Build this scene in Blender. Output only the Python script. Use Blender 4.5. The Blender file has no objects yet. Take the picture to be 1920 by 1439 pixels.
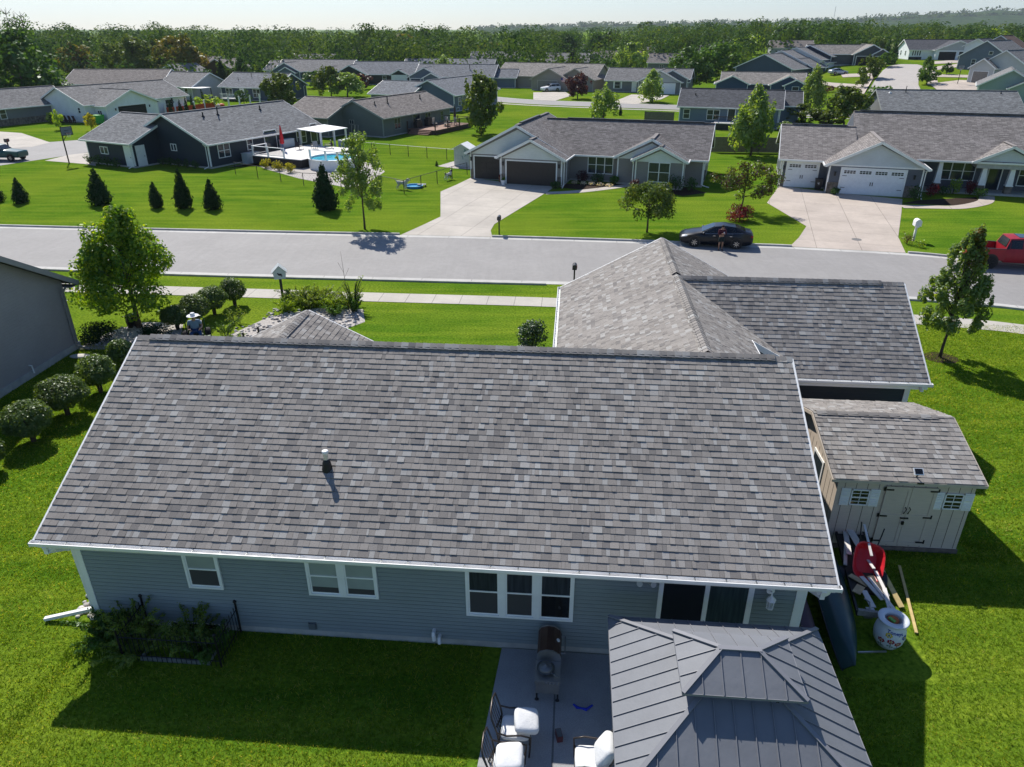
import bpy, bmesh, math, random
import numpy as np
from mathutils import Vector, Matrix
scene = bpy.context.scene
COL = scene.collection
R = math.radians

# ------------------------------------------------------------------ camera
F, V0, CAM_H = 1352.0, 53.5, 13.5
TH = math.atan((719.5 - V0) / F)
CT, ST = math.cos(TH), math.sin(TH)
cam = bpy.data.cameras.new('camera')
cam.sensor_width = 36.0
cam.lens = F / 1920.0 * 36.0
cam.clip_start, cam.clip_end = 0.2, 9000
cam_o = bpy.data.objects.new('camera', cam)
COL.objects.link(cam_o)
cam_o.location = (0, 0, CAM_H)
cam_o.rotation_euler = (math.pi / 2 - TH, 0, 0)
scene.camera = cam_o

# ------------------------------------------------------------------ light
SUN_EL, SUN_AZ = 45.5, -25.0            # azimuth from +Y towards +X
world = bpy.data.worlds.new('World')
scene.world = world
world.use_nodes = True
wn, wl = world.node_tree.nodes, world.node_tree.links
wn.clear()
sky = wn.new('ShaderNodeTexSky')
sky.sky_type = 'NISHITA'
sky.sun_disc = False
sky.sun_elevation = R(SUN_EL)
sky.sun_rotation = R(SUN_AZ)
sky.altitude = 200
sky.air_density, sky.dust_density, sky.ozone_density = 1.0, 0.35, 2.0
bg = wn.new('ShaderNodeBackground')
bg.inputs['Strength'].default_value = 0.088
wo = wn.new('ShaderNodeOutputWorld')
tint = wn.new('ShaderNodeMix'); tint.data_type = 'RGBA'; tint.blend_type = 'MULTIPLY'
tint.inputs[0].default_value = 1.0; tint.inputs[7].default_value = (.84, .935, 1.12, 1)
wl.new(sky.outputs[0], tint.inputs[6]); wl.new(tint.outputs[2], bg.inputs[0])
wl.new(bg.outputs[0], wo.inputs[0])
sun = bpy.data.lights.new('sun', 'SUN')
sun.energy, sun.angle, sun.color = 5.0, R(0.5), (1.0, 0.95, 0.87)
sun_o = bpy.data.objects.new('sun', sun)
COL.objects.link(sun_o)
sd = Vector((math.sin(R(SUN_AZ)) * math.cos(R(SUN_EL)), math.cos(R(SUN_AZ)) * math.cos(R(SUN_EL)), math.sin(R(SUN_EL))))
sun_o.rotation_euler = sd.to_track_quat('Z', 'Y').to_euler()
sun_o.location = (0, 0, 60)
vs = scene.view_settings
vs.view_transform, vs.look, vs.exposure, vs.gamma = 'Standard', 'None', 0.32, 1.0
vs.use_curve_mapping = False
scene.cycles.max_bounces = 8
scene.cycles.transparent_max_bounces = 8

# ------------------------------------------------------------------ terrain and photo-to-ground
def smooth(a, b, x):
    t = min(1.0, max(0.0, (x - a) / (b - a)))
    return t * t * (3 - 2 * t)
def gz(x, y):
    return 5.2 * smooth(150, 250, x * .5 + y * .87) * smooth(35, 105, x)
def G(u, v, z=None):
    """world point seen at a photo position, on the terrain (z None) or at height z"""
    a, b = (u - 960) / F, (719.5 - v) / F
    dy, dz = CT + b * ST, -ST + b * CT
    if z is not None:
        t = (z - CAM_H) / dz
        return Vector((a * t, dy * t, z))
    zz = 0.0
    for _ in range(40):
        t = (zz - CAM_H) / dz
        zz = .5 * zz + .5 * gz(a * t, dy * t)
    t = (zz - CAM_H) / dz
    return Vector((a * t, dy * t, zz))
def top_z(p, v):
    """height above which a thing at ground point p ends at photo row v"""
    b = (719.5 - v) / F
    return CAM_H + p.y / (CT + b * ST) * (-ST + b * CT)
def px_m(p):
    f = p.y * CT - (p.z - CAM_H) * ST
    return F / f
YAW = R(-4.8)
def W(s, p, z=0):
    """world point from the subject house's own axes"""
    return Vector((s * math.cos(YAW) - p * math.sin(YAW), s * math.sin(YAW) + p * math.cos(YAW), z))

# ------------------------------------------------------------------ mesh builder
class MB:
    def __init__(self):
        self.v, self.f, self.m, self.uv = [], [], [], []
    def add(self, vs_, fs, mi=0, uvs=None):
        o = len(self.v)
        self.v += [tuple(x) for x in vs_]
        for i, f in enumerate(fs):
            self.f.append([o + k for k in f]); self.m.append(mi)
            self.uv.append(uvs[i] if uvs else None)
        return self
    def box(self, c, s, rz=0, mi=0, M=None):
        x, y, z = s[0] / 2, s[1] / 2, s[2] / 2
        P = [Vector((a * x, b * y, d * z)) for d in (-1, 1) for a, b in ((-1, -1), (1, -1), (1, 1), (-1, 1))]
        rot = M if M is not None else Matrix.Rotation(rz, 3, 'Z')
        P = [rot @ p + Vector(c) for p in P]
        return self.add(P, [(3, 2, 1, 0), (4, 5, 6, 7), (0, 1, 5, 4), (1, 2, 6, 5), (2, 3, 7, 6), (3, 0, 4, 7)], mi)
    def pb(self, x0, x1, y0, y1, z0, z1, mi=0):
        return self.box(((x0 + x1) / 2, (y0 + y1) / 2, (z0 + z1) / 2), (abs(x1 - x0), abs(y1 - y0), abs(z1 - z0)), 0, mi)
    def beam(self, a, b, w, h, mi=0, up=(0, 0, 1)):
        a, b = Vector(a), Vector(b)
        d = b - a
        if d.length < 1e-6: return self
        x = d.normalized()
        y = Vector(up).cross(x)
        if y.length < 1e-4: y = Vector((0, 1, 0)).cross(x)
        y.normalize(); z = x.cross(y)
        return self.box((a + b) / 2, (d.length, w, h), 0, mi, Matrix((x, y, z)).transposed())
    def tube(self, pts, rad, n=6, mi=0, cap=True):
        pts = [Vector(p) for p in pts]
        rr = rad if isinstance(rad, (list, tuple)) else [rad] * len(pts)
        V, Fc = [], []
        ref = Vector((.31, .17, .93)).normalized()
        for i, p in enumerate(pts):
            d = (pts[min(i + 1, len(pts) - 1)] - pts[max(i - 1, 0)]).normalized()
            u = d.cross(ref)
            if u.length < 1e-3: u = d.cross(Vector((1, 0, 0)))
            u.normalize(); w = d.cross(u)
            for k in range(n):
                a = 2 * math.pi * k / n
                V.append(p + (u * math.cos(a) + w * math.sin(a)) * rr[i])
        for i in range(len(pts) - 1):
            for k in range(n):
                k2 = (k + 1) % n
                Fc.append((i * n + k, i * n + k2, (i + 1) * n + k2, (i + 1) * n + k))
        if cap:
            Fc.append(tuple(range(n - 1, -1, -1)))
            Fc.append(tuple((len(pts) - 1) * n + k for k in range(n)))
        return self.add(V, Fc, mi)
    def lathe(self, prof, n=20, c=(0, 0, 0), mi=0, M=None):
        V, Fc = [], []
        for r, z in prof:
            for k in range(n):
                a = 2 * math.pi * k / n
                p = Vector((r * math.cos(a), r * math.sin(a), z))
                V.append((M @ p if M is not None else p) + Vector(c))
        for i in range(len(prof) - 1):
            for k in range(n):
                k2 = (k + 1) % n
                Fc.append((i * n + k, i * n + k2, (i + 1) * n + k2, (i + 1) * n + k))
        Fc.append(tuple(range(n - 1, -1, -1)))
        Fc.append(tuple((len(prof) - 1) * n + k for k in range(n)))
        return self.add(V, Fc, mi)
    def ell(self, c, r, nu=12, nv=8, mi=0, M=None):
        prof = []
        V, Fc = [], []
        for i in range(1, nv):
            t = math.pi * i / nv
            for k in range(nu):
                a = 2 * math.pi * k / nu
                p = Vector((r[0] * math.sin(t) * math.cos(a), r[1] * math.sin(t) * math.sin(a), -r[2] * math.cos(t)))
                V.append((M @ p if M is not None else p) + Vector(c))
        for s_ in (-1, 1):
            p = Vector((0, 0, s_ * r[2])); V.append((M @ p if M is not None else p) + Vector(c))
        for i in range(nv - 2):
            for k in range(nu):
                k2 = (k + 1) % nu
                Fc.append((i * nu + k, i * nu + k2, (i + 1) * nu + k2, (i + 1) * nu + k))
        b, t = len(V) - 2, len(V) - 1
        for k in range(nu):
            k2 = (k + 1) % nu
            Fc.append((b, k2, k)); Fc.append((t, (nv - 2) * nu + k, (nv - 2) * nu + k2))
        return self.add(V, Fc, mi)
    def prism(self, poly, z0, z1, mi=0):
        """plan polygon (counter-clockwise xy) extruded from z0 to z1"""
        n = len(poly)
        V = [(p[0], p[1], z0) for p in poly] + [(p[0], p[1], z1) for p in poly]
        return self.add(V, [tuple(range(n - 1, -1, -1)), tuple(range(n, 2 * n))] + [(k, (k + 1) % n, n + (k + 1) % n, n + k) for k in range(n)], mi)
    def slab(self, poly, th, mi=0, e=None, down=(0, 0, -1)):
        """a sloping plate: top face poly (counter-clockwise from above), thickness th; uv in metres along e and up the slope"""
        n = len(poly); P = [Vector(p) for p in poly]; D = Vector(down) * th
        nn = (P[1] - P[0]).cross(P[2] - P[0])
        for k in range(2, n - 1): nn += (P[k] - P[0]).cross(P[k + 1] - P[0])
        nn.normalize()
        ed = Vector(e).normalized() if e is not None else (P[1] - P[0]).normalized()
        vd = nn.cross(ed)
        uv = [(p.dot(ed), p.dot(vd)) for p in P]
        V = P + [p + D for p in P]
        fs = [tuple(range(n)), tuple(range(2 * n - 1, n - 1, -1))] + [(k, n + k, n + (k + 1) % n, (k + 1) % n) for k in range(n)]
        return self.add(V, fs, mi, [uv] + [None] * (n + 1))
    def extr(self, poly, d, mi=0):
        """any planar 3-D polygon extruded by vector d"""
        n = len(poly); P = [Vector(p) for p in poly]; D = Vector(d)
        return self.add(P + [p + D for p in P], [tuple(range(n - 1, -1, -1)), tuple(range(n, 2 * n))] + [(k, (k + 1) % n, n + (k + 1) % n, n + k) for k in range(n)], mi)
    def mesh(self, name, mats, smooth_=False):
        me = bpy.data.meshes.new(name)
        me.from_pydata(self.v, [], self.f)
        for m in (mats if isinstance(mats, (list, tuple)) else [mats]): me.materials.append(m)
        me.polygons.foreach_set('material_index', self.m)
        if any(u is not None for u in self.uv):
            l = me.uv_layers.new(name='uv')
            k = 0
            for p, u in zip(me.polygons, self.uv):
                if u is not None:
                    for li, q in zip(p.loop_indices, u): l.data[li].uv = q
                else:
                    for li in p.loop_indices:
                        co = me.vertices[me.loops[li].vertex_index].co; l.data[li].uv = (co.x, co.z)
        if smooth_: me.polygons.foreach_set('use_smooth', [True] * len(me.polygons))
        me.validate(); me.update()
        return me
    def obj(self, name, mats, parent=None, loc=(0, 0, 0), rz=0, smooth_=False):
        return link(name, self.mesh(name, mats, smooth_), parent, loc, rz)

def link(name, me, parent=None, loc=(0, 0, 0), rz=0):
    o = bpy.data.objects.new(name, me)
    COL.objects.link(o)
    o.location = loc; o.rotation_euler = (0, 0, rz)
    if parent is not None: o.parent = parent
    return o
def tag(o, label, cat, group=None):
    o['label'] = label; o['category'] = cat
    if group: o['group'] = group
    return o
def thing(name, label, cat, loc=(0, 0, 0), rz=0, group=None):
    return tag(link(name, None, None, loc, rz), label, cat, group)
def struct(o, kind='structure'):
    o['kind'] = kind
    return o
def fast_mesh(name, V, Q, mats, mi=None):
    """quads or triangles from numpy arrays"""
    me = bpy.data.meshes.new(name)
    k = Q.shape[1]
    me.vertices.add(len(V)); me.vertices.foreach_set('co', np.ascontiguousarray(V, dtype=np.float32).ravel())
    me.loops.add(Q.size); me.loops.foreach_set('vertex_index', np.ascontiguousarray(Q, dtype=np.int32).ravel())
    me.polygons.add(len(Q))
    me.polygons.foreach_set('loop_start', np.arange(0, Q.size, k, dtype=np.int32))
    try: me.polygons.foreach_set('loop_total', np.full(len(Q), k, dtype=np.int32))
    except Exception: pass
    for m in (mats if isinstance(mats, (list, tuple)) else [mats]): me.materials.append(m)
    if mi is not None: me.polygons.foreach_set('material_index', np.ascontiguousarray(mi, dtype=np.int32))
    me.update(calc_edges=True)
    return me

# ------------------------------------------------------------------ materials
_mats = {}
def new_mat(name):
    m = bpy.data.materials.new(name); m.use_nodes = True
    nt = m.node_tree; nt.nodes.clear()
    out = nt.nodes.new('ShaderNodeOutputMaterial')
    return m, nt, out
def N(nt, t, **kw):
    n = nt.nodes.new(t)
    for k, v in kw.items(): setattr(n, k, v)
    return n
def principled(nt, out, rough=.6, spec=.4, metal=0):
    p = N(nt, 'ShaderNodeBsdfPrincipled')
    p.inputs['Roughness'].default_value = rough
    p.inputs['Specular IOR Level'].default_value = spec
    p.inputs['Metallic'].default_value = metal
    nt.links.new(p.outputs[0], out.inputs[0])
    return p
def noise(nt, scale, vec=None, detail=3, rough=.55):
    n = N(nt, 'ShaderNodeTexNoise'); n.inputs['Scale'].default_value = scale
    n.inputs['Detail'].default_value = detail; n.inputs['Roughness'].default_value = rough
    if vec is not None: nt.links.new(vec, n.inputs['Vector'])
    return n
def ramp(nt, fac, stops):
    r = N(nt, 'ShaderNodeValToRGB')
    e = r.color_ramp.elements
    while len(e) < len(stops): e.new(.5)
    for q, (p, c) in zip(e, stops):
        q.position = p; q.color = tuple(c) + (1,) if len(c) == 3 else c
    nt.links.new(fac, r.inputs[0])
    return r
def mix(nt, a, b, fac, mode='MIX'):
    m = N(nt, 'ShaderNodeMix', data_type='RGBA', blend_type=mode)
    for s_, x in ((6, a), (7, b)):
        if isinstance(x, (tuple, list)): m.inputs[s_].default_value = tuple(x[:3]) + (1,)
        else: nt.links.new(x, m.inputs[s_])
    if isinstance(fac, (int, float)): m.inputs[0].default_value = fac
    else: nt.links.new(fac, m.inputs[0])
    return m.outputs[2]
def bump(nt, p, h, strength, dist):
    b = N(nt, 'ShaderNodeBump'); b.inputs['Strength'].default_value = strength; b.inputs['Distance'].default_value = dist
    nt.links.new(h, b.inputs['Height']); nt.links.new(b.outputs[0], p.inputs['Normal'])
def sc(c, k): return tuple(min(1, x * k) for x in c)
def mat(name, col, rough=.6, var=.12, scale=4, spec=.4, metal=0, bmp=0, bscale=60):
    """plain surface with uneven colour, fine grain and an optional bump"""
    if name in _mats: return _mats[name]
    m, nt, out = new_mat(name)
    p = principled(nt, out, rough, spec, metal)
    tc = N(nt, 'ShaderNodeTexCoord')
    n1 = noise(nt, scale, tc.outputs['Object'], 4)
    r = ramp(nt, n1.outputs[0], [(.3, sc(col, 1 - var)), (.7, sc(col, 1 + var))])
    nt.links.new(r.outputs[0], p.inputs['Base Color'])
    if bmp:
        n2 = noise(nt, bscale, tc.outputs['Object'], 3); bump(nt, p, n2.outputs[0], bmp, .02)
    _mats[name] = m
    return m
def siding(name, col, lap=.115, rough=.55):
    if name in _mats: return _mats[name]
    m, nt, out = new_mat(name)
    p = principled(nt, out, rough, .35)
    tc = N(nt, 'ShaderNodeTexCoord')
    n1 = noise(nt, .8, tc.outputs['Object'], 4)
    mp = N(nt, 'ShaderNodeMapping'); mp.inputs['Scale'].default_value = (1, 1, 14)
    nt.links.new(tc.outputs['Object'], mp.inputs[0])
    n2 = noise(nt, 3, mp.outputs[0], 2)
    a = N(nt, 'ShaderNodeMath', operation='ADD'); nt.links.new(n1.outputs[0], a.inputs[0]); nt.links.new(n2.outputs[0], a.inputs[1])
    h = N(nt, 'ShaderNodeMath', operation='MULTIPLY'); nt.links.new(a.outputs[0], h.inputs[0]); h.inputs[1].default_value = .5
    r = ramp(nt, h.outputs[0], [(.3, sc(col, .88)), (.7, sc(col, 1.1))])
    nt.links.new(r.outputs[0], p.inputs['Base Color'])
    sep = N(nt, 'ShaderNodeSeparateXYZ'); nt.links.new(tc.outputs['Object'], sep.inputs[0])
    d = N(nt, 'ShaderNodeMath', operation='DIVIDE'); nt.links.new(sep.outputs[2], d.inputs[0]); d.inputs[1].default_value = lap
    fr = N(nt, 'ShaderNodeMath', operation='FRACT'); nt.links.new(d.outputs[0], fr.inputs[0])
    iv = N(nt, 'ShaderNodeMath', operation='SUBTRACT'); iv.inputs[0].default_value = 1; nt.links.new(fr.outputs[0], iv.inputs[1])
    bump(nt, p, iv.outputs[0], .7, .016)
    _mats[name] = m
    return m
def far_roof(name, col, row=.16):
    """shingle courses from the uv, in metres"""
    if name in _mats: return _mats[name]
    m, nt, out = new_mat(name)
    p = principled(nt, out, .9, .15)
    uv = N(nt, 'ShaderNodeUVMap')
    b = N(nt, 'ShaderNodeTexBrick'); nt.links.new(uv.outputs[0], b.inputs['Vector'])
    b.offset, b.offset_frequency, b.squash = .37, 3, 1
    b.inputs['Scale'].default_value = 1
    b.inputs['Brick Width'].default_value = .42; b.inputs['Row Height'].default_value = row
    b.inputs['Mortar Size'].default_value = .012; b.inputs['Mortar Smooth'].default_value = .2
    b.inputs['Color1'].default_value = sc(col, .72) + (1,); b.inputs['Color2'].default_value = sc(col, 1.32) + (1,)
    b.inputs['Mortar'].default_value = sc(col, .45) + (1,)
    n1 = noise(nt, .9, uv.outputs[0], 4)
    r = ramp(nt, n1.outputs[0], [(.3, (.9, .9, .9)), (.7, (1.08, 1.08, 1.08))])
    mp = N(nt, 'ShaderNodeMapping'); mp.inputs['Scale'].default_value = (2.2, 5.5, 1)
    nt.links.new(uv.outputs[0], mp.inputs[0])
    n2 = noise(nt, 1.3, mp.outputs[0], 3)
    r2 = ramp(nt, n2.outputs[0], [(.3, (.8, .8, .8)), (.72, (1.16, 1.16, 1.16))])
    c1 = mix(nt, b.outputs[0], r.outputs[0], 1, 'MULTIPLY')
    c2 = mix(nt, c1, r2.outputs[0], 1, 'MULTIPLY')
    nt.links.new(c2, p.inputs['Base Color'])
    _mats[name] = m
    return m
def leaf_mat(name, cols, trans=.45, gloss=.1, ns=1.1, nw=(.55, .5, -.03)):
    """backlit foliage: every leaf (mesh island) takes a colour of its own"""
    if name in _mats: return _mats[name]
    m, nt, out = new_mat(name)
    g = N(nt, 'ShaderNodeNewGeometry'); oi = N(nt, 'ShaderNodeObjectInfo')
    tc = N(nt, 'ShaderNodeTexCoord')
    n1 = noise(nt, ns, tc.outputs['Object'], 2)
    a = N(nt, 'ShaderNodeMath', operation='MULTIPLY_ADD'); nt.links.new(g.outputs['Random Per Island'], a.inputs[0]); a.inputs[1].default_value = nw[0]
    b = N(nt, 'ShaderNodeMath', operation='MULTIPLY_ADD'); nt.links.new(n1.outputs[0], b.inputs[0]); b.inputs[1].default_value = nw[1]; b.inputs[2].default_value = nw[2]
    nt.links.new(b.outputs[0], a.inputs[2])
    st = [(i / max(1, len(cols) - 1), c) for i, c in enumerate(cols)]
    r = ramp(nt, a.outputs[0], st)
    hs = N(nt, 'ShaderNodeHueSaturation')
    v = N(nt, 'ShaderNodeMapRange'); nt.links.new(oi.outputs['Random'], v.inputs[0]); v.inputs[3].default_value = .85; v.inputs[4].default_value = 1.15
    nt.links.new(v.outputs[0], hs.inputs['Value']); nt.links.new(r.outputs[0], hs.inputs['Color'])
    d = N(nt, 'ShaderNodeBsdfDiffuse'); t = N(nt, 'ShaderNodeBsdfTranslucent'); gl = N(nt, 'ShaderNodeBsdfGlossy')
    gl.inputs['Roughness'].default_value = .42
    gl.inputs['Color'].default_value = (.8, .85, .8, 1)
    warm = mix(nt, hs.outputs[0], (2.3, 2.0, .55), 1, 'MULTIPLY')
    nt.links.new(hs.outputs[0], d.inputs[0]); nt.links.new(warm, t.inputs[0])
    m1 = N(nt, 'ShaderNodeMixShader'); m1.inputs[0].default_value = trans
    nt.links.new(d.outputs[0], m1.inputs[1]); nt.links.new(t.outputs[0], m1.inputs[2])
    m2 = N(nt, 'ShaderNodeMixShader'); m2.inputs[0].default_value = gloss * .28
    nt.links.new(m1.outputs[0], m2.inputs[1]); nt.links.new(gl.outputs[0], m2.inputs[2])
    nt.links.new(m2.outputs[0], out.inputs[0])
    _mats[name] = m
    return m
def lawn_mat():
    m, nt, out = new_mat('lawn')
    p = principled(nt, out, .95, .0)
    tc = N(nt, 'ShaderNodeTexCoord'); o = tc.outputs['Object']
    big = noise(nt, .07, o, 4); mid = noise(nt, .6, o, 5, .65); fine = noise(nt, 9, o, 4, .7)
    mp = N(nt, 'ShaderNodeMapping'); mp.inputs['Rotation'].default_value = (0, 0, R(12)); mp.inputs['Scale'].default_value = (.25, 2.2, 1)
    nt.links.new(o, mp.inputs[0]); stripe = noise(nt, .5, mp.outputs[0], 2)
    a = mix(nt, (.060, .135, .010), (.095, .185, .014), ramp(nt, mid.outputs[0], [(.3, (0, 0, 0)), (.7, (1, 1, 1))]).outputs[0])
    b = mix(nt, a, (.175, .235, .022), ramp(nt, big.outputs[0], [(.44, (0, 0, 0)), (.68, (.85, .85, .85))]).outputs[0])
    c = mix(nt, b, (.17, .24, .022), ramp(nt, stripe.outputs[0], [(.42, (0, 0, 0)), (.7, (.75, .75, .75))]).outputs[0])
    d = mix(nt, c, ramp(nt, fine.outputs[0], [(.28, (.35, .42, .3)), (.5, (.95, .95, .95)), (.72, (1.65, 1.5, 1.4))]).outputs[0], 1, 'MULTIPLY')
    nt.links.new(d, p.inputs['Base Color'])
    bump(nt, p, fine.outputs[0], .6, .05)
    return m
def ground_mat(name, col, grain=40, var=.25, rough=.9, grid=None, rot=0, big=.15, mortar=.55):
    """asphalt or concrete; grid=(w,h) cuts control joints"""
    m, nt, out = new_mat(name)
    p = principled(nt, out, rough, .3)
    tc = N(nt, 'ShaderNodeTexCoord'); o = tc.outputs['Object']
    n1 = noise(nt, grain, o, 3, .7); n2 = noise(nt, .35, o, 5, .6); n3 = noise(nt, 2.5, o, 4)
    a = ramp(nt, n1.outputs[0], [(.25, sc(col, 1 - var)), (.75, sc(col, 1 + var))]).outputs[0]
    b = mix(nt, a, ramp(nt, n2.outputs[0], [(.3, (1 - big,) * 3), (.7, (1 + big * .6,) * 3)]).outputs[0], 1, 'MULTIPLY')
    c = mix(nt, b, ramp(nt, n3.outputs[0], [(.3, (.95,) * 3), (.7, (1.05,) * 3)]).outputs[0], 1, 'MULTIPLY')
    if grid:
        mp = N(nt, 'ShaderNodeMapping'); mp.inputs['Rotation'].default_value = (0, 0, rot); nt.links.new(o, mp.inputs[0])
        br = N(nt, 'ShaderNodeTexBrick'); br.offset = 0; nt.links.new(mp.outputs[0], br.inputs['Vector'])
        br.inputs['Scale'].default_value = 1; br.inputs['Brick Width'].default_value = grid[0]; br.inputs['Row Height'].default_value = grid[1]
        br.inputs['Mortar Size'].default_value = .022; br.inputs['Color1'].default_value = (1, 1, 1, 1); br.inputs['Color2'].default_value = (.95, .95, .96, 1)
        br.inputs['Mortar'].default_value = (mortar,) * 3 + (1,)
        c = mix(nt, c, br.outputs[0], 1, 'MULTIPLY')
    else:
        mp = N(nt, 'ShaderNodeMapping'); mp.inputs['Rotation'].default_value = (0, 0, R(-85)); mp.inputs['Scale'].default_value = (3, .12, 1)
        nt.links.new(o, mp.inputs[0]); n4 = noise(nt, 1, mp.outputs[0], 3)
        c = mix(nt, c, ramp(nt, n4.outputs[0], [(.3, (.965,) * 3), (.7, (1.025,) * 3)]).outputs[0], 1, 'MULTIPLY')
    nt.links.new(c, p.inputs['Base Color'])
    bump(nt, p, n1.outputs[0], .25, .01)
    return m
def tab_mat(name, stops):
    """laminated shingles: each tab is an island with its own tone, plus granules"""
    m, nt, out = new_mat(name)
    p = principled(nt, out, .9, .12)
    g = N(nt, 'ShaderNodeNewGeometry'); tc = N(nt, 'ShaderNodeTexCoord')
    r = ramp(nt, g.outputs['Random Per Island'], stops)
    r.color_ramp.interpolation = 'LINEAR'
    n1 = noise(nt, 55, tc.outputs['Object'], 3, .8)
    c = mix(nt, r.outputs[0], ramp(nt, n1.outputs[0], [(.25, (.72,) * 3), (.75, (1.3,) * 3)]).outputs[0], 1, 'MULTIPLY')
    n2 = noise(nt, .5, tc.outputs['Object'], 3)
    c = mix(nt, c, ramp(nt, n2.outputs[0], [(.3, (.93, .92, .92)), (.7, (1.05, 1.05, 1.06))]).outputs[0], 1, 'MULTIPLY')
    nt.links.new(c, p.inputs['Base Color'])
    bump(nt, p, n1.outputs[0], .35, .01)
    return m
def glass_mat(name, col=(.03, .04, .05), rough=.08):
    if name in _mats: return _mats[name]
    m, nt, out = new_mat(name)
    p = principled(nt, out, rough, .6)
    tc = N(nt, 'ShaderNodeTexCoord')
    mp = N(nt, 'ShaderNodeMapping'); mp.inputs['Scale'].default_value = (9, 9, .6); nt.links.new(tc.outputs['Object'], mp.inputs[0])
    n1 = noise(nt, 2, mp.outputs[0], 2)
    nt.links.new(ramp(nt, n1.outputs[0], [(.3, sc(col, .7)), (.7, sc(col, 1.4))]).outputs[0], p.inputs['Base Color'])
    _mats[name] = m
    return m
WHITE = mat('white_trim', (.84, .84, .82), .45, .05, 3)
VINYL = mat('white_vinyl', (.84, .85, .85), .5, .06, 2)
BLACK = mat('black_metal', (.012, .012, .013), .45, .2)
DARK = mat('dark_plastic', (.02, .02, .022), .5, .2)
GLASS = glass_mat('window_glass')
BARK = mat('bark', (.085, .065, .05), .9, .3, 12, .2, 0, .8, 30)
CONC = mat('concrete_footing', (.42, .42, .40), .9, .15, 3, .2, 0, .3)
STONE = mat('stone_veneer', (.17, .145, .12), .85, .55, 3.2, .2, 0, .8, 8)
# ------------------------------------------------------------------ shingles laid tab by tab
def clip(poly, a, b, c, keep_ge=True):
    """keep the part of a 2-D polygon where a*x+b*y >= c"""
    out = []
    n = len(poly)
    for i in range(n):
        p, q = poly[i], poly[(i + 1) % n]
        dp, dq = a * p[0] + b * p[1] - c, a * q[0] + b * q[1] - c
        if dp >= 0: out.append(p)
        if (dp >= 0) != (dq >= 0):
            t = dp / (dp - dq)
            out.append((p[0] + t * (q[0] - p[0]), p[1] + t * (q[1] - p[1])))
    return out
def shingle(mb, poly, e, ex=.178, seed=1, mi=0, wmin=.09, wmax=.25):
    rng = random.Random(seed)
    P = [Vector(p) for p in poly]
    nn = Vector((0, 0, 0))
    for k in range(1, len(P) - 1): nn += (P[k] - P[0]).cross(P[k + 1] - P[0])
    nn.normalize()
    if nn.z < 0: nn = -nn; P.reverse()
    e = Vector(e).normalized(); vd = nn.cross(e)
    if vd.z < 0: e = -e; vd = nn.cross(e)
    o = P[0]
    Q = [((p - o).dot(e), (p - o).dot(vd)) for p in P]
    ar = sum(Q[i][0] * Q[(i + 1) % len(Q)][1] - Q[(i + 1) % len(Q)][0] * Q[i][1] for i in range(len(Q)))
    if ar < 0: Q.reverse()
    v0, v1 = min(q[1] for q in Q), max(q[1] for q in Q)
    planes = []
    for i in range(len(Q)):
        p, q = Q[i], Q[(i + 1) % len(Q)]
        dx, dy = q[0] - p[0], q[1] - p[1]
        L = math.hypot(dx, dy)
        if L < 1e-6: continue
        a, b = -dy / L, dx / L
        planes.append((a, b, a * p[0] + b * p[1]))
    row = 0
    v = v0
    while v < v1 - .01:
        band = clip(clip(Q, 0, 1, v), 0, -1, -(v + ex))
        if len(band) >= 3:
            u0, u1 = min(q[0] for q in band), max(q[0] for q in band)
            u = u0 - rng.random() * .3
            while u < u1:
                w = rng.uniform(wmin, wmax) if rng.random() > .12 else rng.uniform(.05, .12)
                t = rng.choice((.009, .011, .013, .016, .019, .022))
                tab = [(u, v), (u + w - .004, v), (u + w - .004, v + ex + .004), (u, v + ex + .004)]
                for a, b, c in planes: 
                    tab = clip(tab, a, b, c)
                    if len(tab) < 3: break
                if len(tab) >= 3:
                    T = [o + e * q[0] + vd * q[1] + nn * (.002 + t * max(0, 1 - (q[1] - v) / ex)) for q in tab]
                    n = len(T)
                    fs = [tuple(range(n))]
                    base = [o + e * q[0] + vd * q[1] for q in tab]
                    for i in range(n):
                        if abs(tab[i][1] - v) < 1e-5 and abs(tab[(i + 1) % n][1] - v) < 1e-5:
                            fs.append((i, n + i, n + (i + 1) % n, (i + 1) % n))
                    mb.add(T + base, fs, mi)
                u += w
        v += ex; row += 1
def ridge_cap(mb, a, b, side, m1, m2, w=.17, lift=.05, step=.19, mi=0, vent=None, vmi=1):
    """bent cap shingles along a ridge a-b; side = horizontal unit vector to one slope; m1, m2 the falls of the two slopes"""
    a, b, side = Vector(a), Vector(b), Vector(side)
    d = (b - a); L = d.length; d.normalize()
    up = Vector((0, 0, 1))
    k = 0; s_ = 0
    while s_ < L - .01:
        s2 = min(L, s_ + step)
        V, Fc = [], []
        for q, h in ((s_, lift + .012), (s2 + .01, lift)):
            c = a + d * min(q, L)
            for x, z in ((-w, -w * m2), (-w * .45, -w * .45 * m2 + .008), (0, .012), (w * .45, -w * .45 * m1 + .008), (w, -w * m1)):
                V.append(c + side * x + up * (z + h))
        for i in range(4): Fc.append((i, i + 1, 6 + i, 5 + i))
        n0 = len(V)
        for i in range(5): V.append(V[i] - up * .014)
        for i in range(4): Fc.append((i, n0 + i, n0 + i + 1, i + 1))
        mb.add(V, Fc, mi)
        s_ = s2; k += 1
    if vent:
        for x, m in ((1, m1), (-1, m2)):
            c0, c1 = a + side * x * (w - .05), b + side * x * (w - .05)
            mb.beam(c0 + up * (-(w - .05) * m + lift * .5), c1 + up * (-(w - .05) * m + lift * .5), .02, lift + .02, vmi)

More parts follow.
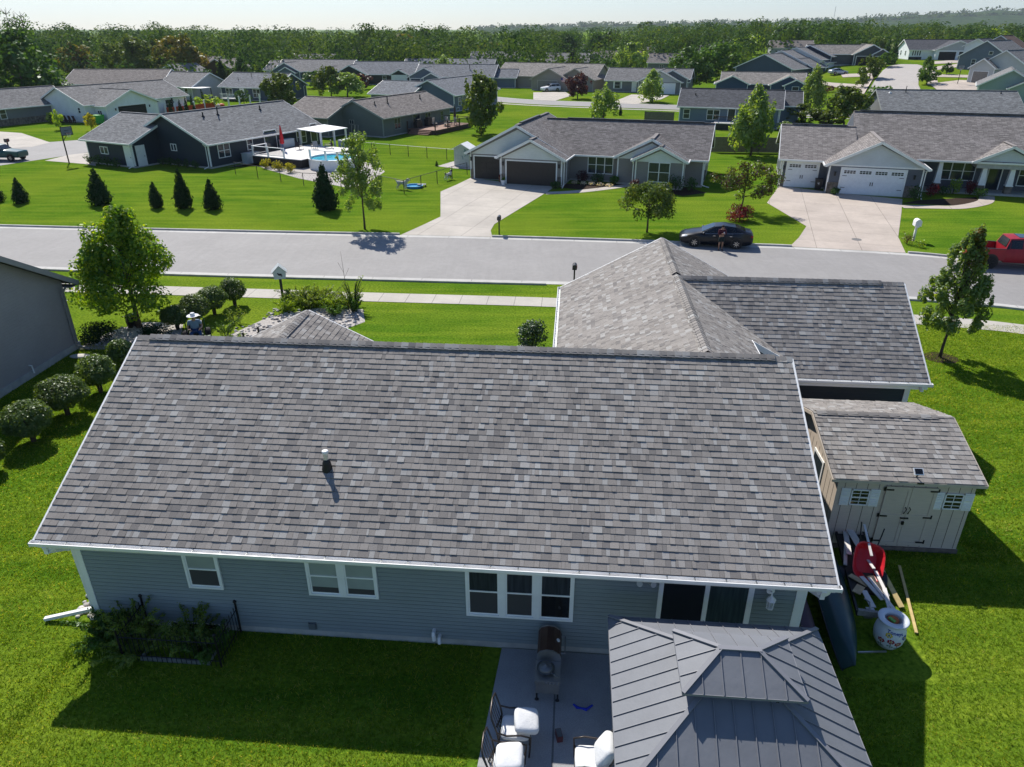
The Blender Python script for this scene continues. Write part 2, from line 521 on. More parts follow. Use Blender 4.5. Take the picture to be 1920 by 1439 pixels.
# ------------------------------------------------------------------ houses
class House:
    def __init__(s, name, label, O, yaw, wall, roof, trim=WHITE, cat='house', group=None, zb=None):
        z = gz(O[0], O[1]) if zb is None else zb
        s.t = thing(name, label, cat, (O[0], O[1], z), R(yaw), group)
        s.wm, s.rm, s.tm = wall, roof, trim
        s.wall, s.roof, s.trim, s.found = MB(), MB(), MB(), MB()
        s.gab = {}
    def W(s, x, y, z=0):
        return s.t.matrix_basis @ Vector((x, y, z))
    def block(s, x0, x1, y0, y1, ev=2.6, m=.45, axis='x', oh=.4, rk=.35, z0=0, th=.16, gut=True, ends=(1, 1), skip=(), near=0, ex=.178):
        """walls with a gable roof; the ridge runs along axis; m = rise per run; ends = rakes with trim"""
        A = (x0, x1, y0, y1)
        if axis == 'x':
            f = lambda a, b, z: Vector((a, b, z))
            a0, a1, b0, b1 = x0, x1, y0, y1
        else:
            f = lambda a, b, z: Vector((b, a, z))
            a0, a1, b0, b1 = y0, y1, x0, x1
        bm_ = (b0 + b1) / 2; half = (b1 - b0) / 2; zr = ev + m * half
        poly = [(b0, z0), (b1, z0), (b1, ev), (bm_, zr), (b0, ev)]
        n = len(poly)
        V = [f(a0, b, z) for b, z in poly] + [f(a1, b, z) for b, z in poly]
        s.wall.add(V, [tuple(range(n)), tuple(range(n, 2 * n))[::-1]] + [((k + 1) % n, k, n + k, n + (k + 1) % n) for k in (1, 4)] )
        s.found.pb(x0 - .02, x1 + .02, y0 - .02, y1 + .02, z0 - .3, z0 + .16)
        zo = ev - m * oh + th
        ra0, ra1 = a0 - (rk if ends[0] else -.01), a1 + (rk if ends[1] else -.01)
        for sg, b in ((-1, b0), (1, b1)):
            be = b + sg * oh
            pts = [f(ra0, be, zo), f(ra1, be, zo), f(ra1, bm_, zr + th), f(ra0, bm_, zr + th)]
            if (pts[1] - pts[0]).cross(pts[2] - pts[0]).z < 0: pts.reverse()
            s.roof.slab(pts, th, 0, f(1, 0, 0))
            if near: shingle(s.roof, pts, f(1, 0, 0), ex, near * 7 + sg, 1)
            if gut and sg not in skip:
                c = be + sg * .06
                s.trim.beam(f(ra0 - .02, c, zo - .09), f(ra1 + .02, c, zo - .09), .11, .14)
            for k, aa in ((0, ra0), (1, ra1)):
                if ends[k]:
                    o_ = aa + (-.025 if k == 0 else .025)
                    s.trim.beam(f(o_, be, zo - .10), f(o_, bm_, zr + th - .10), .045, .22)
            # soffit
            s.trim.beam(f(ra0, b + sg * oh / 2, zo - th - .03), f(ra1, b + sg * oh / 2, zo - th - .03), oh, .02)
        # ridge cap
        s.roof.beam(f(ra0 + .02, bm_, zr + th + .012), f(ra1 - .02, bm_, zr + th + .012), .34, .03, 0)
        # corner boards
        for x in (x0, x1):
            for y in (y0, y1):
                sx, sy = (-1 if x == x0 else 1), (-1 if y == y0 else 1)
                s.trim.box((x - sx * .045, y + sy * .012, (z0 + .2 + ev) / 2), (.11, .03, ev - z0 - .2))
                s.trim.box((x + sx * .012, y - sy * .045, (z0 + .2 + ev) / 2), (.03, .11, ev - z0 - .2))
        return zr + th
    def face(s, px, py, ang):
        return (px, py, R(ang))
    def fp(s, face, u, z, d=0):
        x, y, a = face
        return Vector((x + u * math.cos(a) + d * math.sin(a), y + u * math.sin(a) - d * math.cos(a), z))
    def fbox(s, mb, face, u0, u1, z0, z1, d0, d1, mi=0):
        c = s.fp(face, (u0 + u1) / 2, (z0 + z1) / 2, (d0 + d1) / 2)
        return mb.box(c, (abs(u1 - u0), abs(d1 - d0), abs(z1 - z0)), face[2], mi)
    def gable_panel(s, name, face, u0, u1, z0, m, material, d=.03, zlow=None):
        """a gable cladding of its own material standing proud of the wall"""
        mb = MB(); um = (u0 + u1) / 2
        zl = z0 if zlow is None else zlow
        poly = [(u0, zl), (u1, zl)] + ([(u1, z0)] if zl < z0 else []) + [(um, z0 + m * (u1 - u0) / 2)] + ([(u0, z0)] if zl < z0 else [])
        mb.extr([s.fp(face, u, z, d) for u, z in poly], s.fp(face, 0, 0, -.02) - s.fp(face, 0, 0, d * .9))
        return mb.obj(name, material, s.t)
    def window(s, face, u, z, w, h, cols=1, rows=2, glass=None, frame=None, c=.07, name='window', label=None):
        fr, pn = MB(), MB()
        s.fbox(fr, face, u, u + w, z, z + c, .002, .06); s.fbox(fr, face, u, u + w, z + h - c, z + h, .002, .06)
        s.fbox(fr, face, u, u + c, z + c, z + h - c, .002, .06); s.fbox(fr, face, u + w - c, u + w, z + c, z + h - c, .002, .06)
        for k in range(1, cols):
            x = u + w * k / cols; s.fbox(fr, face, x - c * .6, x + c * .6, z + c, z + h - c, .002, .058)
        for k in range(1, rows):
            y = z + h * k / rows; s.fbox(fr, face, u + c, u + w - c, y - c * .35, y + c * .35, .002, .05)
        s.fbox(pn, face, u + c * .8, u + w - c * .8, z + c * .8, z + h - c * .8, .004, .022)
        o = fr.obj(name, frame or s.tm, s.t)
        if label: o['label'] = label
        pn.obj('pane', glass or GLASS, o)
        return o
    def door(s, face, u, w=.95, h=2.05, z=.15, material=None, glass=False, name='door'):
        fr, dr, kn = MB(), MB(), MB()
        s.fbox(fr, face, u - .1, u, z, z + h + .1, .002, .05); s.fbox(fr, face, u + w, u + w + .1, z, z + h + .1, .002, .05); s.fbox(fr, face, u, u + w, z + h, z + h + .1, .002, .05)
        s.fbox(dr, face, u, u + w, z, z + h, .004, .035)
        for a, b in ((.12, .45), (.55, .92)): s.fbox(dr, face, u + .14, u + w - .14, z + h * a, z + h * b, .035, .05)
        s.fbox(kn, face, u + w - .14, u + w - .08, z + .95, z + 1.03, .05, .1)
        o = fr.obj(name, s.tm, s.t)
        d = dr.obj('door_panel', GLASS if glass else (material or WHITE), o)
        kn.obj('handle', BLACK, o)
        return o
    def garage(s, face, u, w, h=2.15, material=None, panels=4, wins=0, z=.04, hardware=False, name='garage_door'):
        fr, dr = MB(), MB()
        s.fbox(fr, face, u - .12, u, z, z + h + .12, .002, .06); s.fbox(fr, face, u + w, u + w + .12, z, z + h + .12, .002, .06); s.fbox(fr, face, u, u + w, z + h, z + h + .12, .002, .06)
        for k in range(panels):
            z0 = z + h * k / panels
            s.fbox(dr, face, u + .002, u + w - .002, z0 + .012, z0 + h / panels - .012, .003, .03)
            nn = max(2, round(w / .62))
            for i in range(nn):
                a = u + w * i / nn
                if not (wins and k == panels - 1): s.fbox(dr, face, a + .06, a + w / nn - .06, z0 + .09, z0 + h / panels - .09, .03, .04)
        s.fbox(dr, face, u, u + w, z, z + h, .001, .012)
        o = fr.obj('garage_door_frame', s.tm, s.t)
        d = dr.obj(name, material or WHITE, s.t)
        if wins:
            g = MB(); cw = w / wins
            for i in range(wins):
                a = u + cw * i + cw * .12; b = u + cw * (i + 1) - cw * .12
                z0 = z + h * (panels - 1) / panels + .13; z1 = z + h - .13
                nx = 4
                for q in range(nx):
                    for r_ in range(2):
                        s.fbox(g, face, a + (b - a) * q / nx + .02, a + (b - a) * (q + 1) / nx - .02, z0 + (z1 - z0) * r_ / 2 + .015, z0 + (z1 - z0) * (r_ + 1) / 2 - .015, .03, .036)
            g.obj('pane', GLASS, d)
        if hardware:
            k = MB()
            for zz in (.25, .72):
                s.fbox(k, face, u + .08, u + .45, z + h * zz - .02, z + h * zz + .02, .03, .05); s.fbox(k, face, u + w - .45, u + w - .08, z + h * zz - .02, z + h * zz + .02, .03, .05)
            s.fbox(k, face, u + w / 2 - .12, u + w / 2 - .06, z + .8, z + 1.1, .03, .07); s.fbox(k, face, u + w / 2 + .06, u + w / 2 + .12, z + .8, z + 1.1, .03, .07)
            k.obj('hinge', BLACK, d)
        return d
    def pipe(s, x, y, z, h=.6, r=.05, m=None):
        mb = MB(); mb.tube([(x, y, z - .1), (x, y, z + h)], r, 8)
        mb.lathe([(r * 2.6, z - .02), (r * 1.4, z + .12), (r * 1.05, z + .13)], 10, (x, y, 0))
        return mb.obj('vent_pipe', m or BLACK, s.t)
    def lamp(s, face, u, z, m=None):
        mb = MB()
        s.fbox(mb, face, u - .06, u + .06, z, z + .3, .03, .16); s.fbox(mb, face, u - .09, u + .09, z + .3, z + .34, .01, .2)
        return mb.obj('wall_lamp', m or BLACK, s.t)
    def spout(s, face, u, ev, m=None):
        mb = MB()
        p = s.fp
        mb.beam(p(face, u, ev - .05, .36), p(face, u, ev - .35, .07), .08, .08); mb.beam(p(face, u, ev - .33, .07), p(face, u, .2, .07), .07, .07, 0, (1, 0, 0)); mb.beam(p(face, u, .22, .07), p(face, u, .06, .7), .08, .07)
        return mb.obj('downspout', m or s.tm, s.t)
    def finish(s, near=None):
        s.found.obj('foundation', CONC, s.t)
        s.wall.obj('wall', s.wm, s.t)
        s.roof.obj('roof', [s.rm, near] if near else s.rm, s.t)
        s.trim.obj('trim', s.tm, s.t)
        return s

# ------------------------------------------------------------------ foliage
def leaf_quads(C, RAD, n, size, rng, up=.35, asp=.62, inner=.45, jit=.42):
    """n rhombic leaves spread through the shells of ellipsoid clumps C with radii RAD"""
    C, RAD = np.asarray(C, float), np.asarray(RAD, float)
    w = (RAD[:, 0] * RAD[:, 1] * RAD[:, 2]) ** .67; w /= w.sum()
    idx = rng.choice(len(C), n, p=w)
    d = rng.normal(size=(n, 3)); d /= np.linalg.norm(d, axis=1)[:, None]
    rr = inner + (1.06 - inner) * rng.random(n) ** .6
    P = C[idx] + d * rr[:, None] * RAD[idx]
    nn = d * .8 + rng.normal(size=(n, 3)) * jit + np.array([0, 0, up]); nn /= np.linalg.norm(nn, axis=1)[:, None]
    t = np.cross(nn, rng.normal(size=(n, 3))); t /= np.linalg.norm(t, axis=1)[:, None] + 1e-9
    b = np.cross(nn, t)
    L = size * (.6 + .8 * rng.random(n)); 
    t *= (L * .5)[:, None]; b *= (L * .5 * asp)[:, None]
    V = np.empty((n, 4, 3)); V[:, 0] = P - t; V[:, 1] = P + b - t * .1; V[:, 2] = P + t; V[:, 3] = P - b - t * .1
    return V.reshape(-1, 3), np.arange(4 * n).reshape(-1, 4)
PROF = {
    'oval': lambda t: max(.05, math.sin(math.pi * (t * .82 + .16)) ** .7) * (1.05 - .2 * t),
    'maple': lambda t: max(.10, min(1, .72 + t * 1.6) * (1 - t) ** .62 * 1.1),
    'round': lambda t: max(.05, math.sqrt(max(0, 1 - (2 * t - 1) ** 2))),
    'cone': lambda t: max(.02, min(1, t * 5 + .45) * (1 - t) ** .85),
    'upright': lambda t: max(.10, min(1, .62 + t * 1.5) * (1 - t) ** .6 * 1.08),
    'weep': lambda t: max(.1, min(1, .8 + t) * (1 - t ** 3) ** .6),
    'column': lambda t: max(.05, min(1, .6 + t * 2) * (1 - t ** 2.2)),
}
def clumps(kind, K, z0, z1, rad, rng, cr=.32, zs=1.0):
    """clump centres and radii filling a crown of the given profile"""
    C, Q = [], []
    pf = PROF[kind]
    if kind in ('cone', 'column', 'weep'):
        for k in range(K * 2):
            t = ((k + rng.random()) / (K * 2)) ** (1.35 if kind == 'cone' else 1.0); a = k * 2.4 + rng.random() * .6
            pr_ = pf(t); r = rad * pr_ * (.42 + .26 * rng.random()); c = rad * (.10 + .40 * pr_) * (.8 + .4 * rng.random())
            C.append((r * math.cos(a), r * math.sin(a), z0 + (z1 - z0) * t)); Q.append((c, c, c * .75 * zs))
        C.append((0, 0, z0 + (z1 - z0) * .45)); Q.append((rad * .5, rad * .5, (z1 - z0) * .42))
        C.append((0, 0, z1 - rad * .12)); Q.append((rad * .07, rad * .07, rad * .32))
        return np.array(C), np.array(Q)
    for k in range(K):
        t = rng.random() ** .9
        a = rng.random() * 2 * math.pi
        r = rad * pf(t) * (.35 + .66 * rng.random() ** .5) * (.85 + .3 * rng.random())
        c = rad * cr * (.6 + .8 * rng.random()) * (.5 + .5 * pf(t))
        C.append((r * math.cos(a), r * math.sin(a), z0 + (z1 - z0) * t)); Q.append((c, c, c * zs))
    if kind in ('upright', 'maple', 'oval'):
        for k in range(K // 3):
            t = .25 + .72 * rng.random(); a = rng.random() * 6.28; r = rad * pf(t) * (.8 + .3 * rng.random()); c = rad * .085 * (.7 + .7 * rng.random())
            C.append((r * math.cos(a), r * math.sin(a), z0 + (z1 - z0) * t + c * 2)); Q.append((c, c, c * 2.6))
    C.append((0, 0, z0 + (z1 - z0) * .5)); Q.append((rad * .3, rad * .3, (z1 - z0) * .38))
    C.append((0, 0, z1 - rad * .2)); Q.append((rad * .16, rad * .16, rad * .3 * zs))
    return np.array(C), np.array(Q)
def crown_mesh(name, kind, K, n, size, seed, material, z0=.2, z1=1., rad=.5, cr=.32, zs=1., up=.35, inner=.45, asp=.62):
    rng = np.random.default_rng(seed)
    C, Q = clumps(kind, K, z0, z1, rad, rng, cr, zs)
    V, Fq = leaf_quads(C, Q, n, size, rng, up, asp, inner)
    return fast_mesh(name, V, Fq, material), C
def trunk_mesh(name, h0, h1, r, seed, targets=(), lean=.0, n=7, material=None):
    rng = random.Random(seed)
    mb = MB()
    pts = [(0, 0, -.1), (rng.uniform(-1, 1) * r * .4, rng.uniform(-1, 1) * r * .4, h0 * .5), (lean * .5, rng.uniform(-1, 1) * r, h0), (lean, 0, h1)]
    mb.tube(pts, [r * 1.25, r, r * .85, r * .22], n)
    for c in targets:
        c = Vector(c); z = min(h1 * .8, max(h0 * .8, c.z * .62))
        f = (z - h0) / max(.01, h1 - h0)
        st = Vector((lean * max(0, f), 0, z))
        mid = st.lerp(c, .5) + Vector((0, 0, -.06 * (c - st).length))
        mb.tube([st, mid, c], [r * .42, r * .28, r * .1], 5)
    return mb.mesh(name, material or BARK, True)

LEAF = {
    'green': leaf_mat('leaf_green', [(.034, .092, .014), (.064, .140, .020), (.110, .205, .032)], .3),
    'dark': leaf_mat('leaf_dark', [(0.021, 0.060, 0.015), (0.039, 0.093, 0.022), (0.068, 0.135, 0.030)], .35),
    'olive': leaf_mat('leaf_olive', [(.045, .095, .015), (.09, .14, .021), (.19, .20, .03)], .3, .1, .5, (.45, 1.1, -.3)),
    'red': leaf_mat('leaf_red', [(.055, .095, .018), (.13, .14, .024), (.30, .14, .03)], .3, .1, .6, (.35, 1.5, -.4)),
    'lime': leaf_mat('leaf_lime', [(0.096, 0.192, 0.019), (0.184, 0.288, 0.032), (0.320, 0.400, 0.048)], .5),
    'pale': leaf_mat('leaf_pale', [(0.072, 0.144, 0.038), (0.144, 0.232, 0.058), (0.256, 0.328, 0.096)], .5, .14),
    'conifer': leaf_mat('leaf_conifer', [(.010, .030, .012), (.018, .045, .016), (.030, .062, .022)], .12, .04),
    'plum': leaf_mat('leaf_plum', [(0.025, 0.011, 0.017), (0.063, 0.021, 0.031), (0.112, 0.042, 0.049)], .3),
    'crimson': leaf_mat('leaf_crimson', [(.06, .008, .012), (.14, .014, .025), (.24, .03, .05)], .35),
    'maple': leaf_mat('leaf_maple', [(.024, .085, .008), (.060, .150, .010), (.180, .270, .016), (.42, .45, .03)], .48, .10),
    'yew': leaf_mat('leaf_yew', [(0.018, 0.044, 0.016), (0.036, 0.075, 0.023), (0.072, 0.117, 0.039)], .25, .2),
    'topiary': leaf_mat('leaf_topiary', [(0.037, 0.079, 0.015), (0.079, 0.137, 0.025), (0.168, 0.221, 0.058)], .4, .14),
    'weed': leaf_mat('leaf_weed', [(.085, .165, .024), (.16, .245, .045), (.30, .33, .08)], .45),
    'gold': leaf_mat('leaf_gold', [(.13, .16, .015), (.24, .24, .02), (.34, .3, .03)], .45),
    'wood': leaf_mat('leaf_wood', [(.014, .045, .018), (.034, .080, .024), (.070, .125, .030), (.13, .17, .035)], .25, .02, .075, (.35, 1.7, -.52)),
}
# shared crowns for trees far from the camera: unit height, unit crown radius .5
PROTO = {}
def proto(kind, leaf, var, n, size, K=26, cr=.3, zs=1., z0=.16):
    key = (kind, leaf, var, n)
    if key not in PROTO:
        me, C = crown_mesh('crown', kind, K, n, size, 100 + var * 13 + sum(map(ord, kind + leaf)) % 97, LEAF[leaf], z0, .97, .5, cr, zs)
        tm = trunk_mesh('trunk', z0 * 1.1, .8, .022, var, [tuple(c) for c in C[:5]])
        PROTO[key] = (me, tm)
    return PROTO[key]
def plant_tree(name, label, kind, leaf, base, H, wid, var=0, n=2600, size=.085, K=26, cr=.3, zs=1., z0=.16, cat='tree', group=None, rz=None, d=None):
    t = thing(name, label, cat, base, rz if rz is not None else (base[0] * 1.7 + base[1]) % 6.28, group)
    cm, tm = proto(kind, leaf, var, n, size, K, cr, zs, z0)
    for nm, me in (('trunk', tm), ('crown', cm)):
        o = link(nm, me, t); o.scale = (wid, wid * (.9 + .2 * random.Random(int(abs(base[0]) * 10)).random()), H)
    return t
def tree_px(name, label, kind, leaf, u, vb, vt, wpx, **k):
    p = G(u, vb)
    H = top_z(p, vt) - p.z
    wid = wpx / px_m(p + Vector((0, 0, H * .6))) * (1.0 if kind in ('cone', 'column', 'weep') else 1.36)
    return plant_tree(name, label, kind, leaf, p, H, wid, **k)
# ------------------------------------------------------------------ ground, roads, paths
def axis(lo, hi, fine_lo, fine_hi, step):
    a = list(np.arange(fine_lo, fine_hi + .1, step))
    x = fine_hi; s_ = step
    while x < hi: s_ *= 1.35; x += s_; a.append(x)
    x = fine_lo; s_ = step
    while x > lo: s_ *= 1.35; x -= s_; a.insert(0, x)
    return np.array(a)
gx, gy = axis(-5200, 6000, -180, 320, 5), axis(-80, 8000, 0, 420, 5)
GV = np.array([(x, y, gz(x, y)) for y in gy for x in gx])
nx = len(gx)
GQ = np.array([(j * nx + i, j * nx + i + 1, (j + 1) * nx + i + 1, (j + 1) * nx + i) for j in range(len(gy) - 1) for i in range(nx - 1)])
LAWN = lawn_mat()
struct(link('ground', fast_mesh('ground', GV, GQ, LAWN)))

ASPH = ground_mat('asphalt', (.285, .275, .265), 60, .16, .8, big=.08)
GUTM = ground_mat('gutter_concrete', (.50, .49, .46), 40, .12, .85, (3.0, 60), R(5))
WALKM = ground_mat('sidewalk_concrete', (.47, .44, .385), 40, .12, .85, (1.5, 60), R(4.8))
DRIVEM = ground_mat('driveway_concrete', (.47, .43, .375), 40, .10, .85, (3.1, 3.4), R(17))
DRIVEB = ground_mat('driveway_concrete_warm', (.48, .415, .355), 40, .10, .85, (2.9, 3.2), R(17))
PATIOM = ground_mat('patio_concrete', (.34, .345, .35), 60, .3, .9, (2.4, 3.2), R(4.8), mortar=.45)
CURBM = mat('curb_concrete', (.46, .45, .42), .9, .15, 2, .2, 0, .3)
def drape(name, poly, z, m, th=.05):
    """a ground sheet: polygon points stand z above the terrain"""
    mb = MB(); n = len(poly)
    top = [Vector((p[0], p[1], gz(p[0], p[1]) + z)) for p in poly]
    mb.add(top, [tuple(range(n))])
    o = mb.obj(name, m); struct(o); return o
def ribbon(name, A, B, z, m, cuts=6):
    mb = MB(); k = 0
    for i in range(len(A) - 1):
        for j in range(cuts):
            t0, t1 = j / cuts, (j + 1) / cuts
            q = []
            for X, t in ((A, t0), (A, t1), (B, t1), (B, t0)):
                p = X[i].lerp(X[i + 1], t); q.append((p.x, p.y, gz(p.x, p.y) + z))
            mb.add(q, [(0, 1, 2, 3)])
    o = mb.obj(name, m); struct(o); return o
def curve_pts(pts, n=6):
    """smooth polyline through points"""
    P = [Vector((p.x, p.y, 0)) for p in pts]
    out = []
    for i in range(len(P) - 1):
        a, b, c, d = P[max(0, i - 1)], P[i], P[i + 1], P[min(len(P) - 1, i + 2)]
        for k in range(n):
            t = k / n
            out.append(.5 * ((2 * b) + (c - a) * t + (2 * a - 5 * b + 4 * c - d) * t * t + (3 * b - a - 3 * c + d) * t ** 3))
    out.append(P[-1]); return out
def shift(pts, d):
    out = []
    for i, p in enumerate(pts):
        t = (pts[min(i + 1, len(pts) - 1)] - pts[max(0, i - 1)]).normalized()
        out.append(p + Vector((-t.y, t.x, 0)) * d)
    return out
far_e = curve_pts([G(u, v) for u, v in ((-900, 400), (-350, 414), (0, 425), (480, 436), (760, 441.5), (910, 445), (1180, 453), (1274, 457), (1411, 461), (1490, 464), (1690, 475), (1790, 484), (1920, 498), (2250, 536), (2700, 590))], 4)
near_e = curve_pts([G(u, v) for u, v in ((-900, 482), (-350, 494), (0, 503), (337, 516), (680, 525), (870, 530), (1040, 534), (1180, 537.5), (1300, 542), (1480, 550), (1700, 562), (1830, 572), (1920, 581), (2250, 622), (2700, 690))], 4)
ribbon('road', far_e, near_e, .012, ASPH)
ribbon('road_gutter', far_e, shift(far_e, -.55), .017, GUTM)
ribbon('road_gutter', shift(near_e, .55), near_e, .017, GUTM)
def curb(path, gaps, h=.13, w=.16, side=1):
    """raised kerb along a path, dropping flush where driveways cross"""
    mb = MB(); run = []
    P = []
    for i in range(len(path) - 1):
        for k in range(5): P.append(path[i].lerp(path[i + 1], k / 5))
    def flush(run):
        if len(run) < 2: return
        a, b = run, shift(run, w * side)
        for i in range(len(run) - 1):
            p, q, r_, s_ = a[i], a[i + 1], b[i + 1], b[i]
            mb.add([(x.x, x.y, z) for z in (-.05, h) for x in (p, q, r_, s_)], [(0, 1, 5, 4), (4, 5, 6, 7), (2, 3, 7, 6), (0, 4, 7, 3), (1, 2, 6, 5)])
    for p in P:
        if any(a < p.x < b for a, b in gaps): flush(run); run = []
        else: run.append(p)
    flush(run)
    return struct(mb.obj('kerb', CURBM))
dx1a, dx1b = G(757, 441).x, G(921, 445).x
dx2a, dx2b = G(1484, 463).x, G(1698, 475).x
curb(far_e, [(dx1a, dx1b), (dx2a, dx2b)], .13, .16, 1)
curb(near_e, [(2.2, 8.6)], .10, .16, -1)
sw_t = curve_pts([G(u, v) for u, v in ((-900, 508), (-350, 520), (0, 529), (150, 533), (478, 542.5), (677, 549), (960, 557), (1050, 560), (1400, 573), (1700, 590), (1830, 600), (1920, 610), (2250, 652), (2700, 722))], 4)
sw_b = [p for p in shift(sw_t, -1.45)]
ribbon('sidewalk', sw_t, sw_b, .02, WALKM)
def px_poly(name, pts, z, m): return drape(name, [G(u, v) for u, v in pts], z, m)
px_poly('driveway', [(752, 441), (790, 424), (826, 407), (826, 360), (856, 347), (883, 334), (935, 341), (1044, 349), (1036, 354), (1014, 368), (927, 421), (920, 433), (923, 445)], .021, DRIVEM)
px_poly('driveway', [(1481, 463), (1498, 446), (1512, 425), (1438, 381), (1461, 349), (1535, 358), (1560, 362), (1692, 374), (1690, 400), (1684, 445), (1698, 475)], .022, DRIVEB)
drape('driveway', [W(8.0 - 6, 31.4), W(8.0, 31.4), W(8.6, 38.6), W(1.6, 38.6)], .024, DRIVEM)
def footpath(pts, w, z, m):
    p = curve_pts([G(*q) for q in pts], 5)
    return ribbon('path', shift(p, w / 2), shift(p, -w / 2), z, m, 1)
footpath([(1022, 363), (1070, 361), (1120, 356), (1165, 350), (1188, 347)], 1.1, .026, DRIVEM)
footpath([(1690, 388), (1750, 389), (1800, 389), (1845, 380), (1850, 368)], 1.2, .026, DRIVEB)
# street behind the facing houses
r2t = curve_pts([G(u, v) for u, v in ((780, 172), (900, 180), (998, 188), (1145, 193.5), (1267, 198), (1420, 205), (1535, 208), (1640, 210), (1760, 214))], 4)
r2b = curve_pts([G(u, v) for u, v in ((780, 180), (900, 189), (998, 196), (1145, 202), (1267, 206.5), (1420, 214), (1535, 219), (1640, 222), (1760, 226))], 4)
ribbon('street', r2t, r2b, .03, ASPH)
ribbon('sidewalk', shift(r2b, -1.6), shift(r2b, -2.8), .03, WALKM)
ribbon('road_gutter', r2t, shift(r2t, .5), .035, GUTM)
px_poly('driveway', [(1000, 188), (1000, 174), (1060, 173), (1072, 180), (1040, 190)], .05, DRIVEM)
px_poly('driveway', [(1144, 194), (1184, 178), (1256, 179), (1240, 187), (1192, 196)], .05, DRIVEM)
px_poly('driveway', [(725, 176), (738, 168), (790, 163), (786, 172), (760, 178)], .05, DRIVEM)
px_poly('driveway', [(1086, 137), (1100, 129), (1122, 128), (1130, 136), (1092, 146)], .06, DRIVEM)
# street that climbs to the turning circle
cd = [G(u, v) for u, v in ((1618, 188), (1640, 152), (1655, 133), (1668, 124), (1690, 121), (1720, 121.5), (1733, 125), (1728, 134), (1722, 146), (1722, 160), (1735, 188))]
def fan(name, poly, z, m, n=5):
    mb = MB(); c = sum(poly, Vector()) / len(poly)
    for i in range(len(poly)):
        a, b = poly[i], poly[(i + 1) % len(poly)]
        for k in range(n):
            f0, f1 = k / n, (k + 1) / n
            q = [c.lerp(a, f0), c.lerp(a, f1), c.lerp(b, f1), c.lerp(b, f0)]
            mb.add([(p.x, p.y, gz(p.x, p.y) + z) for p in q], [(0, 1, 2, 3)] if k else [(0, 1, 2)])
    return struct(mb.obj(name, m))
CIRC = ground_mat('turning_circle_concrete', (.42, .39, .36), 30, .1, .85, big=.06)
fan('street', cd, .06, CIRC)
for pts in (((1532, 153), (1560, 156), (1622, 160), (1618, 168), (1575, 166), (1540, 159)), ((1606, 178), (1634, 140), (1642, 140), (1618, 180)),
            ((1576, 140), (1640, 138), (1640, 144), (1580, 146)), ((1612, 128), (1650, 128), (1650, 132), (1612, 133)),
            ((1722, 132), (1745, 127), (1815, 118), (1815, 124), (1752, 133), (1728, 141)), ((1744, 140), (1832, 142), (1832, 147), (1746, 145)),
            ((1742, 158), (1800, 151), (1870, 155), (1880, 172), (1760, 172)), ((1738, 160), (1745, 136), (1753, 134), (1760, 162)),
            ((1752, 116), (1812, 112), (1812, 118), (1752, 121))):
    fan('driveway', [G(u, v) for u, v in pts], .09, DRIVEB, 3)
# street at the edge by the teal truck
fan('street', [G(u, v) for u, v in ((-160, 330), (-120, 285), (0, 280), (60, 275), (92, 267), (178, 261), (260, 254), (262, 274), (180, 284), (95, 297), (0, 311))], .015, ASPH, 4)
fan('driveway', [G(u, v) for u, v in ((-60, 262), (-20, 246), (40, 250), (95, 268), (60, 276), (0, 280), (-50, 284))], .022, DRIVEM, 3)
fan('driveway', [G(u, v) for u, v in ((84, 302), (130, 291), (182, 285), (180, 312), (158, 308))], .022, DRIVEM, 3)
# gravel beds by the walls and the pool
BEDM = mat('river_gravel', (.42, .39, .36), .9, .45, 14, .2, 0, 1, 25)
MULCH = mat('mulch', (.045, .03, .022), .95, .4, 12, .1, 0, 1, 40)
px_poly('gravel_bed', [(425, 314), (470, 306), (500, 318), (560, 335), (650, 352), (690, 345), (722, 322), (700, 306), (640, 300), (520, 300)], .008, BEDM)
px_poly('gravel_bed', [(820, 312), (860, 300), (884, 300), (884, 318), (850, 316)], .008, BEDM)
drape('gravel_bed', [W(s_, p) for s_, p in ((-17.0, 30.3), (-13.0, 30.0), (-10.4, 33.8), (-11.0, 35.6), (-13.5, 35.6), (-15.6, 34.0))], .008, BEDM)
drape('gravel_bed', [W(s_, p) for s_, p in ((-23.0, 29.2), (-20.4, 29.4), (-18.8, 31.0), (-19.6, 32.9), (-21.6, 32.8), (-22.6, 31.6))], .008, BEDM)
px_poly('mulch_bed', [(1046, 352), (1060, 345), (1180, 346), (1170, 352), (1110, 358)], .008, MULCH)
px_poly('mulch_bed', [(1196, 352), (1290, 352), (1325, 362), (1280, 368)], .008, MULCH)
px_poly('mulch_bed', [(1690, 382), (1722, 376), (1830, 370), (1838, 380), (1790, 386)], .008, MULCH)
drape('patio', [W(s_, p) for s_, p in ((-1.32, 12.78), (-1.62, 8.0), (-1.65, 6.0), (6.2, 6.0), (5.9, 12.78))], .03, PATIOM)
drape('mulch_bed', [W(5.0 + .75 * math.cos(a * .52) + 12, 31.6 + .65 * math.sin(a * .52)) for a in range(12)], .008, MULCH)

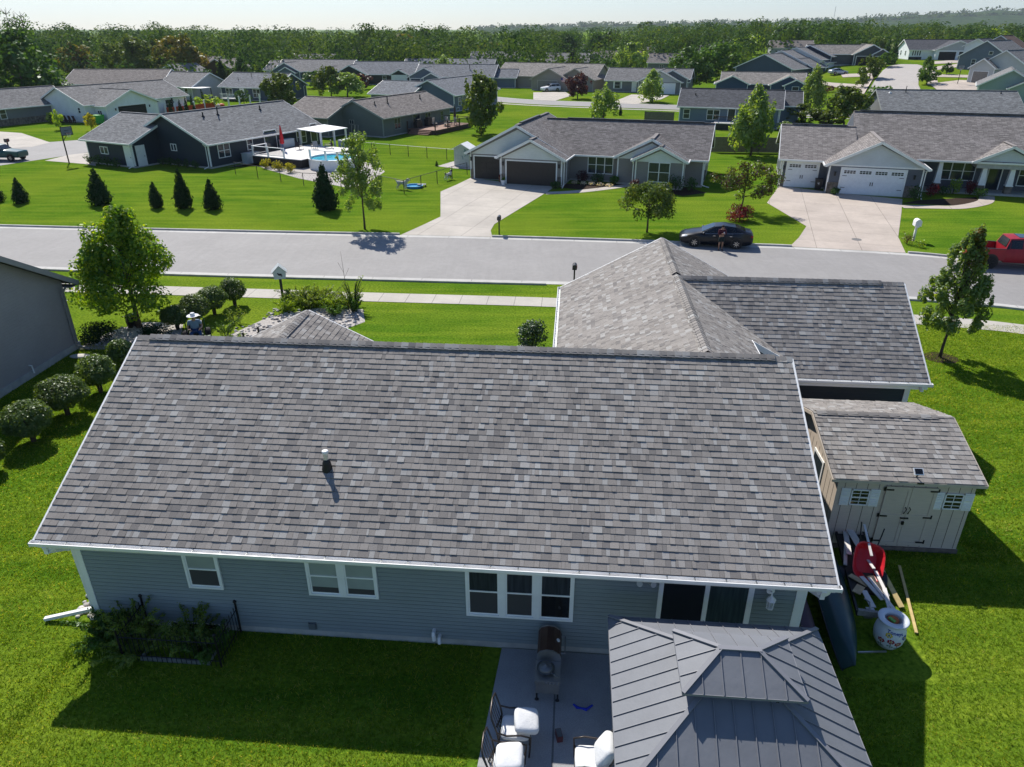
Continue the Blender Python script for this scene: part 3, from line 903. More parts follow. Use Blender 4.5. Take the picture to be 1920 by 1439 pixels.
# distant hills
rng = np.random.default_rng(5)
def hills():
    U = np.linspace(900, 2400, 140); V_, Q_ = [], []
    rows = ((2300, 0.0), (2600, .35), (2900, .75), (3200, 1.0), (3700, .7), (4300, 0))
    for k, (y, f) in enumerate(rows):
        for i, u in enumerate(U):
            vt = np.interp(u, [900, 1020, 1100, 1280, 1420, 1500, 1560, 1640, 1700, 1800, 1880, 1960, 2100, 2400], [53, 50, 47, 44, 41.5, 40, 38, 33.5, 30, 24, 20, 22, 20, 26])
            b = (719.5 - vt) / F
            zt = CAM_H + 3200 / (CT + b * ST) * (-ST + b * CT)
            z = max(0, zt) * f + (math.sin(i * .9 + k) + math.sin(i * .37 + k * 2)) * 1.5 * f
            V_.append(((u - 960) / F * y * 1.0 / (CT + b * ST), y, z - (2 if f == 0 else 0)))
    n = len(U)
    for k in range(len(rows) - 1):
        for i in range(n - 1): Q_.append((k * n + i, k * n + i + 1, (k + 1) * n + i + 1, (k + 1) * n + i))
    m, nt, out = new_mat('wooded_hill')
    p = principled(nt, out, 1, 0)
    tc = N(nt, 'ShaderNodeTexCoord')
    n1 = noise(nt, .02, tc.outputs['Object'], 6, .7); n2 = noise(nt, .0016, tc.outputs['Object'], 3)
    a = ramp(nt, n1.outputs[0], [(.3, (.012, .03, .010)), (.7, (.05, .09, .025))]).outputs[0]
    c = mix(nt, a, (.12, .16, .04), ramp(nt, n2.outputs[0], [(.62, (0, 0, 0)), (.66, (1, 1, 1))]).outputs[0])
    nt.links.new(c, p.inputs['Base Color']); bump(nt, p, n1.outputs[0], 1, 8)
    struct(link('hills', fast_mesh('hills', np.array(V_), np.array(Q_), m)))
    # trees standing along the skyline of the hills
    C = []; rg = np.random.default_rng(9)
    for _ in range(700):
        i = rg.integers(0, n); k = rg.integers(2, 4)
        v = np.array(V_[k * n + i]); C.append((v[0] + rg.uniform(-30, 30), v[1], v[2] + rg.uniform(0, 5), rg.uniform(7, 15)))
    C = np.array(C)
    Vq, Fq = leaf_quads(C[:, :3], np.stack([C[:, 3] * 1.3, C[:, 3], C[:, 3] * .7], 1), 9000, 9, rg)
    struct(link('hilltop_woods', fast_mesh('hilltop_woods', Vq, Fq, LEAF['wood'])), 'stuff')
hills()
# crop field below the hills
fm = mat('crop_field_green', (.12, .15, .045), .95, .3, .03, .1)
fan('field', [G(1618, 78), G(1700, 67.5), G(1780, 66), G(1830, 70), G(1835, 82), G(1700, 96), G(1640, 98)], .4, fm, 6)
# ------------------------------------------------------------------ the house with the big roof
TABS = tab_mat('roof_shingles', [(0, (.175, .167, .16)), (.12, (.21, .197, .184)), (.3, (.25, .234, .216)), (.8, (.285, .267, .246)), (.9, (.32, .312, .297)), (1, (.36, .356, .338))])
DECKM = mat('roof_underlay', (.05, .048, .046), .9, .2, 5)
SIDE0 = siding('siding_slate', (.235, .275, .285), .11)
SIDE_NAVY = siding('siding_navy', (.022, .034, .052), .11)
GUTTER = mat('gutter_white', (.80, .80, .79), .4, .05, 2)
H = House('house', 'wide grey shingled house with slate siding beside the gazebo', (0, 0), -4.8, SIDE0, DECKM, WHITE)
H.t.rotation_euler = (0, 0, YAW)
T0 = H.t
def near_slope(mb, pts, e, seed, th=.16):
    P = [Vector(p) for p in pts]
    if (P[1] - P[0]).cross(P[2] - P[0]).z < 0: P.reverse()
    mb.slab(P, th, 0, e); shingle(mb, P, e, .178, seed, 1)
X0, X1, PW0, PW1, PR = -11.57, 5.40, 12.82, 23.1, 17.97
EV = 2.95
# walls of the rear wing: rear face in real overlapping laps
wm = MB()
zr = EV + .5 * (PR - PW0)
for x in (X0, X1):
    wm.extr([(x, PW0 + .02, 0), (x, PW1, 0), (x, PW1, EV), (x, PR, zr), (x, PW0 + .02, EV)], ((.06 if x < 0 else -.06), 0, 0))
wm.pb(X0, X1, PW1 - .05, PW1, 0, EV)
z = .2; lap = .115
while z < EV - .01:
    z2 = min(EV, z + lap)
    z3 = z2 - .022
    wm.add([(x, y, q) for y, q in ((PW0 - .026, z), (PW0 - .010, z3), (PW0 + .03, z3), (PW0 + .03, z2), (PW0 - .026, z2)) for x in (X0, X1)], [(0, 1, 3, 2), (2, 3, 5, 4), (4, 5, 7, 6), (6, 7, 9, 8)])
    z = z2
H.wall = wm
H.found.pb(X0 - .01, X1 + .01, PW0 - .005, PW1, -.3, .2)
# rear wing roof
for sg, e0 in ((-1, 12.40), (1, 23.54)):
    near_slope(H.roof, [(-12.12, e0, 2.9), (5.9, e0, 2.9), (5.9, PR, 5.685), (-12.12, PR, 5.685)], (1, 0, 0), 11 + sg)
ridge_cap(H.roof, (-11.75, PR, 5.685), (5.47, PR, 5.685), (0, 1, 0), .5, .5, .17, .055, .2, 1, True, 0)
ridge_cap(H.roof, (-12.12, PR, 5.69), (-11.75, PR, 5.69), (0, 1, 0), .5, .5, .15, .006, .19, 1)
ridge_cap(H.roof, (5.47, PR, 5.69), (5.92, PR, 5.69), (0, 1, 0), .5, .5, .15, .006, .15, 1)
tr = H.trim
for x in (-12.145, 5.925):
    tr.beam((x, 12.42, 2.8), (x, PR, 5.585), .05, .2); tr.beam((x, 23.52, 2.8), (x, PR, 5.585), .05, .2)
tr.pb(-12.12, 5.9, 12.41, PW0, 2.72, 2.745)         # soffit
tr.pb(-12.12, 5.9, 12.40, 12.42, 2.66, 2.86)        # fascia
for x, sx in ((X0, 1), (X1, -1)):
    tr.box((x + sx * .06, PW0 - .022, 1.45), (.14, .03, 2.55)); tr.box((x - sx * .012, PW0 + .05, 1.45), (.03, .13, 2.55))
# cross wing with its ridge towards the street, and the wing beside it
cw = MB()
m1 = .55; zT = 5.17
f = lambda s_: zT - m1 * abs(s_ - 4)
H.wall.pb(0, 8.0, 31.3, 31.6, 0, 2.95); H.wall.pb(0, .05, 23, 31.6, 0, 2.95)
H.wall.extr([(0, 31.55, 2.9), (8, 31.55, 2.9), (4, 31.55, 5.0)], (0, .06, 0))
for pts, sd in (([(-.4, 18.2, f(-.4)), (-.4, 32.0, f(-.4)), (4, 32.0, zT), (4, 18.2, zT)], 21), ([(4, 23.4, zT), (4, 32.0, zT), (8.4, 32.0, f(8.4)), (8.4, 23.4, f(8.4))], 22), ([(4, 18.2, zT), (4, 23.4, zT), (6.25, 23.4, f(6.25)), (6.25, 18.2, f(6.25))], 23)):
    near_slope(H.roof, pts, (0, 1, 0), sd)
ridge_cap(H.roof, (4, 26.75, zT), (4, 31.6, zT), (1, 0, 0), m1, m1, .17, .055, .2, 1, True, 0)
ridge_cap(H.roof, (4, 19.3, zT), (4, 26.45, zT), (1, 0, 0), m1, m1, .17, .055, .2, 1, True, 0)
tr.beam((6.28, 18.4, f(6.25) - .1), (6.28, 23.4, f(6.25) - .1), .04, .2)
tr.beam((6.3, 23.37, f(6.3) - .1), (8.42, 23.37, f(8.42) - .1), .05, .2)
tr.beam((-.42, 32.02, f(-.4) - .1), (4, 32.02, zT - .1), .05, .2); tr.beam((8.42, 32.02, f(8.4) - .1), (4, 32.02, zT - .1), .05, .2)
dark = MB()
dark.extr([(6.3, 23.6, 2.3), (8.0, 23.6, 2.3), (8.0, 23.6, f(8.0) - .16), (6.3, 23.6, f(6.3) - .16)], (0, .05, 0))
# wing beside the shed
m2 = .66; zW = 5.12; pw = 26.5
g2 = lambda p: zW - m2 * abs(p - pw)
near_slope(H.roof, [(7.62, 22.95, g2(22.95)), (12.2, 22.95, g2(22.95)), (12.2, pw, zW), (3.98, pw, zW)], (1, 0, 0), 31)
near_slope(H.roof, [(12.2, 30.05, g2(30.05)), (7.62, 30.05, g2(30.05)), (3.98, pw, zW), (12.2, pw, zW)], (1, 0, 0), 32)
ridge_cap(H.roof, (4.1, pw, zW), (11.4, pw, zW), (0, 1, 0), m2, m2, .17, .05, .2, 1, True, 0)
ridge_cap(H.roof, (11.4, pw, zW), (12.2, pw, zW), (0, 1, 0), m2, m2, .15, .006, .19, 1)
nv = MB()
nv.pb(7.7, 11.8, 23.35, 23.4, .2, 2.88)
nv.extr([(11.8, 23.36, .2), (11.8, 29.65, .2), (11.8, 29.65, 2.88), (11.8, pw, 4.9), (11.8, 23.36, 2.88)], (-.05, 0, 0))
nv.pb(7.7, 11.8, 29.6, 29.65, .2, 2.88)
H.found.pb(7.6, 11.82, 23.33, 29.67, -.3, .2); H.found.pb(-.02, 8.02, 23.3, 31.62, -.3, .2)
tr.beam((12.225, 22.95, g2(22.95) - .1), (12.225, pw, zW - .1), .05, .2); tr.beam((12.225, 30.05, g2(30.05) - .1), (12.225, pw, zW - .1), .05, .2)
tr.pb(7.6, 12.2, 22.96, 23.36, 2.56, 2.58); tr.pb(7.6, 12.2, 22.94, 22.96, 2.5, 2.7)
tr.box((11.74, 23.33, 1.45), (.14, .03, 2.5)); tr.box((11.815, 23.41, 1.45), (.03, .13, 2.5))
# porch gable towards the street
mp_ = .5; zP = 4.2; sp = -9.6
for a, sd in ((-12.6, 41), (-6.6, 42)):
    near_slope(H.roof, [(a, 20.2, zP - mp_ * 3), (a, 24.3, zP - mp_ * 3), (sp, 24.3, zP), (sp, 20.2, zP)], (0, 1, 0), sd)
ridge_cap(H.roof, (sp, 20.8, zP), (sp, 24.0, zP), (1, 0, 0), mp_, mp_, .17, .05, .2, 1, True, 0)
H.wall.extr([(-12.2, 23.85, 0), (-7, 23.85, 0), (-7, 23.85, 2.6), (sp, 23.85, 3.95), (-12.2, 23.85, 2.6)], (0, .05, 0))
tr.beam((-12.6, 24.32, zP - mp_ * 3 - .1), (sp, 24.32, zP - .1), .05, .2); tr.beam((-6.6, 24.32, zP - mp_ * 3 - .1), (sp, 24.32, zP - .1), .05, .2)
H.finish(TABS)
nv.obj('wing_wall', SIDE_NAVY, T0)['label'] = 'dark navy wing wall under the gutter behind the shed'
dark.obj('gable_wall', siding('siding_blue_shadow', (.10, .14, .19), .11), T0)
# open gutters with hangers
def gutter(a, b, out, name='gutter', hang=.62):
    a, b, out = Vector(a), Vector(b), Vector(out)
    mb = MB(); d = (b - a).normalized(); w = .125; up = Vector((0, 0, 1))
    sec = [(0, 0), (0, -.11), (.012, -.12), (w - .02, -.12), (w, -.09), (w + .004, -.03), (w + .016, -.022), (w + .016, 0), (w - .006, 0), (w - .006, -.02), (w - .014, -.085), (.014, -.105), (.012, 0)]
    P = [a + out * x + up * z for x, z in sec]
    mb.extr(P, b - a)
    for e, s_ in ((a, 1), (b, -1)):
        mb.extr([e + out * x + up * z for x, z in ((0, 0), (0, -.12), (w, -.12), (w + .014, 0))], d * .012 * s_)
    g = mb.obj(name, GUTTER, T0)
    hb = MB(); L = (b - a).length; k = .25
    while k < L:
        p = a + d * k; hb.beam(p + up * -.012, p + out * (w + .004) + up * -.008, .022, .008); k += hang * random.Random(int(k * 50)).uniform(.9, 1.1)
    hb.obj('gutter_hanger', mat('grey_metal', (.12, .13, .13), .5, .2, 4, .5, .6), g)
    return g
random.seed(3)
gutter((-12.2, 12.395, 2.885), (5.98, 12.395, 2.885), (0, -1, 0))
gutter((7.62, 22.94, 2.765), (12.3, 22.94, 2.765), (0, -1, 0))
gutter((-.42, 32.1, 2.73), (-.42, 24.2, 2.73), (-1, 0, 0))
def spout(pts, w=.085, name='downspout'):
    mb = MB()
    for a, b in zip(pts, pts[1:]): mb.beam(a, b, w, w * .8)
    for p in pts[1:-1]: mb.box(p, (w, w, w))
    return mb.obj(name, GUTTER, T0)
spout([(-11.85, 12.3, 2.78), (-11.85, 12.34, 2.62), (-11.66, 12.72, 2.42), (-11.66, 12.86, 2.36), (-11.66, 12.9, .32), (-11.75, 12.95, .3), (-12.95, 12.72, .07)], .1)
spout([(5.62, 12.3, 2.78), (5.62, 12.36, 2.58), (5.48, 12.9, 2.36), (5.48, 12.95, .25)], .1)
spout([(11.95, 22.86, 2.66), (12.0, 22.9, 2.5), (12.1, 23.35, 2.45), (11.88, 23.5, 2.35), (11.88, 23.5, .2)], .09)
# elbows under the gutter ends
eb = MB(); eb.ell((-11.86, 12.46, 2.66), (.2, .13, .14), 12, 8); eb.ell((5.66, 12.46, 2.66), (.17, .13, .14), 12, 8)
# windows, two sashes each, with blinds or curtains behind the glass
BLIND = mat('window_blind', (.30, .34, .33), .6, .08, 2)
CURT = glass_mat('curtain_behind_glass', (.030, .036, .042), .12)
NIGHT = glass_mat('dark_glass', (.010, .012, .014), .06)
SCREEN = mat('insect_screen', (.055, .055, .06), .7, .15, 60)
def sash_window(u, z, w, h, cols, upper, lower):
    y = PW0 - .02
    fr = MB(); c = .055
    fr.pb(u - c, u + w + c, y - .05, y, z - c, z); fr.pb(u - c, u + w + c, y - .05, y, z + h, z + h + c)
    fr.pb(u - c, u, y - .05, y, z, z + h); fr.pb(u + w, u + w + c, y - .05, y, z, z + h)
    cwid = w / cols
    for k in range(1, cols): fr.pb(u + cwid * k - .075, u + cwid * k + .075, y - .048, y, z, z + h)
    o = fr.obj('window', VINYL, T0)
    for k in range(cols):
        a = u + cwid * k + (.075 if k else 0); b = u + cwid * (k + 1) - (.075 if k < cols - 1 else 0)
        hm = z + h * .5
        sb = MB()
        for z0, z1, d in ((hm - .02, z + h, .036), (z, hm + .02, .022)):
            q = .038
            sb.pb(a, b, y - d, y - .004, z0, z0 + q); sb.pb(a, b, y - d, y - .004, z1 - q, z1); sb.pb(a, a + q, y - d, y - .004, z0 + q, z1 - q); sb.pb(b - q, b, y - d, y - .004, z0 + q, z1 - q)
        sb.obj('sash', VINYL, o)
        pn = MB(); pn.pb(a + .03, b - .03, y - .022, y - .012, hm, z + h - .03); pn.obj('pane', upper[k], o)
        lo = lower[k]
        ln = MB()
        if lo == 'half':
            ln.pb(a + .03, b - .03, y - .014, y - .008, z + .03, hm); ln.obj('pane', SCREEN, o)
            bl = MB(); bl.pb(a + .03, b - .03, y - .017, y - .0145, z + .2, hm); bl.obj('blind', BLIND, o)
        else:
            ln.pb(a + .03, b - .03, y - .014, y - .008, z + .03, hm); ln.obj('pane', lo, o)
    return o
sash_window(-8.85, 1.42, .76, 1.06, 1, [BLIND], [SCREEN])
sash_window(-5.87, 1.42, 1.58, 1.08, 2, [BLIND, BLIND], ['half', 'half'])
sash_window(-2.10, 1.08, 2.4, 1.4, 3, [CURT, CURT, CURT], [SCREEN, SCREEN, NIGHT])
# sliding patio door
pd = MB(); y = PW0 - .02
for a, b, z0, z1 in ((2.25, 2.35, .2, 2.46), (3.27, 3.37, .2, 2.4), (4.22, 4.34, .2, 2.46), (2.35, 4.22, 2.4, 2.46), (2.35, 4.22, .2, .28)): pd.pb(a, b, y - .06, y, z0, z1)
po = pd.obj('patio_door', VINYL, T0)
g1 = MB(); g1.pb(2.35, 3.27, y - .03, y - .005, .28, 2.4); g1.obj('pane', NIGHT, po)
g1 = MB(); g1.pb(3.37, 4.22, y - .03, y - .005, .28, 2.4); g1.obj('pane', glass_mat('curtain_green', (.03, .05, .05), .1), po)
g1 = MB(); g1.pb(3.3, 3.33, y - .09, y - .06, 1.1, 1.35); g1.obj('handle', WHITE, po)
# small fittings on the rear wall
lt = MB(); lt.lathe([(.02, 0), (.09, .02), (.09, .05), (.02, .06)], 12, (4.68, y - .03, 2.33), 0, Matrix.Rotation(R(90), 3, 'X')); lt.tube([(4.68, y - .03, 2.33), (4.68, y - .16, 2.36), (4.69, y - .18, 2.27)], .018)
for a in range(6): 
    q = a * math.pi / 3; lt.tube([(4.69 + .085 * math.cos(q), y - .18 + .085 * math.sin(q), 2.16), (4.69 + .07 * math.cos(q), y - .18 + .07 * math.sin(q), 1.95)], .009, 4)
lt.lathe([(.11, 2.16), (.09, 2.2), (.02, 2.28)], 6, (4.69, y - .18, 0)); lt.lathe([(.085, 1.93), (.085, 1.955)], 6, (4.69, y - .18, 0))
lo_ = lt.obj('porch_lantern', WHITE, T0); lb = MB(); lb.lathe([(.05, 1.96), (.05, 2.15)], 8, (4.69, y - .18, 0)); lb.obj('lantern_glass', mat('frosted_glass', (.6, .62, .6), .3), lo_)
fl = MB(); fl.lathe([(.03, 0), (.07, .02), (.05, .05)], 10, (1.94, y, 2.38), 0, Matrix.Rotation(R(90), 3, 'X'))
for sx in (-1, 1):
    Mx = Matrix.Rotation(R(62), 3, 'X') @ Matrix.Rotation(R(28 * sx), 3, 'Y'); fl.lathe([(.03, -.02), (.035, .08), (.075, .2), (.07, .205)], 10, (1.94 + sx * .06, y - .06, 2.36), 0, Mx)
fl.obj('flood_light', mat('light_grey_plastic', (.5, .5, .5), .5), T0)
vp = MB()
for a, zz in ((-2.96, .46), (-2.83, .30)):
    vp.tube([(a, y + .04, zz), (a, y - .12, zz), (a + .01, y - .16, zz - .04), (a + .02, y - .17, zz - .17 if a < -2.9 else zz - .1)], .045, 10)
vp.obj('vent_pipe', WHITE, T0)
vb = MB(); vb.pb(-6.07, -5.9, y - .05, y, .26, .44); vb.pb(-6.09, -5.88, y - .012, y, .24, .46); vb.obj('outlet_box', siding('siding_slate_box', (.13, .15, .16), .5), T0)
eb.obj('gutter_elbow', GUTTER, T0)
# plumbing vent on the roof
pv = MB(); px, pp = -5.72, 14.40; pz = 2.9 + .5 * (pp - 12.4)
pv.lathe([(.055, pz - .05), (.055, pz + .42), (.075, pz + .42), (.078, pz + .49), (.066, pz + .5)], 14, (px, pp, 0))
pvo = pv.obj('roof_vent', mat('pvc_white', (.8, .8, .8), .4, .04), T0, smooth_=True)
bt = MB(); bt.lathe([(.15, pz - .08), (.12, pz + .04), (.10, pz + .16), (.075, pz + .23), (.06, pz + .25)], 14, (px, pp, 0))
bt.slab([(px - .2, pp - .24, pz - .115), (px + .2, pp - .24, pz - .115), (px + .2, pp + .2, pz + .107), (px - .2, pp + .2, pz + .107)], .01)
bt.obj('flashing_boot', BLACK, pvo)

# ------------------------------------------------------------------ garden shed
SHEDM = siding('shed_paint', (.60, .51, .42), 9)
S = thing('garden_shed', 'tan garden shed with double doors and white shuttered windows', 'shed', W(0, 0), YAW)
b = MB(); x0, x1, y0, y1 = 7.62, 11.28, 17.42, 22.0; ev = 2.3
pr = 19.75; zr = 3.17
V = [(y0, .12), (y1, .12), (y1, ev), (pr, zr - .1), (y0, ev)]
b.add([(x0, p, z) for p, z in V] + [(x1, p, z) for p, z in V], [(0, 1, 2, 3, 4), (9, 8, 7, 6, 5), (0, 4, 9, 5), (1, 6, 7, 2)])
for k in range(1, 13):                                  # vertical board grooves
    xx = x0 + (x1 - x0) * k / 13
    b.pb(xx - .045, xx + .045 , y0 - .006, y0 + .01, .14, ev - .06) if 0 else None
b.obj('wall', SHEDM, S)
gr = MB()
xx = x0 + .2
while xx < x1: gr.pb(xx - .006, xx + .006, y0 - .004, y0 + .01, .15, ev); xx += .305
yy = y0 + .25
while yy < y1: gr.pb(x0 - .004, x0 + .01, yy - .006, yy + .006, .15, min(2.3, 2.3)); yy += .305
gr.obj('board_groove', mat('groove_brown', (.06, .05, .04), .9), S)
b = MB(); b.pb(x0 - .03, x1 + .03, y0 - .05, y1 + .05, .0, .13); b.obj('skid', mat('weathered_wood', (.16, .13, .11), .9, .3, 6), S)
b = MB()
near_slope(b, [(7.42, y0 - .12, 2.4), (11.46, y0 - .12, 2.4), (11.46, pr, zr), (7.42, pr, zr)], (1, 0, 0), 51, .06)
near_slope(b, [(11.46, y1 + .12, 2.4), (7.42, y1 + .12, 2.4), (7.42, pr, zr), (11.46, pr, zr)], (1, 0, 0), 52, .06)
ridge_cap(b, (7.5, pr, zr), (11.0, pr, zr), (0, 1, 0), .31, .31, .15, .03, .3, 1, True, 0)
b.obj('roof', [DECKM, TABS], S)
b = MB(); b.beam((7.4, y0 - .13, 2.35), (11.48, y0 - .13, 2.35), .03, .09)
for x in (7.4, 11.48): b.beam((x, y0 - .12, 2.34), (x, pr, zr - .06), .03, .1); b.beam((x, y1 + .12, 2.34), (x, pr, zr - .06), .03, .1)
b.obj('fascia', mat('shed_trim', (.52, .45, .37), .6), S)
for k, (xa, xb) in enumerate(((8.92, 9.60), (9.61, 10.29))):
    d = MB(); d.pb(xa, xb, y0 - .035, y0 - .004, .22, 2.18)
    d.pb(xa, xb, y0 - .05, y0 - .03, .22, .32); d.pb(xa, xb, y0 - .05, y0 - .03, 2.08, 2.18); d.pb(xa, xb, y0 - .05, y0 - .03, 1.15, 1.26)
    d.pb(xa, xa + .09, y0 - .049, y0 - .03, .32, 2.08); d.pb(xb - .09, xb, y0 - .049, y0 - .03, .32, 2.08)
    do = d.obj('door', SHEDM, S)
    hg = MB()
    for zz in (.34, 1.2, 2.08):
        sx = xa if k == 0 else xb; dr = 1 if k == 0 else -1
        hg.pb(sx - .06 * dr, sx, y0 - .03, y0 - .02, zz - .06, zz + .06); hg.pb(sx, sx + .2 * dr, y0 - .065, y0 - .05, zz - .022, zz + .022)
    hg.obj('hinge', BLACK, do)
    hh = MB(); sx = xb - .05 if k == 0 else xa + .05
    hh.tube([(sx, y0 - .05, 1.52), (sx + .02, y0 - .1, 1.48), (sx - .02, y0 - .1, 1.36), (sx, y0 - .05, 1.3)], .014)
    if k == 0: hh.pb(xb - .12, xb + .1, y0 - .08, y0 - .05, 1.14, 1.18); hh.pb(xb - .05, xb + .01, y0 - .1, y0 - .05, .95, 1.05)
    hh.obj('handle', BLACK, do)
for xa in (8.02, 10.52):
    o = MB(); w_, z0, z1 = .5, 1.5, 2.02
    o.pb(xa, xa + w_, y0 - .04, y0 - .002, z0, z0 + .035); o.pb(xa, xa + w_, y0 - .04, y0 - .002, z1 - .035, z1); o.pb(xa, xa + .035, y0 - .04, y0 - .002, z0, z1); o.pb(xa + w_ - .035, xa + w_, y0 - .04, y0 - .002, z0, z1)
    o.pb(xa, xa + w_, y0 - .036, y0 - .002, (z0 + z1) / 2 - .02, (z0 + z1) / 2 + .02)
    for q in (1 / 4, 3 / 4): o.pb(xa, xa + w_, y0 - .034, y0 - .002, z0 + (z1 - z0) * q - .007, z0 + (z1 - z0) * q + .007)
    o.pb(xa + w_ / 2 - .008, xa + w_ / 2 + .008, y0 - .034, y0 - .002, z0, z1)
    wo_ = o.obj('window', WHITE, S)
    g = MB(); g.pb(xa + .03, xa + w_ - .03, y0 - .02, y0 - .004, z0 + .03, z1 - .03); g.obj('pane', NIGHT, wo_)
    for sx in (xa - .27, xa + w_ + .02):
        sh = MB(); sh.pb(sx, sx + .25, y0 - .03, y0 - .002, z0 - .02, z1 + .02)
        for q in range(9):
            if q != 4: sh.box((sx + .125, y0 - .034, z0 + .03 + q * .057), (.19, .012, .035), 0, 0, Matrix.Rotation(R(25), 3, 'X'))
        sh.obj('shutter', WHITE, S)
o = MB(); o.pb(x0 - .03, x0 - .002, 18.6, 19.5, 1.3, 2.1); wo_ = o.obj('window', WHITE, S); g = MB(); g.pb(x0 - .036, x0 - .03, 18.68, 19.42, 1.38, 2.02); g.obj('pane', GLASS, wo_)
b = MB(); b.beam((9.66, y0 + .06, 2.46), (9.66, y0 - .02, 2.62), .03, .03); b.box((9.66, y0 + .02, 2.66), (.26, .2, .025), 0, 1, Matrix.Rotation(R(40), 3, 'X')); b.box((9.66, y0 + .018, 2.664), (.20, .15, .03), 0, 2, Matrix.Rotation(R(40), 3, 'X'))
b.pb(9.62, 9.8, y0 - .16, y0 - .1, 2.36, 2.41, 2)
tag(b.obj('solar_lamp', [DARK, WHITE, NIGHT], None, W(0, 0), YAW), 'small square solar lamp clipped on the shed eave', 'solar lamp')

# ------------------------------------------------------------------ house at the edge, dark siding
NB = House('house', 'dark brown-grey house whose bare gable wall faces the topiary row', W(-22.95, 18.0)[:2], -4.8, siding('siding_brown', (.34, .31, .30), .13), DECKM, mat('trim_greybrown', (.30, .285, .27), .6, .06))
zr2 = NB.block(-14, 0, 0, 11.45, 3.25, .577, 'x', .45, .45, near=3)
NB.spout(NB.face(0, 11.3, 90), -.1, 3.1)
NB.found.pb(-14.03, .05, -.03, 11.53, 0, .3)
NB.finish(TABS)
bb = MB(); bb.tube([(.0, 8.2, .55), (.12, 8.2, .55), (.14, 8.2, .2)], .03); bb.obj('drain_pipe', WHITE, NB.t)
# ------------------------------------------------------------------ gazebo on the patio
GAZ = mat('gazebo_roof_metal', (.165, .175, .195), .6, .08, 1.5, .4, .0, .25, 7)
GAZC = mat('gazebo_cap_metal', (.20, .205, .225), .5, .05, 2, .5)
A = thing('gazebo', 'grey metal two-tier hardtop gazebo over the patio', 'gazebo', W(3.3, 9.87), YAW)
hx, hy = 2.2, 2.08
def hip(mbp, mbs, x, y, z0, rx, ry, z1, step=.33):
    """four standing-seam slopes from the eave rectangle to the inner rectangle, with ribs"""
    E = [(-x, -y), (x, -y), (x, y), (-x, y)]; I = [(-rx, -ry), (rx, -ry), (rx, ry), (-rx, ry)]
    for k in range(4):
        a, b_, c, d = E[k], E[(k + 1) % 4], I[(k + 1) % 4], I[k]
        P = [Vector((a[0], a[1], z0)), Vector((b_[0], b_[1], z0)), Vector((c[0], c[1], z1)), Vector((d[0], d[1], z1))]
        if (P[2] - P[3]).length < 1e-4: P = P[:3]
        mbp.slab(P, .02)
        ed = (P[1] - P[0]); L = ed.length; ed.normalize()
        mid = (Vector((c[0], c[1], z1)) + Vector((d[0], d[1], z1))) / 2 - (P[0] + P[1]) / 2
        up = mid - ed * mid.dot(ed); S_ = up.length; up.normalize()
        lo = (Vector((d[0], d[1], z1)) - P[0]).dot(ed); hi = (Vector((c[0], c[1], z1)) - P[0]).dot(ed)
        n = max(3, round(L / step)); nn = ed.cross(up)
        for i in range(1, n):
            u = L * i / n
            s_ = S_ if lo <= u <= hi else (S_ * u / lo if u < lo else S_ * (L - u) / (L - hi))
            if s_ < .12: continue
            p = P[0] + ed * u
            mbs.beam(p + nn * .010, p + up * (s_ - .03) + nn * .010, .012, .024, 0, tuple(nn))
    return E, I
rb, ro = MB(), MB()
E1, I1 = hip(ro, rb, hx, hy, 2.05, .74, .62, 2.863)
lower = ro.obj('roof', GAZ, A); rb.obj('roof_rib', GAZC, lower)
rb, ro = MB(), MB()
E2, I2 = hip(ro, rb, 1.07, .73, 3.07, .35, .02, 3.44, .36)
upper = ro.obj('top_roof', GAZ, A); rb.obj('roof_rib', GAZC, upper)
cp = MB()
for E_, I_, z0, z1 in ((E1, I1, 2.06, 2.873), (E2, I2, 3.08, 3.45)):
    for k in range(4): cp.beam((E_[k][0], E_[k][1], z0 + .012), (I_[k][0], I_[k][1], z1 + .012), .085, .022)
cp.beam((-.38, 0, 3.46), (.38, 0, 3.46), .1, .025)
for k in range(4):
    a, b_ = E1[k], E1[(k + 1) % 4]; cp.beam((a[0], a[1], 1.99), (b_[0], b_[1], 1.99), .03, .12)
    a, b_ = E2[k], E2[(k + 1) % 4]; cp.beam((a[0], a[1], 3.045), (b_[0], b_[1], 3.045), .02, .05)
cp.obj('hip_cap', GAZC, A)
up_ = MB(); 
for sx in (-.7, .7):
    for sy in (-.4, .4): up_.pb(sx - .02, sx + .02, sy - .02, sy + .02, 2.6, 3.1)
up_.obj('riser_frame', BLACK, A)
for sx in (-1, 1):
    for sy in (-1, 1):
        p = MB(); p.pb(sx * 1.9 - .07, sx * 1.9 + .07, sy * 1.68 - .07, sy * 1.68 + .07, .04, 2.1); p.pb(sx * 1.9 - .11, sx * 1.9 + .11, sy * 1.68 - .11, sy * 1.68 + .11, .03, .08)
        p.beam((sx * 1.9, sy * 1.68, 1.5), (sx * 1.35, sy * 1.68, 2.0), .06, .06); p.obj('post', BLACK, A)

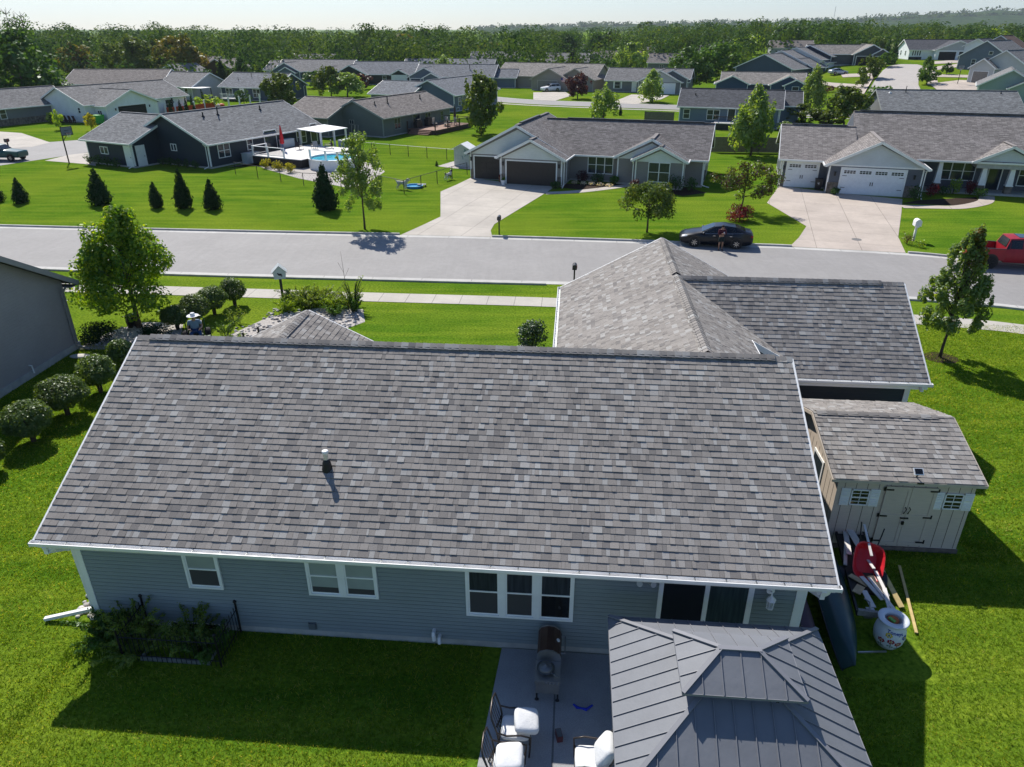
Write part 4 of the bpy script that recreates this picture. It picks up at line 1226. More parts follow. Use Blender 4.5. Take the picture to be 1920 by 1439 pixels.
# ------------------------------------------------------------------ barbecue grill
B = thing('barbecue_grill', 'brown-lidded gas grill with a wok on its side shelf, by the wall', 'grill', W(-.17, 12.0, .03), YAW)
B.scale = (1, 1, .74)
STEEL = mat('stainless_steel', (.34, .34, .34), .35, .12, 3, .5, .7)
LID = mat('grill_lid_copper', (.095, .048, .032), .4, .2, 5, .5, .3)
b = MB()
prof = [(-.26, .88), (-.26, 1.08), (-.20, 1.22), (-.05, 1.30), (.10, 1.28), (.24, 1.14), (.28, .98), (.28, .88)]
b.extr([(x, -.10, z) for x, z in prof], (0, .72, 0)); lid = b.obj('lid', LID, B)
b = MB()
for yy in (-.135, .615): b.extr([(x * 1.03, yy, z + .008) for x, z in prof], (0, .035, 0))
b.obj('lid_end', STEEL, lid)
b = MB(); b.tube([(.27, .02, 1.02), (.37, .02, 1.02), (.37, .52, 1.02), (.27, .52, 1.02)], .016, 8); b.obj('handle', STEEL, lid)
b = MB(); b.lathe([(.05, 0), (.05, .015), (.03, .02)], 12, (.2, .27, 1.2), 0, Matrix.Rotation(R(48), 3, 'Y')); b.obj('thermometer', WHITE, lid)
b = MB(); b.pb(-.26, .28, -.14, .66, .72, .88); b.pb(-.24, .24, -.1, .6, .16, .70); b.obj('body', DARK, B)
b = MB(); b.extr([(-.28, -.70, .86), (.28, -.70, .86), (.28, -.14, .86), (-.28, -.14, .86)], (0, 0, .04)); b.pb(-.28, .28, -.73, -.70, .78, .90); b.pb(-.26, .26, -.70, -.66, .36, .86); b.obj('side_shelf', STEEL, B)
b = MB()
for k in range(4): b.lathe([(.028, 0), (.024, .035)], 10, (-.02 + k * .08, -.73, .84), 0, Matrix.Rotation(R(90), 3, 'X'))
b.obj('hook', STEEL, B)
for sx in (-.23, .23):
    for sy in (-.66, .6):
        l = MB(); l.pb(sx - .02, sx + .02, sy - .02, sy + .02, .08, .86); l.lathe([(.045, -.015), (.045, .015)], 12, (sx, sy, .045), 0, Matrix.Rotation(R(90), 3, 'X')); l.obj('leg', DARK, B)
b = MB(); b.lathe([(.04, .0), (.12, .02), (.2, .085), (.205, .095), (.19, .09)], 20, (0, 0, 0)); b.lathe([(.19, .09), (.12, .135), (.03, .15), (.03, .18), (.005, .185)], 20, (0, 0, 0)); b.tube([(.14, -.14, .09), (.27, -.25, .1)], .014)
tag(b.obj('lidded_pan', mat('pan_grey', (.16, .17, .18), .35, .1, 4, .5, .4), None, W(-.22, 11.58, .70), YAW, True), 'grey lidded pan on the shelf of the grill', 'pan')

# ------------------------------------------------------------------ patio armchairs
FRM = mat('chair_frame_bronze', (.06, .05, .045), .35, .2, 4, .5, .5)
CUSH = mat('cushion_white', (.70, .71, .72), .85, .06, 3, .2, 0, .3, 20)
def cushion(mb, c, s, M=None, puff=.12):
    nu, nv = 16, 8
    V, Fq = [], []
    for i in range(nv + 1):
        t = -math.pi / 2 + math.pi * i / nv
        for k in range(nu):
            a = 2 * math.pi * k / nu
            e = .38
            sg = lambda q, p_: math.copysign(abs(q) ** p_, q)
            p = Vector((s[0] / 2 * sg(math.cos(t), e) * sg(math.cos(a), e), s[1] / 2 * sg(math.cos(t), e) * sg(math.sin(a), e), s[2] / 2 * sg(math.sin(t), .7)))
            V.append((M @ p if M is not None else p) + Vector(c))
    for i in range(nv):
        for k in range(nu):
            k2 = (k + 1) % nu; Fq.append((i * nu + k, i * nu + k2, (i + 1) * nu + k2, (i + 1) * nu + k))
    return mb.add(V, Fq)
def armchair(loc, rz, label):
    c = thing('patio_armchair', label, 'armchair', loc, rz, 'bronze patio armchairs')
    fr = MB()
    for sx in (-.33, .33):
        fr.tube([(sx, .30, 0), (sx, .32, .35), (sx, .33, .58), (sx * 1.02, .12, .64), (sx * 1.03, -.16, .60), (sx, -.36, .66), (sx, -.46, 1.02)], .02, 6)
        fr.tube([(sx, -.44, 0), (sx, -.32, .4), (sx, -.36, .66)], .02, 6)
    fr.tube([(-.33, -.46, 1.02), (-.16, -.5, 1.07), (.16, -.5, 1.07), (.33, -.46, 1.02)], .02, 6)
    for zz, yy in ((.36, .3), (.36, -.32)): fr.tube([(-.33, yy, zz), (.33, yy, zz)], .016, 6)
    for k in range(5):
        x = -.22 + k * .11; fr.tube([(x, -.33, .4), (x, -.42, .75), (x, -.49, 1.05)], .009, 4)
    fr.obj('frame', FRM, c, smooth_=True)
    s_ = MB(); cushion(s_, (0, 0, .43), (.58, .62, .13)); s_.obj('seat_cushion', CUSH, c, smooth_=True)
    return c
a1 = W(-.78, 10.25, .03); a2 = W(-.86, 9.42, .03); a3 = W(.75, 9.66, .03)
armchair(a1, YAW - R(90), 'bronze patio armchair with a thrown white pillow, closest to the grill')
armchair(a2, YAW - R(90), 'bronze patio armchair with a plump white back pillow, second from the grill')
armchair(a3, YAW + R(90), 'bronze patio armchair half under the gazebo edge')
def pillow(loc, rot, s_, label):
    mb = MB(); cushion(mb, (0, 0, 0), s_)
    o = mb.obj('pillow', CUSH, None, loc, 0, True); o.rotation_euler = rot
    tag(o, label, 'pillow', 'white patio pillows'); return o
pillow(a1 + Vector((.22, .02, .62)), (R(8), R(10), YAW + R(8)), (.52, .56, .2), 'white pillow lying aslant on the chair closest to the grill')
pillow(a2 + Vector((.02, -.02, .64)), (R(4), R(-8), YAW + R(3)), (.56, .6, .24), 'white pillow on the second chair from the grill')
pillow(a3 + Vector((.28, .0, .70)), (R(0), R(-62), YAW + R(4)), (.56, .6, .24), 'white back pillow propped in the chair at the gazebo edge')
b = MB(); b.pb(-.06, .06, -.11, .11, 0, .16)
cb = thing('small_carton', 'small grey and red carton on the patio floor', 'carton', W(.12, 10.42, .03), YAW + R(15)); b.obj('box', mat('carton_red', (.11, .035, .04), .6), cb)
b = MB(); b.pb(-.05, .05, -.1, .1, .16, .165); b.obj('lid', mat('carton_grey', (.1, .11, .12), .6), cb)
b = MB(); b.tube([(-.2, .06, .02), (-.12, -.02, .02), (-.02, -.03, .02), (.08, -.06, .02), (.14, .0, .02), (.22, .07, .02)], [.02, .035, .02, .04, .03, .02], 6)
tag(b.obj('dog_toy', mat('toy_blue', (.01, .03, .42), .6, .2), None, W(.62, 11.22, .03), YAW), 'bright blue curved toy on the shaded patio', 'toy')

# ------------------------------------------------------------------ window well with iron fence and weeds
WWL = thing('egress_window_well', 'ribbed metal window well sunk at the foot of the rear wall', 'window well', W(-9.0, 12.3), YAW)
b = MB(); b.pb(-.85, -.8, -.55, .45, -.25, .1); b.pb(.8, .85, -.55, .45, -.25, .1); b.pb(-.85, .85, -.6, -.55, -.25, .1); b.obj('liner', mat('galvanised', (.3, .32, .34), .5, .2, 6, .5, .5), WWL)
b = MB(); b.pb(-.7, .7, .48, .5, .02, .2); b.obj('frame', WHITE, WWL); b = MB(); b.pb(-.62, .62, .465, .48, .05, .18); b.obj('pane', NIGHT, WWL)
IF = thing('iron_fence', 'low black wrought iron fence round the window well', 'iron fence', W(-9.0, 12.3), YAW)
IFP = [(-1.25, .48), (-1.25, -.62), (1.15, -.62), (1.15, .48)]
rl, pk = MB(), MB()
for a, b_ in zip(IFP, IFP[1:]):
    A_, B_ = Vector((*a, 0)), Vector((*b_, 0)); L = (B_ - A_).length
    for zz in (.18, .74): rl.tube([A_ + Vector((0, 0, zz)), B_ + Vector((0, 0, zz))], .012, 5)
    n = int(L / .12)
    for k in range(1, n):
        p = A_.lerp(B_, k / n); pk.tube([p, p + Vector((0, 0, .82))], .008, 4); pk.ell(p + Vector((0, 0, .86)), (.013, .013, .045), 5, 4)
rl.obj('rail', BLACK, IF); pk.obj('picket', BLACK, IF)
for p in IFP:
    q = MB(); q.tube([(p[0], p[1], -.1), (p[0], p[1], .95)], .026, 6); q.ell((p[0], p[1], .99), (.045, .045, .045), 8, 6); q.obj('post', BLACK, IF)
def spray(name, label, loc, n, h, spread, leaf, seed, cat='plant', leafs=16, ls=.07, group=None, stem=None):
    """a clump of arching stems with small leaves"""
    rg = random.Random(seed); st = MB(); L = []
    for k in range(n):
        a = rg.uniform(0, 6.28); r0 = rg.uniform(0, spread * .35); hh = h * rg.uniform(.55, 1.05); r1 = spread * rg.uniform(.3, 1.15)
        pts = []
        for i in range(6):
            t = i / 5; r = r0 + (r1 - r0) * t ** 1.7
            pts.append(Vector((r * math.cos(a), r * math.sin(a), hh * math.sin(min(1, t * .8) * 1.57 / .8 * .72) / math.sin(1.57 * .9) * .98)))
        st.tube(pts, [.008 * h + .002] * 5 + [.002], 4)
        for j in range(leafs):
            t = rg.uniform(.2, 1); i = min(4, int(t * 5)); p = pts[i].lerp(pts[i + 1], t * 5 - i)
            L.append(p)
    rgn = np.random.default_rng(seed); C = np.array([tuple(p) for p in L])
    V, Q = leaf_quads(C, np.full((len(C), 3), ls * .9), len(C) * 2, ls, rgn, .3, .4, .2)
    t = thing(name, label, cat, loc, 0, group)
    st.obj('stem', mat(stem or 'green_stem', (.05, .07, .02), .8), t); link('foliage', fast_mesh('foliage', V, Q, LEAF[leaf]), t)
    return t
spray('weed_clump', 'tall feathery weed by the corner post of the iron fence', W(-10.35, 12.35), 26, 1.2, .8, 'weed', 3, 'weed', 60, .075)
spray('weed_clump', 'low sprawling weeds between wall corner and iron fence', W(-10.9, 12.25), 34, .65, .95, 'green', 4, 'weed', 60, .085)
spray('weed_clump', 'weeds crowding the iron fence beside the well', W(-10.0, 11.85), 34, .55, .9, 'weed', 5, 'weed', 60, .085)
spray('weed_clump', 'tall weeds growing up out of the window well', W(-8.75, 12.2), 28, 1.0, .85, 'weed', 6, 'weed', 60, .08)
spray('weed_clump', 'dark leafy weeds inside the iron fence end', W(-8.3, 12.0), 26, .65, .7, 'green', 7, 'weed', 60, .085)

# ------------------------------------------------------------------ clutter beside the house
def hull(name, label, loc, rz, L, wid, dep, material, lean, trimm):
    """a canoe lying on its side, keel outwards"""
    t = thing(name, label, 'canoe', loc, rz)
    n, m_ = 22, 9
    V, Fq = [], []
    for i in range(n + 1):
        u = -1 + 2 * i / n
        w = wid / 2 * (1 - abs(u) ** 2.3) ** .8 + .012; rise = .16 * abs(u) ** 3; d = dep * (1 - .12 * u * u)
        for k in range(m_ + 1):
            a = math.pi * k / m_
            V.append(Vector((w * math.cos(a) * (1 - .12 * math.sin(a)), u * L / 2 * (1 - .03 * (1 - math.sin(a))), rise - d * math.sin(a) ** .62)))
    Mx = Matrix.Rotation(lean, 3, 'Y')
    V = [Mx @ v for v in V]
    for i in range(n):
        for k in range(m_): q = i * (m_ + 1) + k; Fq.append((q, q + 1, q + m_ + 2, q + m_ + 1))
    z = min(v.z for v in V)
    V = [v - Vector((0, 0, z)) for v in V]
    mb = MB(); mb.add(V, Fq); mb.obj('hull', material, t, smooth_=True)
    g = MB()
    for k in (0, m_): g.tube([V[i * (m_ + 1) + k] for i in range(n + 1)], .018, 5)
    g.obj('gunwale', trimm, t)
    s_ = MB()
    for u in (.3, .72): i = int(n * u); s_.tube([V[i * (m_ + 1)], V[i * (m_ + 1) + m_]], .03, 5)
    s_.obj('thwart', mat('ash_wood', (.3, .2, .1), .6), t)
    return t
hull('canoe', 'dark green canoe lying on its side against the house', W(7.0, 15.15), YAW + R(-7), 5.3, 1.05, .42, mat('canoe_green', (.010, .045, .048), .35, .15, 2, .5), R(-142), DARK)
hull('canoe', 'maroon boat hull standing between the wall corner and the green canoe', W(5.85, 14.2), YAW + R(-2), 4.0, .85, .4, mat('canoe_maroon', (.045, .018, .030), .5, .2, 2, .4), R(-98), DARK)
TR = thing('utility_trailer', 'low black flat trailer loaded with scrap wood', 'trailer', W(8.1, 15.9), YAW + R(-8))
b = MB()
for x in (-.42, .42): b.beam((x, -1.75, .42), (x, 1.75, .5), .06, .09)
for yy in (-1.72, -.9, 0, .9, 1.72): b.beam((-.42, yy, .43), (.42, yy, .43), .05, .06)
b.obj('frame', BLACK, TR)
b = MB(); b.pb(-.40, .40, -.88, 1.7, .45, .47); b.obj('deck', mat('trailer_deck', (.05, .045, .04), .9, .3, 5), TR)
b = MB(); b.beam((.0, 1.75, .48), (-.12, 2.5, .95), .05, .05); b.lathe([(.05, 0), (.03, .1)], 8, (-.12, 2.5, .95)); b.obj('tongue', BLACK, TR)
for x in (-.52, .52):
    w_ = MB(); Mx = Matrix.Rotation(R(90), 3, 'Y'); w_.lathe([(.13, -.07), (.24, -.07), (.25, -.03), (.25, .03), (.24, .07), (.13, .07)], 20, (x, -.1, .25), 0, Mx); wo_ = w_.obj('wheel', DARK, TR)
    w_ = MB(); w_.lathe([(.14, -.05), (.14, .05)], 14, (x, -.1, .25), 0, Mx); w_.obj('rim', STEEL, wo_)
b = MB(); b.pb(-.45, .45, -1.8, -1.72, .44, .6); b.obj('tail_bar', mat('grey_lumber', (.25, .24, .22), .8, .2, 8), TR)
RW = mat('scrap_white_wood', (.66, .63, .60), .8, .1, 5); RP = mat('scrap_pine', (.52, .38, .22), .8, .2, 6)
trp = W(8.1, 15.9); tyaw = YAW + R(-8)
def on_tr(x, y, z): return trp + Matrix.Rotation(tyaw, 3, 'Z') @ Vector((x, y, z))
for k, (x, y, z, L, w_, a, tlt, m_) in enumerate(((-.22, 1.1, .58, 1.5, .14, 84, 4, RW), (-.02, 1.25, .62, 1.3, .2, 98, 3, RW), (-.33, .6, .56, 1.2, .09, 80, -3, RW), (.22, -1.05, .62, 1.25, .09, 104, 5, RW), (.05, -.85, .58, .9, .12, 112, 2, RW), (.3, -1.3, .66, .8, .10, 88, -2, RW), (-.1, -1.25, .54, .6, .14, 100, 0, RW), (.33, -.6, .58, 1.0, .08, 95, 2, RW), (-.2, -.55, .53, .5, .16, 140, 0, RP), (.12, .2, .68, .9, .07, 100, 6, RW), (-.28, -.95, .55, .35, .2, 60, 0, RP), (.33, 1.15, .57, 1.2, .05, 92, 0, BLACK))):
    b = MB(); b.box((0, 0, 0), (L, w_, .025), 0, 0)
    o = b.obj('board', m_, None, on_tr(x, y, z)); o.rotation_euler = (0, R(tlt), tyaw + R(a))
    tag(o, 'dark scrap strip lying along the trailer' if m_ is BLACK else ('small offcut of bare pine among the white boards' if m_ is RP else 'white painted scrap board piled on the black trailer'), 'board', 'scrap boards on the trailer')
# red wheelbarrow lying upturned on the trailer
WB = thing('wheelbarrow', 'red steel wheelbarrow tipped over on the trailer', 'wheelbarrow', on_tr(.08, .15, .62), tyaw + R(-12))
RED = mat('barrow_red', (.55, .012, .022), .35, .1, 3, .5)
b = MB(); n = 20
ring = []
for z, rx, ry, oy in ((0, .22, .30, 0), (.05, .27, .36, 0), (.26, .38, .50, -.05), (.27, .40, .52, -.05), (.25, .37, .49, -.05), (.06, .25, .34, 0)):
    ring.append([(rx * math.copysign(abs(math.cos(a)) ** .6, math.cos(a)), oy + ry * math.copysign(abs(math.sin(a)) ** .6, math.sin(a)), z) for a in [2 * math.pi * k / n for k in range(n)]])
Mx = Matrix.Rotation(R(38), 3, 'X') @ Matrix.Rotation(R(12), 3, 'Y')
V = [Mx @ Vector(p) for r_ in ring for p in r_]
b.add(V, [(i * n + k, i * n + (k + 1) % n, (i + 1) * n + (k + 1) % n, (i + 1) * n + k) for i in range(5) for k in range(n)] + [tuple(range(n - 1, -1, -1)), tuple(range(5 * n, 6 * n))])
b.obj('tray', RED, WB, smooth_=False)
for sx in (-.2, .2):
    h = MB(); h.tube([Mx @ Vector((sx, -.25, -.05)), Mx @ Vector((sx * 1.1, .45, .02)), Mx @ Vector((sx * 1.5, 1.0, .16))], .018, 6); h.obj('handle', BLACK, WB)
b = MB(); b.lathe([(.05, -.035), (.13, -.035), (.14, 0), (.13, .035), (.05, .035)], 18, Mx @ Vector((0, -.48, -.12)), 0, Mx @ Matrix.Rotation(R(90), 3, 'Y')); b.obj('wheel', DARK, WB)
b = MB(); b.box((0, 0, 0), (.06, 1.0, .03)); o = b.obj('plank', RW, None, on_tr(.10, .45, 1.12)); o.rotation_euler = (R(18), 0, tyaw + R(4)); tag(o, 'slim white plank laid across the red wheelbarrow', 'plank')
# yellow planks on the grass
def plank(label, a, b_, w_, m_, th=.03, up=.03):
    mb = MB(); A_, B_ = Vector(a), Vector(b_); c = (A_ + B_) / 2
    mb.beam(A_ - c, B_ - c, w_, th); o = mb.obj('plank', m_, None, c + Vector((0, 0, up))); return tag(o, label, 'plank')
PINE = mat('yellow_pine', (.58, .44, .19), .75, .15, 7)
plank('long yellow pine stick lying on the grass', W(9.42, 16.6, .06), W(8.88, 14.1, .02), .07, PINE)
plank('short yellow pine plank leaning on the trailer', W(8.62, 15.95, .42), W(8.85, 14.95, .05), .14, PINE)
plank('aluminium pole across the grass by the painted pot', W(7.2, 13.3, .06), W(7.85, 13.32, .12), .035, STEEL)
# painted pot
PT = thing('painted_pot', 'big white pot painted with flowers and blue lettering', 'pot', W(8.02, 13.72), YAW)
POTW = mat('glazed_white', (.62, .66, .70), .35, .06, 3, .5)
prf = [(.17, 0), (.25, .06), (.335, .22), (.36, .40), (.34, .56), (.28, .68), (.25, .74), (.255, .78), (.345, .80), (.35, .835), (.335, .845), (.20, .84), (.19, .80), (.20, .70), (.20, .62)]
b = MB(); b.lathe(prf, 32); b.obj('body', POTW, PT, smooth_=True)
def pr_(z):
    return float(np.interp(z, [q[1] for q in prf[:7]], [q[0] for q in prf[:7]]))
def on_pot(ang, z, off=.004):
    r = pr_(z) + off; a = R(ang); return Vector((r * math.cos(a), r * math.sin(a), z))
def dab(mb, ang, z, da, dz, n=10):
    c = on_pot(ang, z, .006); P = [on_pot(ang + math.degrees(da / pr_(z)) * math.cos(q), z + dz * math.sin(q), .005) for q in [2 * math.pi * k / n for k in range(n)]]
    mb.add([c] + P, [(0, k + 1, (k + 1) % n + 1) for k in range(n)])
pm = {k: MB() for k in ('red', 'yellow', 'green', 'blue')}
for (ca, cz, col) in ((-78, .34, 'red'), (-106, .40, 'red'), (-118, .56, 'yellow'), (-52, .50, 'blue'), (-140, .36, 'red')):
    for k in range(7):
        q = 2 * math.pi * k / 7; dab(pm[col], ca + 10 * math.cos(q), cz + .045 * math.sin(q), .022, .026)
    dab(pm['yellow' if col != 'yellow' else 'green'], ca, cz, .02, .02)
    if col == 'red':
        for k in range(4): dab(pm['green'], ca + 1, cz - .09 - .03 * k, .008, .02)
        dab(pm['green'], ca - 7, cz - .14, .03, .014); dab(pm['green'], ca + 8, cz - .16, .03, .014)
for k, col in (('red', (.30, .01, .02)), ('yellow', (.55, .42, .04)), ('green', (.03, .12, .04)), ('blue', (.02, .06, .30))):
    pm[k].obj('painted_flower', mat('paint_' + k, col, .5), PT)
tx = bpy.data.curves.new('lettering', 'FONT'); tx.body = 'Toneys'; tx.size = .125; tx.align_x = 'CENTER'; tx.offset = .003; tx.resolution_u = 3
to = bpy.data.objects.new('lettering', tx); COL.objects.link(to)
me = bpy.data.meshes.new_from_object(to.evaluated_get(bpy.context.evaluated_depsgraph_get()))
bpy.data.objects.remove(to)
for v in me.vertices:
    z = .60 + v.co.y * .8 - v.co.x * .10; p = on_pot(-96 + math.degrees(v.co.x / .31), z, .007); v.co = p
me.materials.clear(); me.materials.append(mat('paint_blue', (.02, .06, .30), .5)); link('lettering', me, PT)
b = MB(); b.ell((.02, .03, .76), (.14, .14, .05), 12, 6); b.obj('soil', mat('orange_bag', (.5, .14, .04), .7, .3, 9), PT)
b = MB(); b.box((-.05, -.04, .82), (.07, .16, .04), R(30)); b.obj('seed_packet', mat('packet_green', (.15, .4, .06), .5, .3, 20), PT)
b = MB(); b.pb(-.1, .1, -.05, .05, .0, .28); b.tube([(0, 0, .28), (0, .1, .4), (-.1, .2, .42)], .02, 6)
tag(b.obj('tow_coupler', STEEL, None, W(7.72, 14.28, .3), YAW), 'bare metal coupler block between trailer and painted pot', 'coupler')
# ------------------------------------------------------------------ houses across the street
SHK = siding('shake_white', (.74, .76, .72), .16)
S1 = siding('siding_taupe', (.25, .235, .22), .13)
R1 = far_roof('roof_weathered', (.185, .172, .168))
H1 = House('house', 'taupe house with pale gables and two brown garage doors', (-4.12, 73.92), -17, S1, R1)
z1 = H1.block(0, 9.7, 0, 11.2, 2.6, .52, 'y', .4, .4)
H1.block(3.7, 9.72, -1.7, .35, 2.6, .50, 'y', .4, .4, ends=(1, 0))
H1.block(6, 22.4, 2.1, 11.4, 2.6, .535, 'x', .4, .4, ends=(0, 1))
H1.block(14.4, 20.7, 1.5, 6, 2.6, .5, 'y', .35, .35, ends=(1, 0))
H1.block(16.3, 20.72, .2, 1.7, 2.6, .49, 'y', .35, .35, ends=(1, 0))
fa, fb = H1.face(0, 0, 0), H1.face(0, -1.7, 0)
H1.gable_panel('gable', fa, .05, 9.65, 2.42, .50, SHK); H1.gable_panel('gable', fb, 3.75, 9.67, 2.42, .48, SHK)
H1.gable_panel('gable', H1.face(0, 1.5, 0), 14.45, 20.6, 2.4, .48, SHK); H1.gable_panel('gable', H1.face(0, .2, 0), 16.35, 20.67, 2.4, .48, SHK)
BRN = mat('garage_door_brown', (.040, .033, .030), .5, .1)
H1.garage(fa, .45, 2.6, 2.15, BRN, 4, 0); H1.garage(fb, 4.3, 4.85, 2.15, BRN, 4, 0)
H1.window(H1.face(0, 2.1, 0), 11.4, .75, 2.5, 1.7, 3, 2); H1.window(H1.face(0, .2, 0), 17.5, .6, 2.0, 1.8, 2, 2)
H1.door(H1.face(0, 2.1, 0), 15.1, .95, 2.1, .2, None, True)
H1.window(H1.face(22.4, 0, 90), 7.5, 1.1, .6, 1.4, 1, 2); H1.window(H1.face(22.4, 0, 90), 4.0, .9, .5, 1.2, 1, 2)
for f_, u in ((fa, .12), (fb, 3.95), (fb, 9.45)): H1.lamp(f_, u, 1.75)
b = MB()
for f_, u0, u1 in ((fa, .05, .3), (fb, 3.78, 4.12), (fb, 9.3, 9.66)): H1.fbox(b, f_, u0, u1, .05, .95, .002, .08)
b.obj('stone_base', STONE, H1.t)
H1.spout(fb, 9.95, 2.5); H1.spout(H1.face(0, .2, 0), 16.1, 2.5); H1.spout(H1.face(22.4, 0, 90), 1.9, 2.5)
b = MB()
for x, y0, y1, zz, ax in ((4.85, 1, 8, z1, 'y'), (0, 0, 0, 0, 0)):
    if ax: b.pb(x - .13, x + .13, y0, y1, zz + .02, zz + .11)
b.pb(8.2, 21.8, 6.62, 6.88, 2.6 + .535 * 4.65 + .18, 2.6 + .535 * 4.65 + .27); b.obj('ridge_vent', DARK, H1.t)
b = MB(); b.pb(22.42, 22.6, 3.1, 3.4, .5, 1.4); b.pb(22.42, 22.55, 3.6, 3.9, .9, 1.3); b.obj('utility_meter', mat('grey_metal', (.12, .13, .13), .5), H1.t)
H1.finish()

S2 = siding('siding_graphite', (.10, .11, .135), .13); SHB = siding('shake_grey', (.58, .62, .64), .16)
R2 = far_roof('roof_taupe', (.235, .215, .203))
H2 = House('house', 'graphite house with white carriage garage doors and a columned porch', (25.43, 69.85), -17, S2, R2)
H2.block(0, 6.4, 0, 11, 2.6, .41, 'x', .4, .4, ends=(1, 0))
H2.block(3.9, 11.6, -2.0, 5, 2.6, .5, 'y', .4, .4, ends=(1, 0))
H2.block(6.2, 30, 3.2, 12.5, 3.72, .5, 'x', 2.0, .4, ends=(0, 1))
H2.block(16.4, 21.2, 1.3, 6, 2.95, .5, 'y', .4, .35, ends=(1, 0), z0=2.6)
f1, f2, f3 = H2.face(0, 0, 0), H2.face(0, -2.0, 0), H2.face(0, 3.2, 0)
H2.gable_panel('gable', f2, 3.95, 11.55, 2.55, .47, SHB); H2.gable_panel('gable', H2.face(0, 1.3, 0), 16.5, 21.1, 2.9, .46, SHB)
b = MB(); H2.fbox(b, f2, 3.9, 11.6, 2.44, 2.58, .03, .07); H2.fbox(b, f1, 6.2, 30, 2.7, 2.9, -1.9, -1.7); b.obj('beam', WHITE, H2.t)
GW = mat('garage_door_white', (.80, .82, .84), .5, .04)
H2.garage(f1, .45, 2.7, 2.2, GW, 4, 2, hardware=True); H2.garage(f2, 5.0, 5.2, 2.2, GW, 4, 4, hardware=True)
b = MB()
for u0, u1, f_ in ((.02, .3, f1), (3.95, 4.85, f2), (10.35, 11.55, f2)): H2.fbox(b, f_, u0, u1, .02, 1.0, .002, .08)
b.obj('stone_base', STONE, H2.t)
for f_, u in ((f1, .15), (f2, 4.45), (f2, 10.95)): H2.lamp(f_, u, 1.6)
for k, x in enumerate((13.6, 17.2, 19.4, 22.4)):
    b = MB(); n = 4
    b.add([(x + sx * w_, 1.7 + sy * w_, z) for z, w_ in ((.85, .26), (2.7, .15)) for sx, sy in ((-1, -1), (1, -1), (1, 1), (-1, 1))], [(0, 1, 5, 4), (1, 2, 6, 5), (2, 3, 7, 6), (3, 0, 4, 7), (4, 5, 6, 7)]); b.pb(x - .3, x + .3, 1.4, 2.0, .8, .88)
    po = b.obj('column', WHITE, H2.t); b = MB(); b.pb(x - .27, x + .27, 1.43, 1.97, 0, .8); b.obj('pedestal', STONE, po)
H2.window(f3, 13.9, .85, 3.0, 1.7, 3, 2); H2.door(f3, 18.0, 1.0, 2.1, .2, None, True); H2.window(f3, 20.4, .6, 2.4, 1.9, 2, 2)
b = MB(); b.pb(12.0, 24, 1.2, 3.2, .0, .16); b.obj('porch_floor', CONC, H2.t)
H2.spout(f2, 11.75, 2.5); H2.spout(f1, -.15, 2.5)
b = MB(); b.pb(.6, 5.6, 5.37, 5.63, 2.6 + .41 * 5.5 + .18, 2.6 + .41 * 5.5 + .27); b.pb(6.8, 29.4, 7.72, 7.98, 3.72 + .5 * 4.65 + .18, 3.72 + .5 * 4.65 + .27); b.obj('ridge_vent', DARK, H2.t)
H2.finish()
# bins, pots and shrubs by these two houses
t = thing('wheeled_bin', 'dark wheeled bin with a white mark before the white single garage', 'bin', H2.W(3.35, -.75), R(-17))
b = MB(); b.add([(sx * w_, sy * d, z) for z, w_, d in ((.1, .24, .26), (.98, .31, .36)) for sx, sy in ((-1, -1), (1, -1), (1, 1), (-1, 1))], [(0, 1, 5, 4), (1, 2, 6, 5), (2, 3, 7, 6), (3, 0, 4, 7), (4, 5, 6, 7), (3, 2, 1, 0)]); b.obj('body', DARK, t)
b = MB(); b.box((0, 0, 1.01), (.66, .78, .05)); b.box((0, .4, .97), (.5, .06, .06)); b.obj('lid', DARK, t)
b = MB(); b.pb(-.1, .02, -.345, -.33, .62, .66); b.pb(.0, .03, -.345, -.33, .52, .76); b.pb(-.1, -.07, -.345, -.33, .64, .76); b.obj('painted_mark', WHITE, t)
for sx in (-.22, .22):
    b = MB(); b.lathe([(.1, -.03), (.1, .03)], 12, (sx, .3, .1), 0, Matrix.Rotation(R(90), 3, 'Y')); b.obj('wheel', BLACK, t)
def planter(label, loc, m_, leaf, r=.22, h=.42):
    t = thing('planter', label, 'planter', loc)
    b = MB(); b.lathe([(r * .7, 0), (r, h), (r * 1.08, h), (r * 1.08, h + .04), (r * .9, h + .04), (r * .85, h - .05)], 14); b.obj('pot', m_, t)
    V, Q = leaf_quads([(0, 0, h + .12)], [(r, r, .2)], 90, .12, np.random.default_rng(3)); link('plant', fast_mesh('plant', V, Q, LEAF[leaf]), t)
planter('white planter tub between the two brown garage doors', H1.W(4.1, -2.2), WHITE, 'green')
planter('terracotta planter beside the white tub at the garage corner', H1.W(3.45, -1.0), mat('terracotta', (.25, .11, .06), .8), 'crimson', .2, .5)
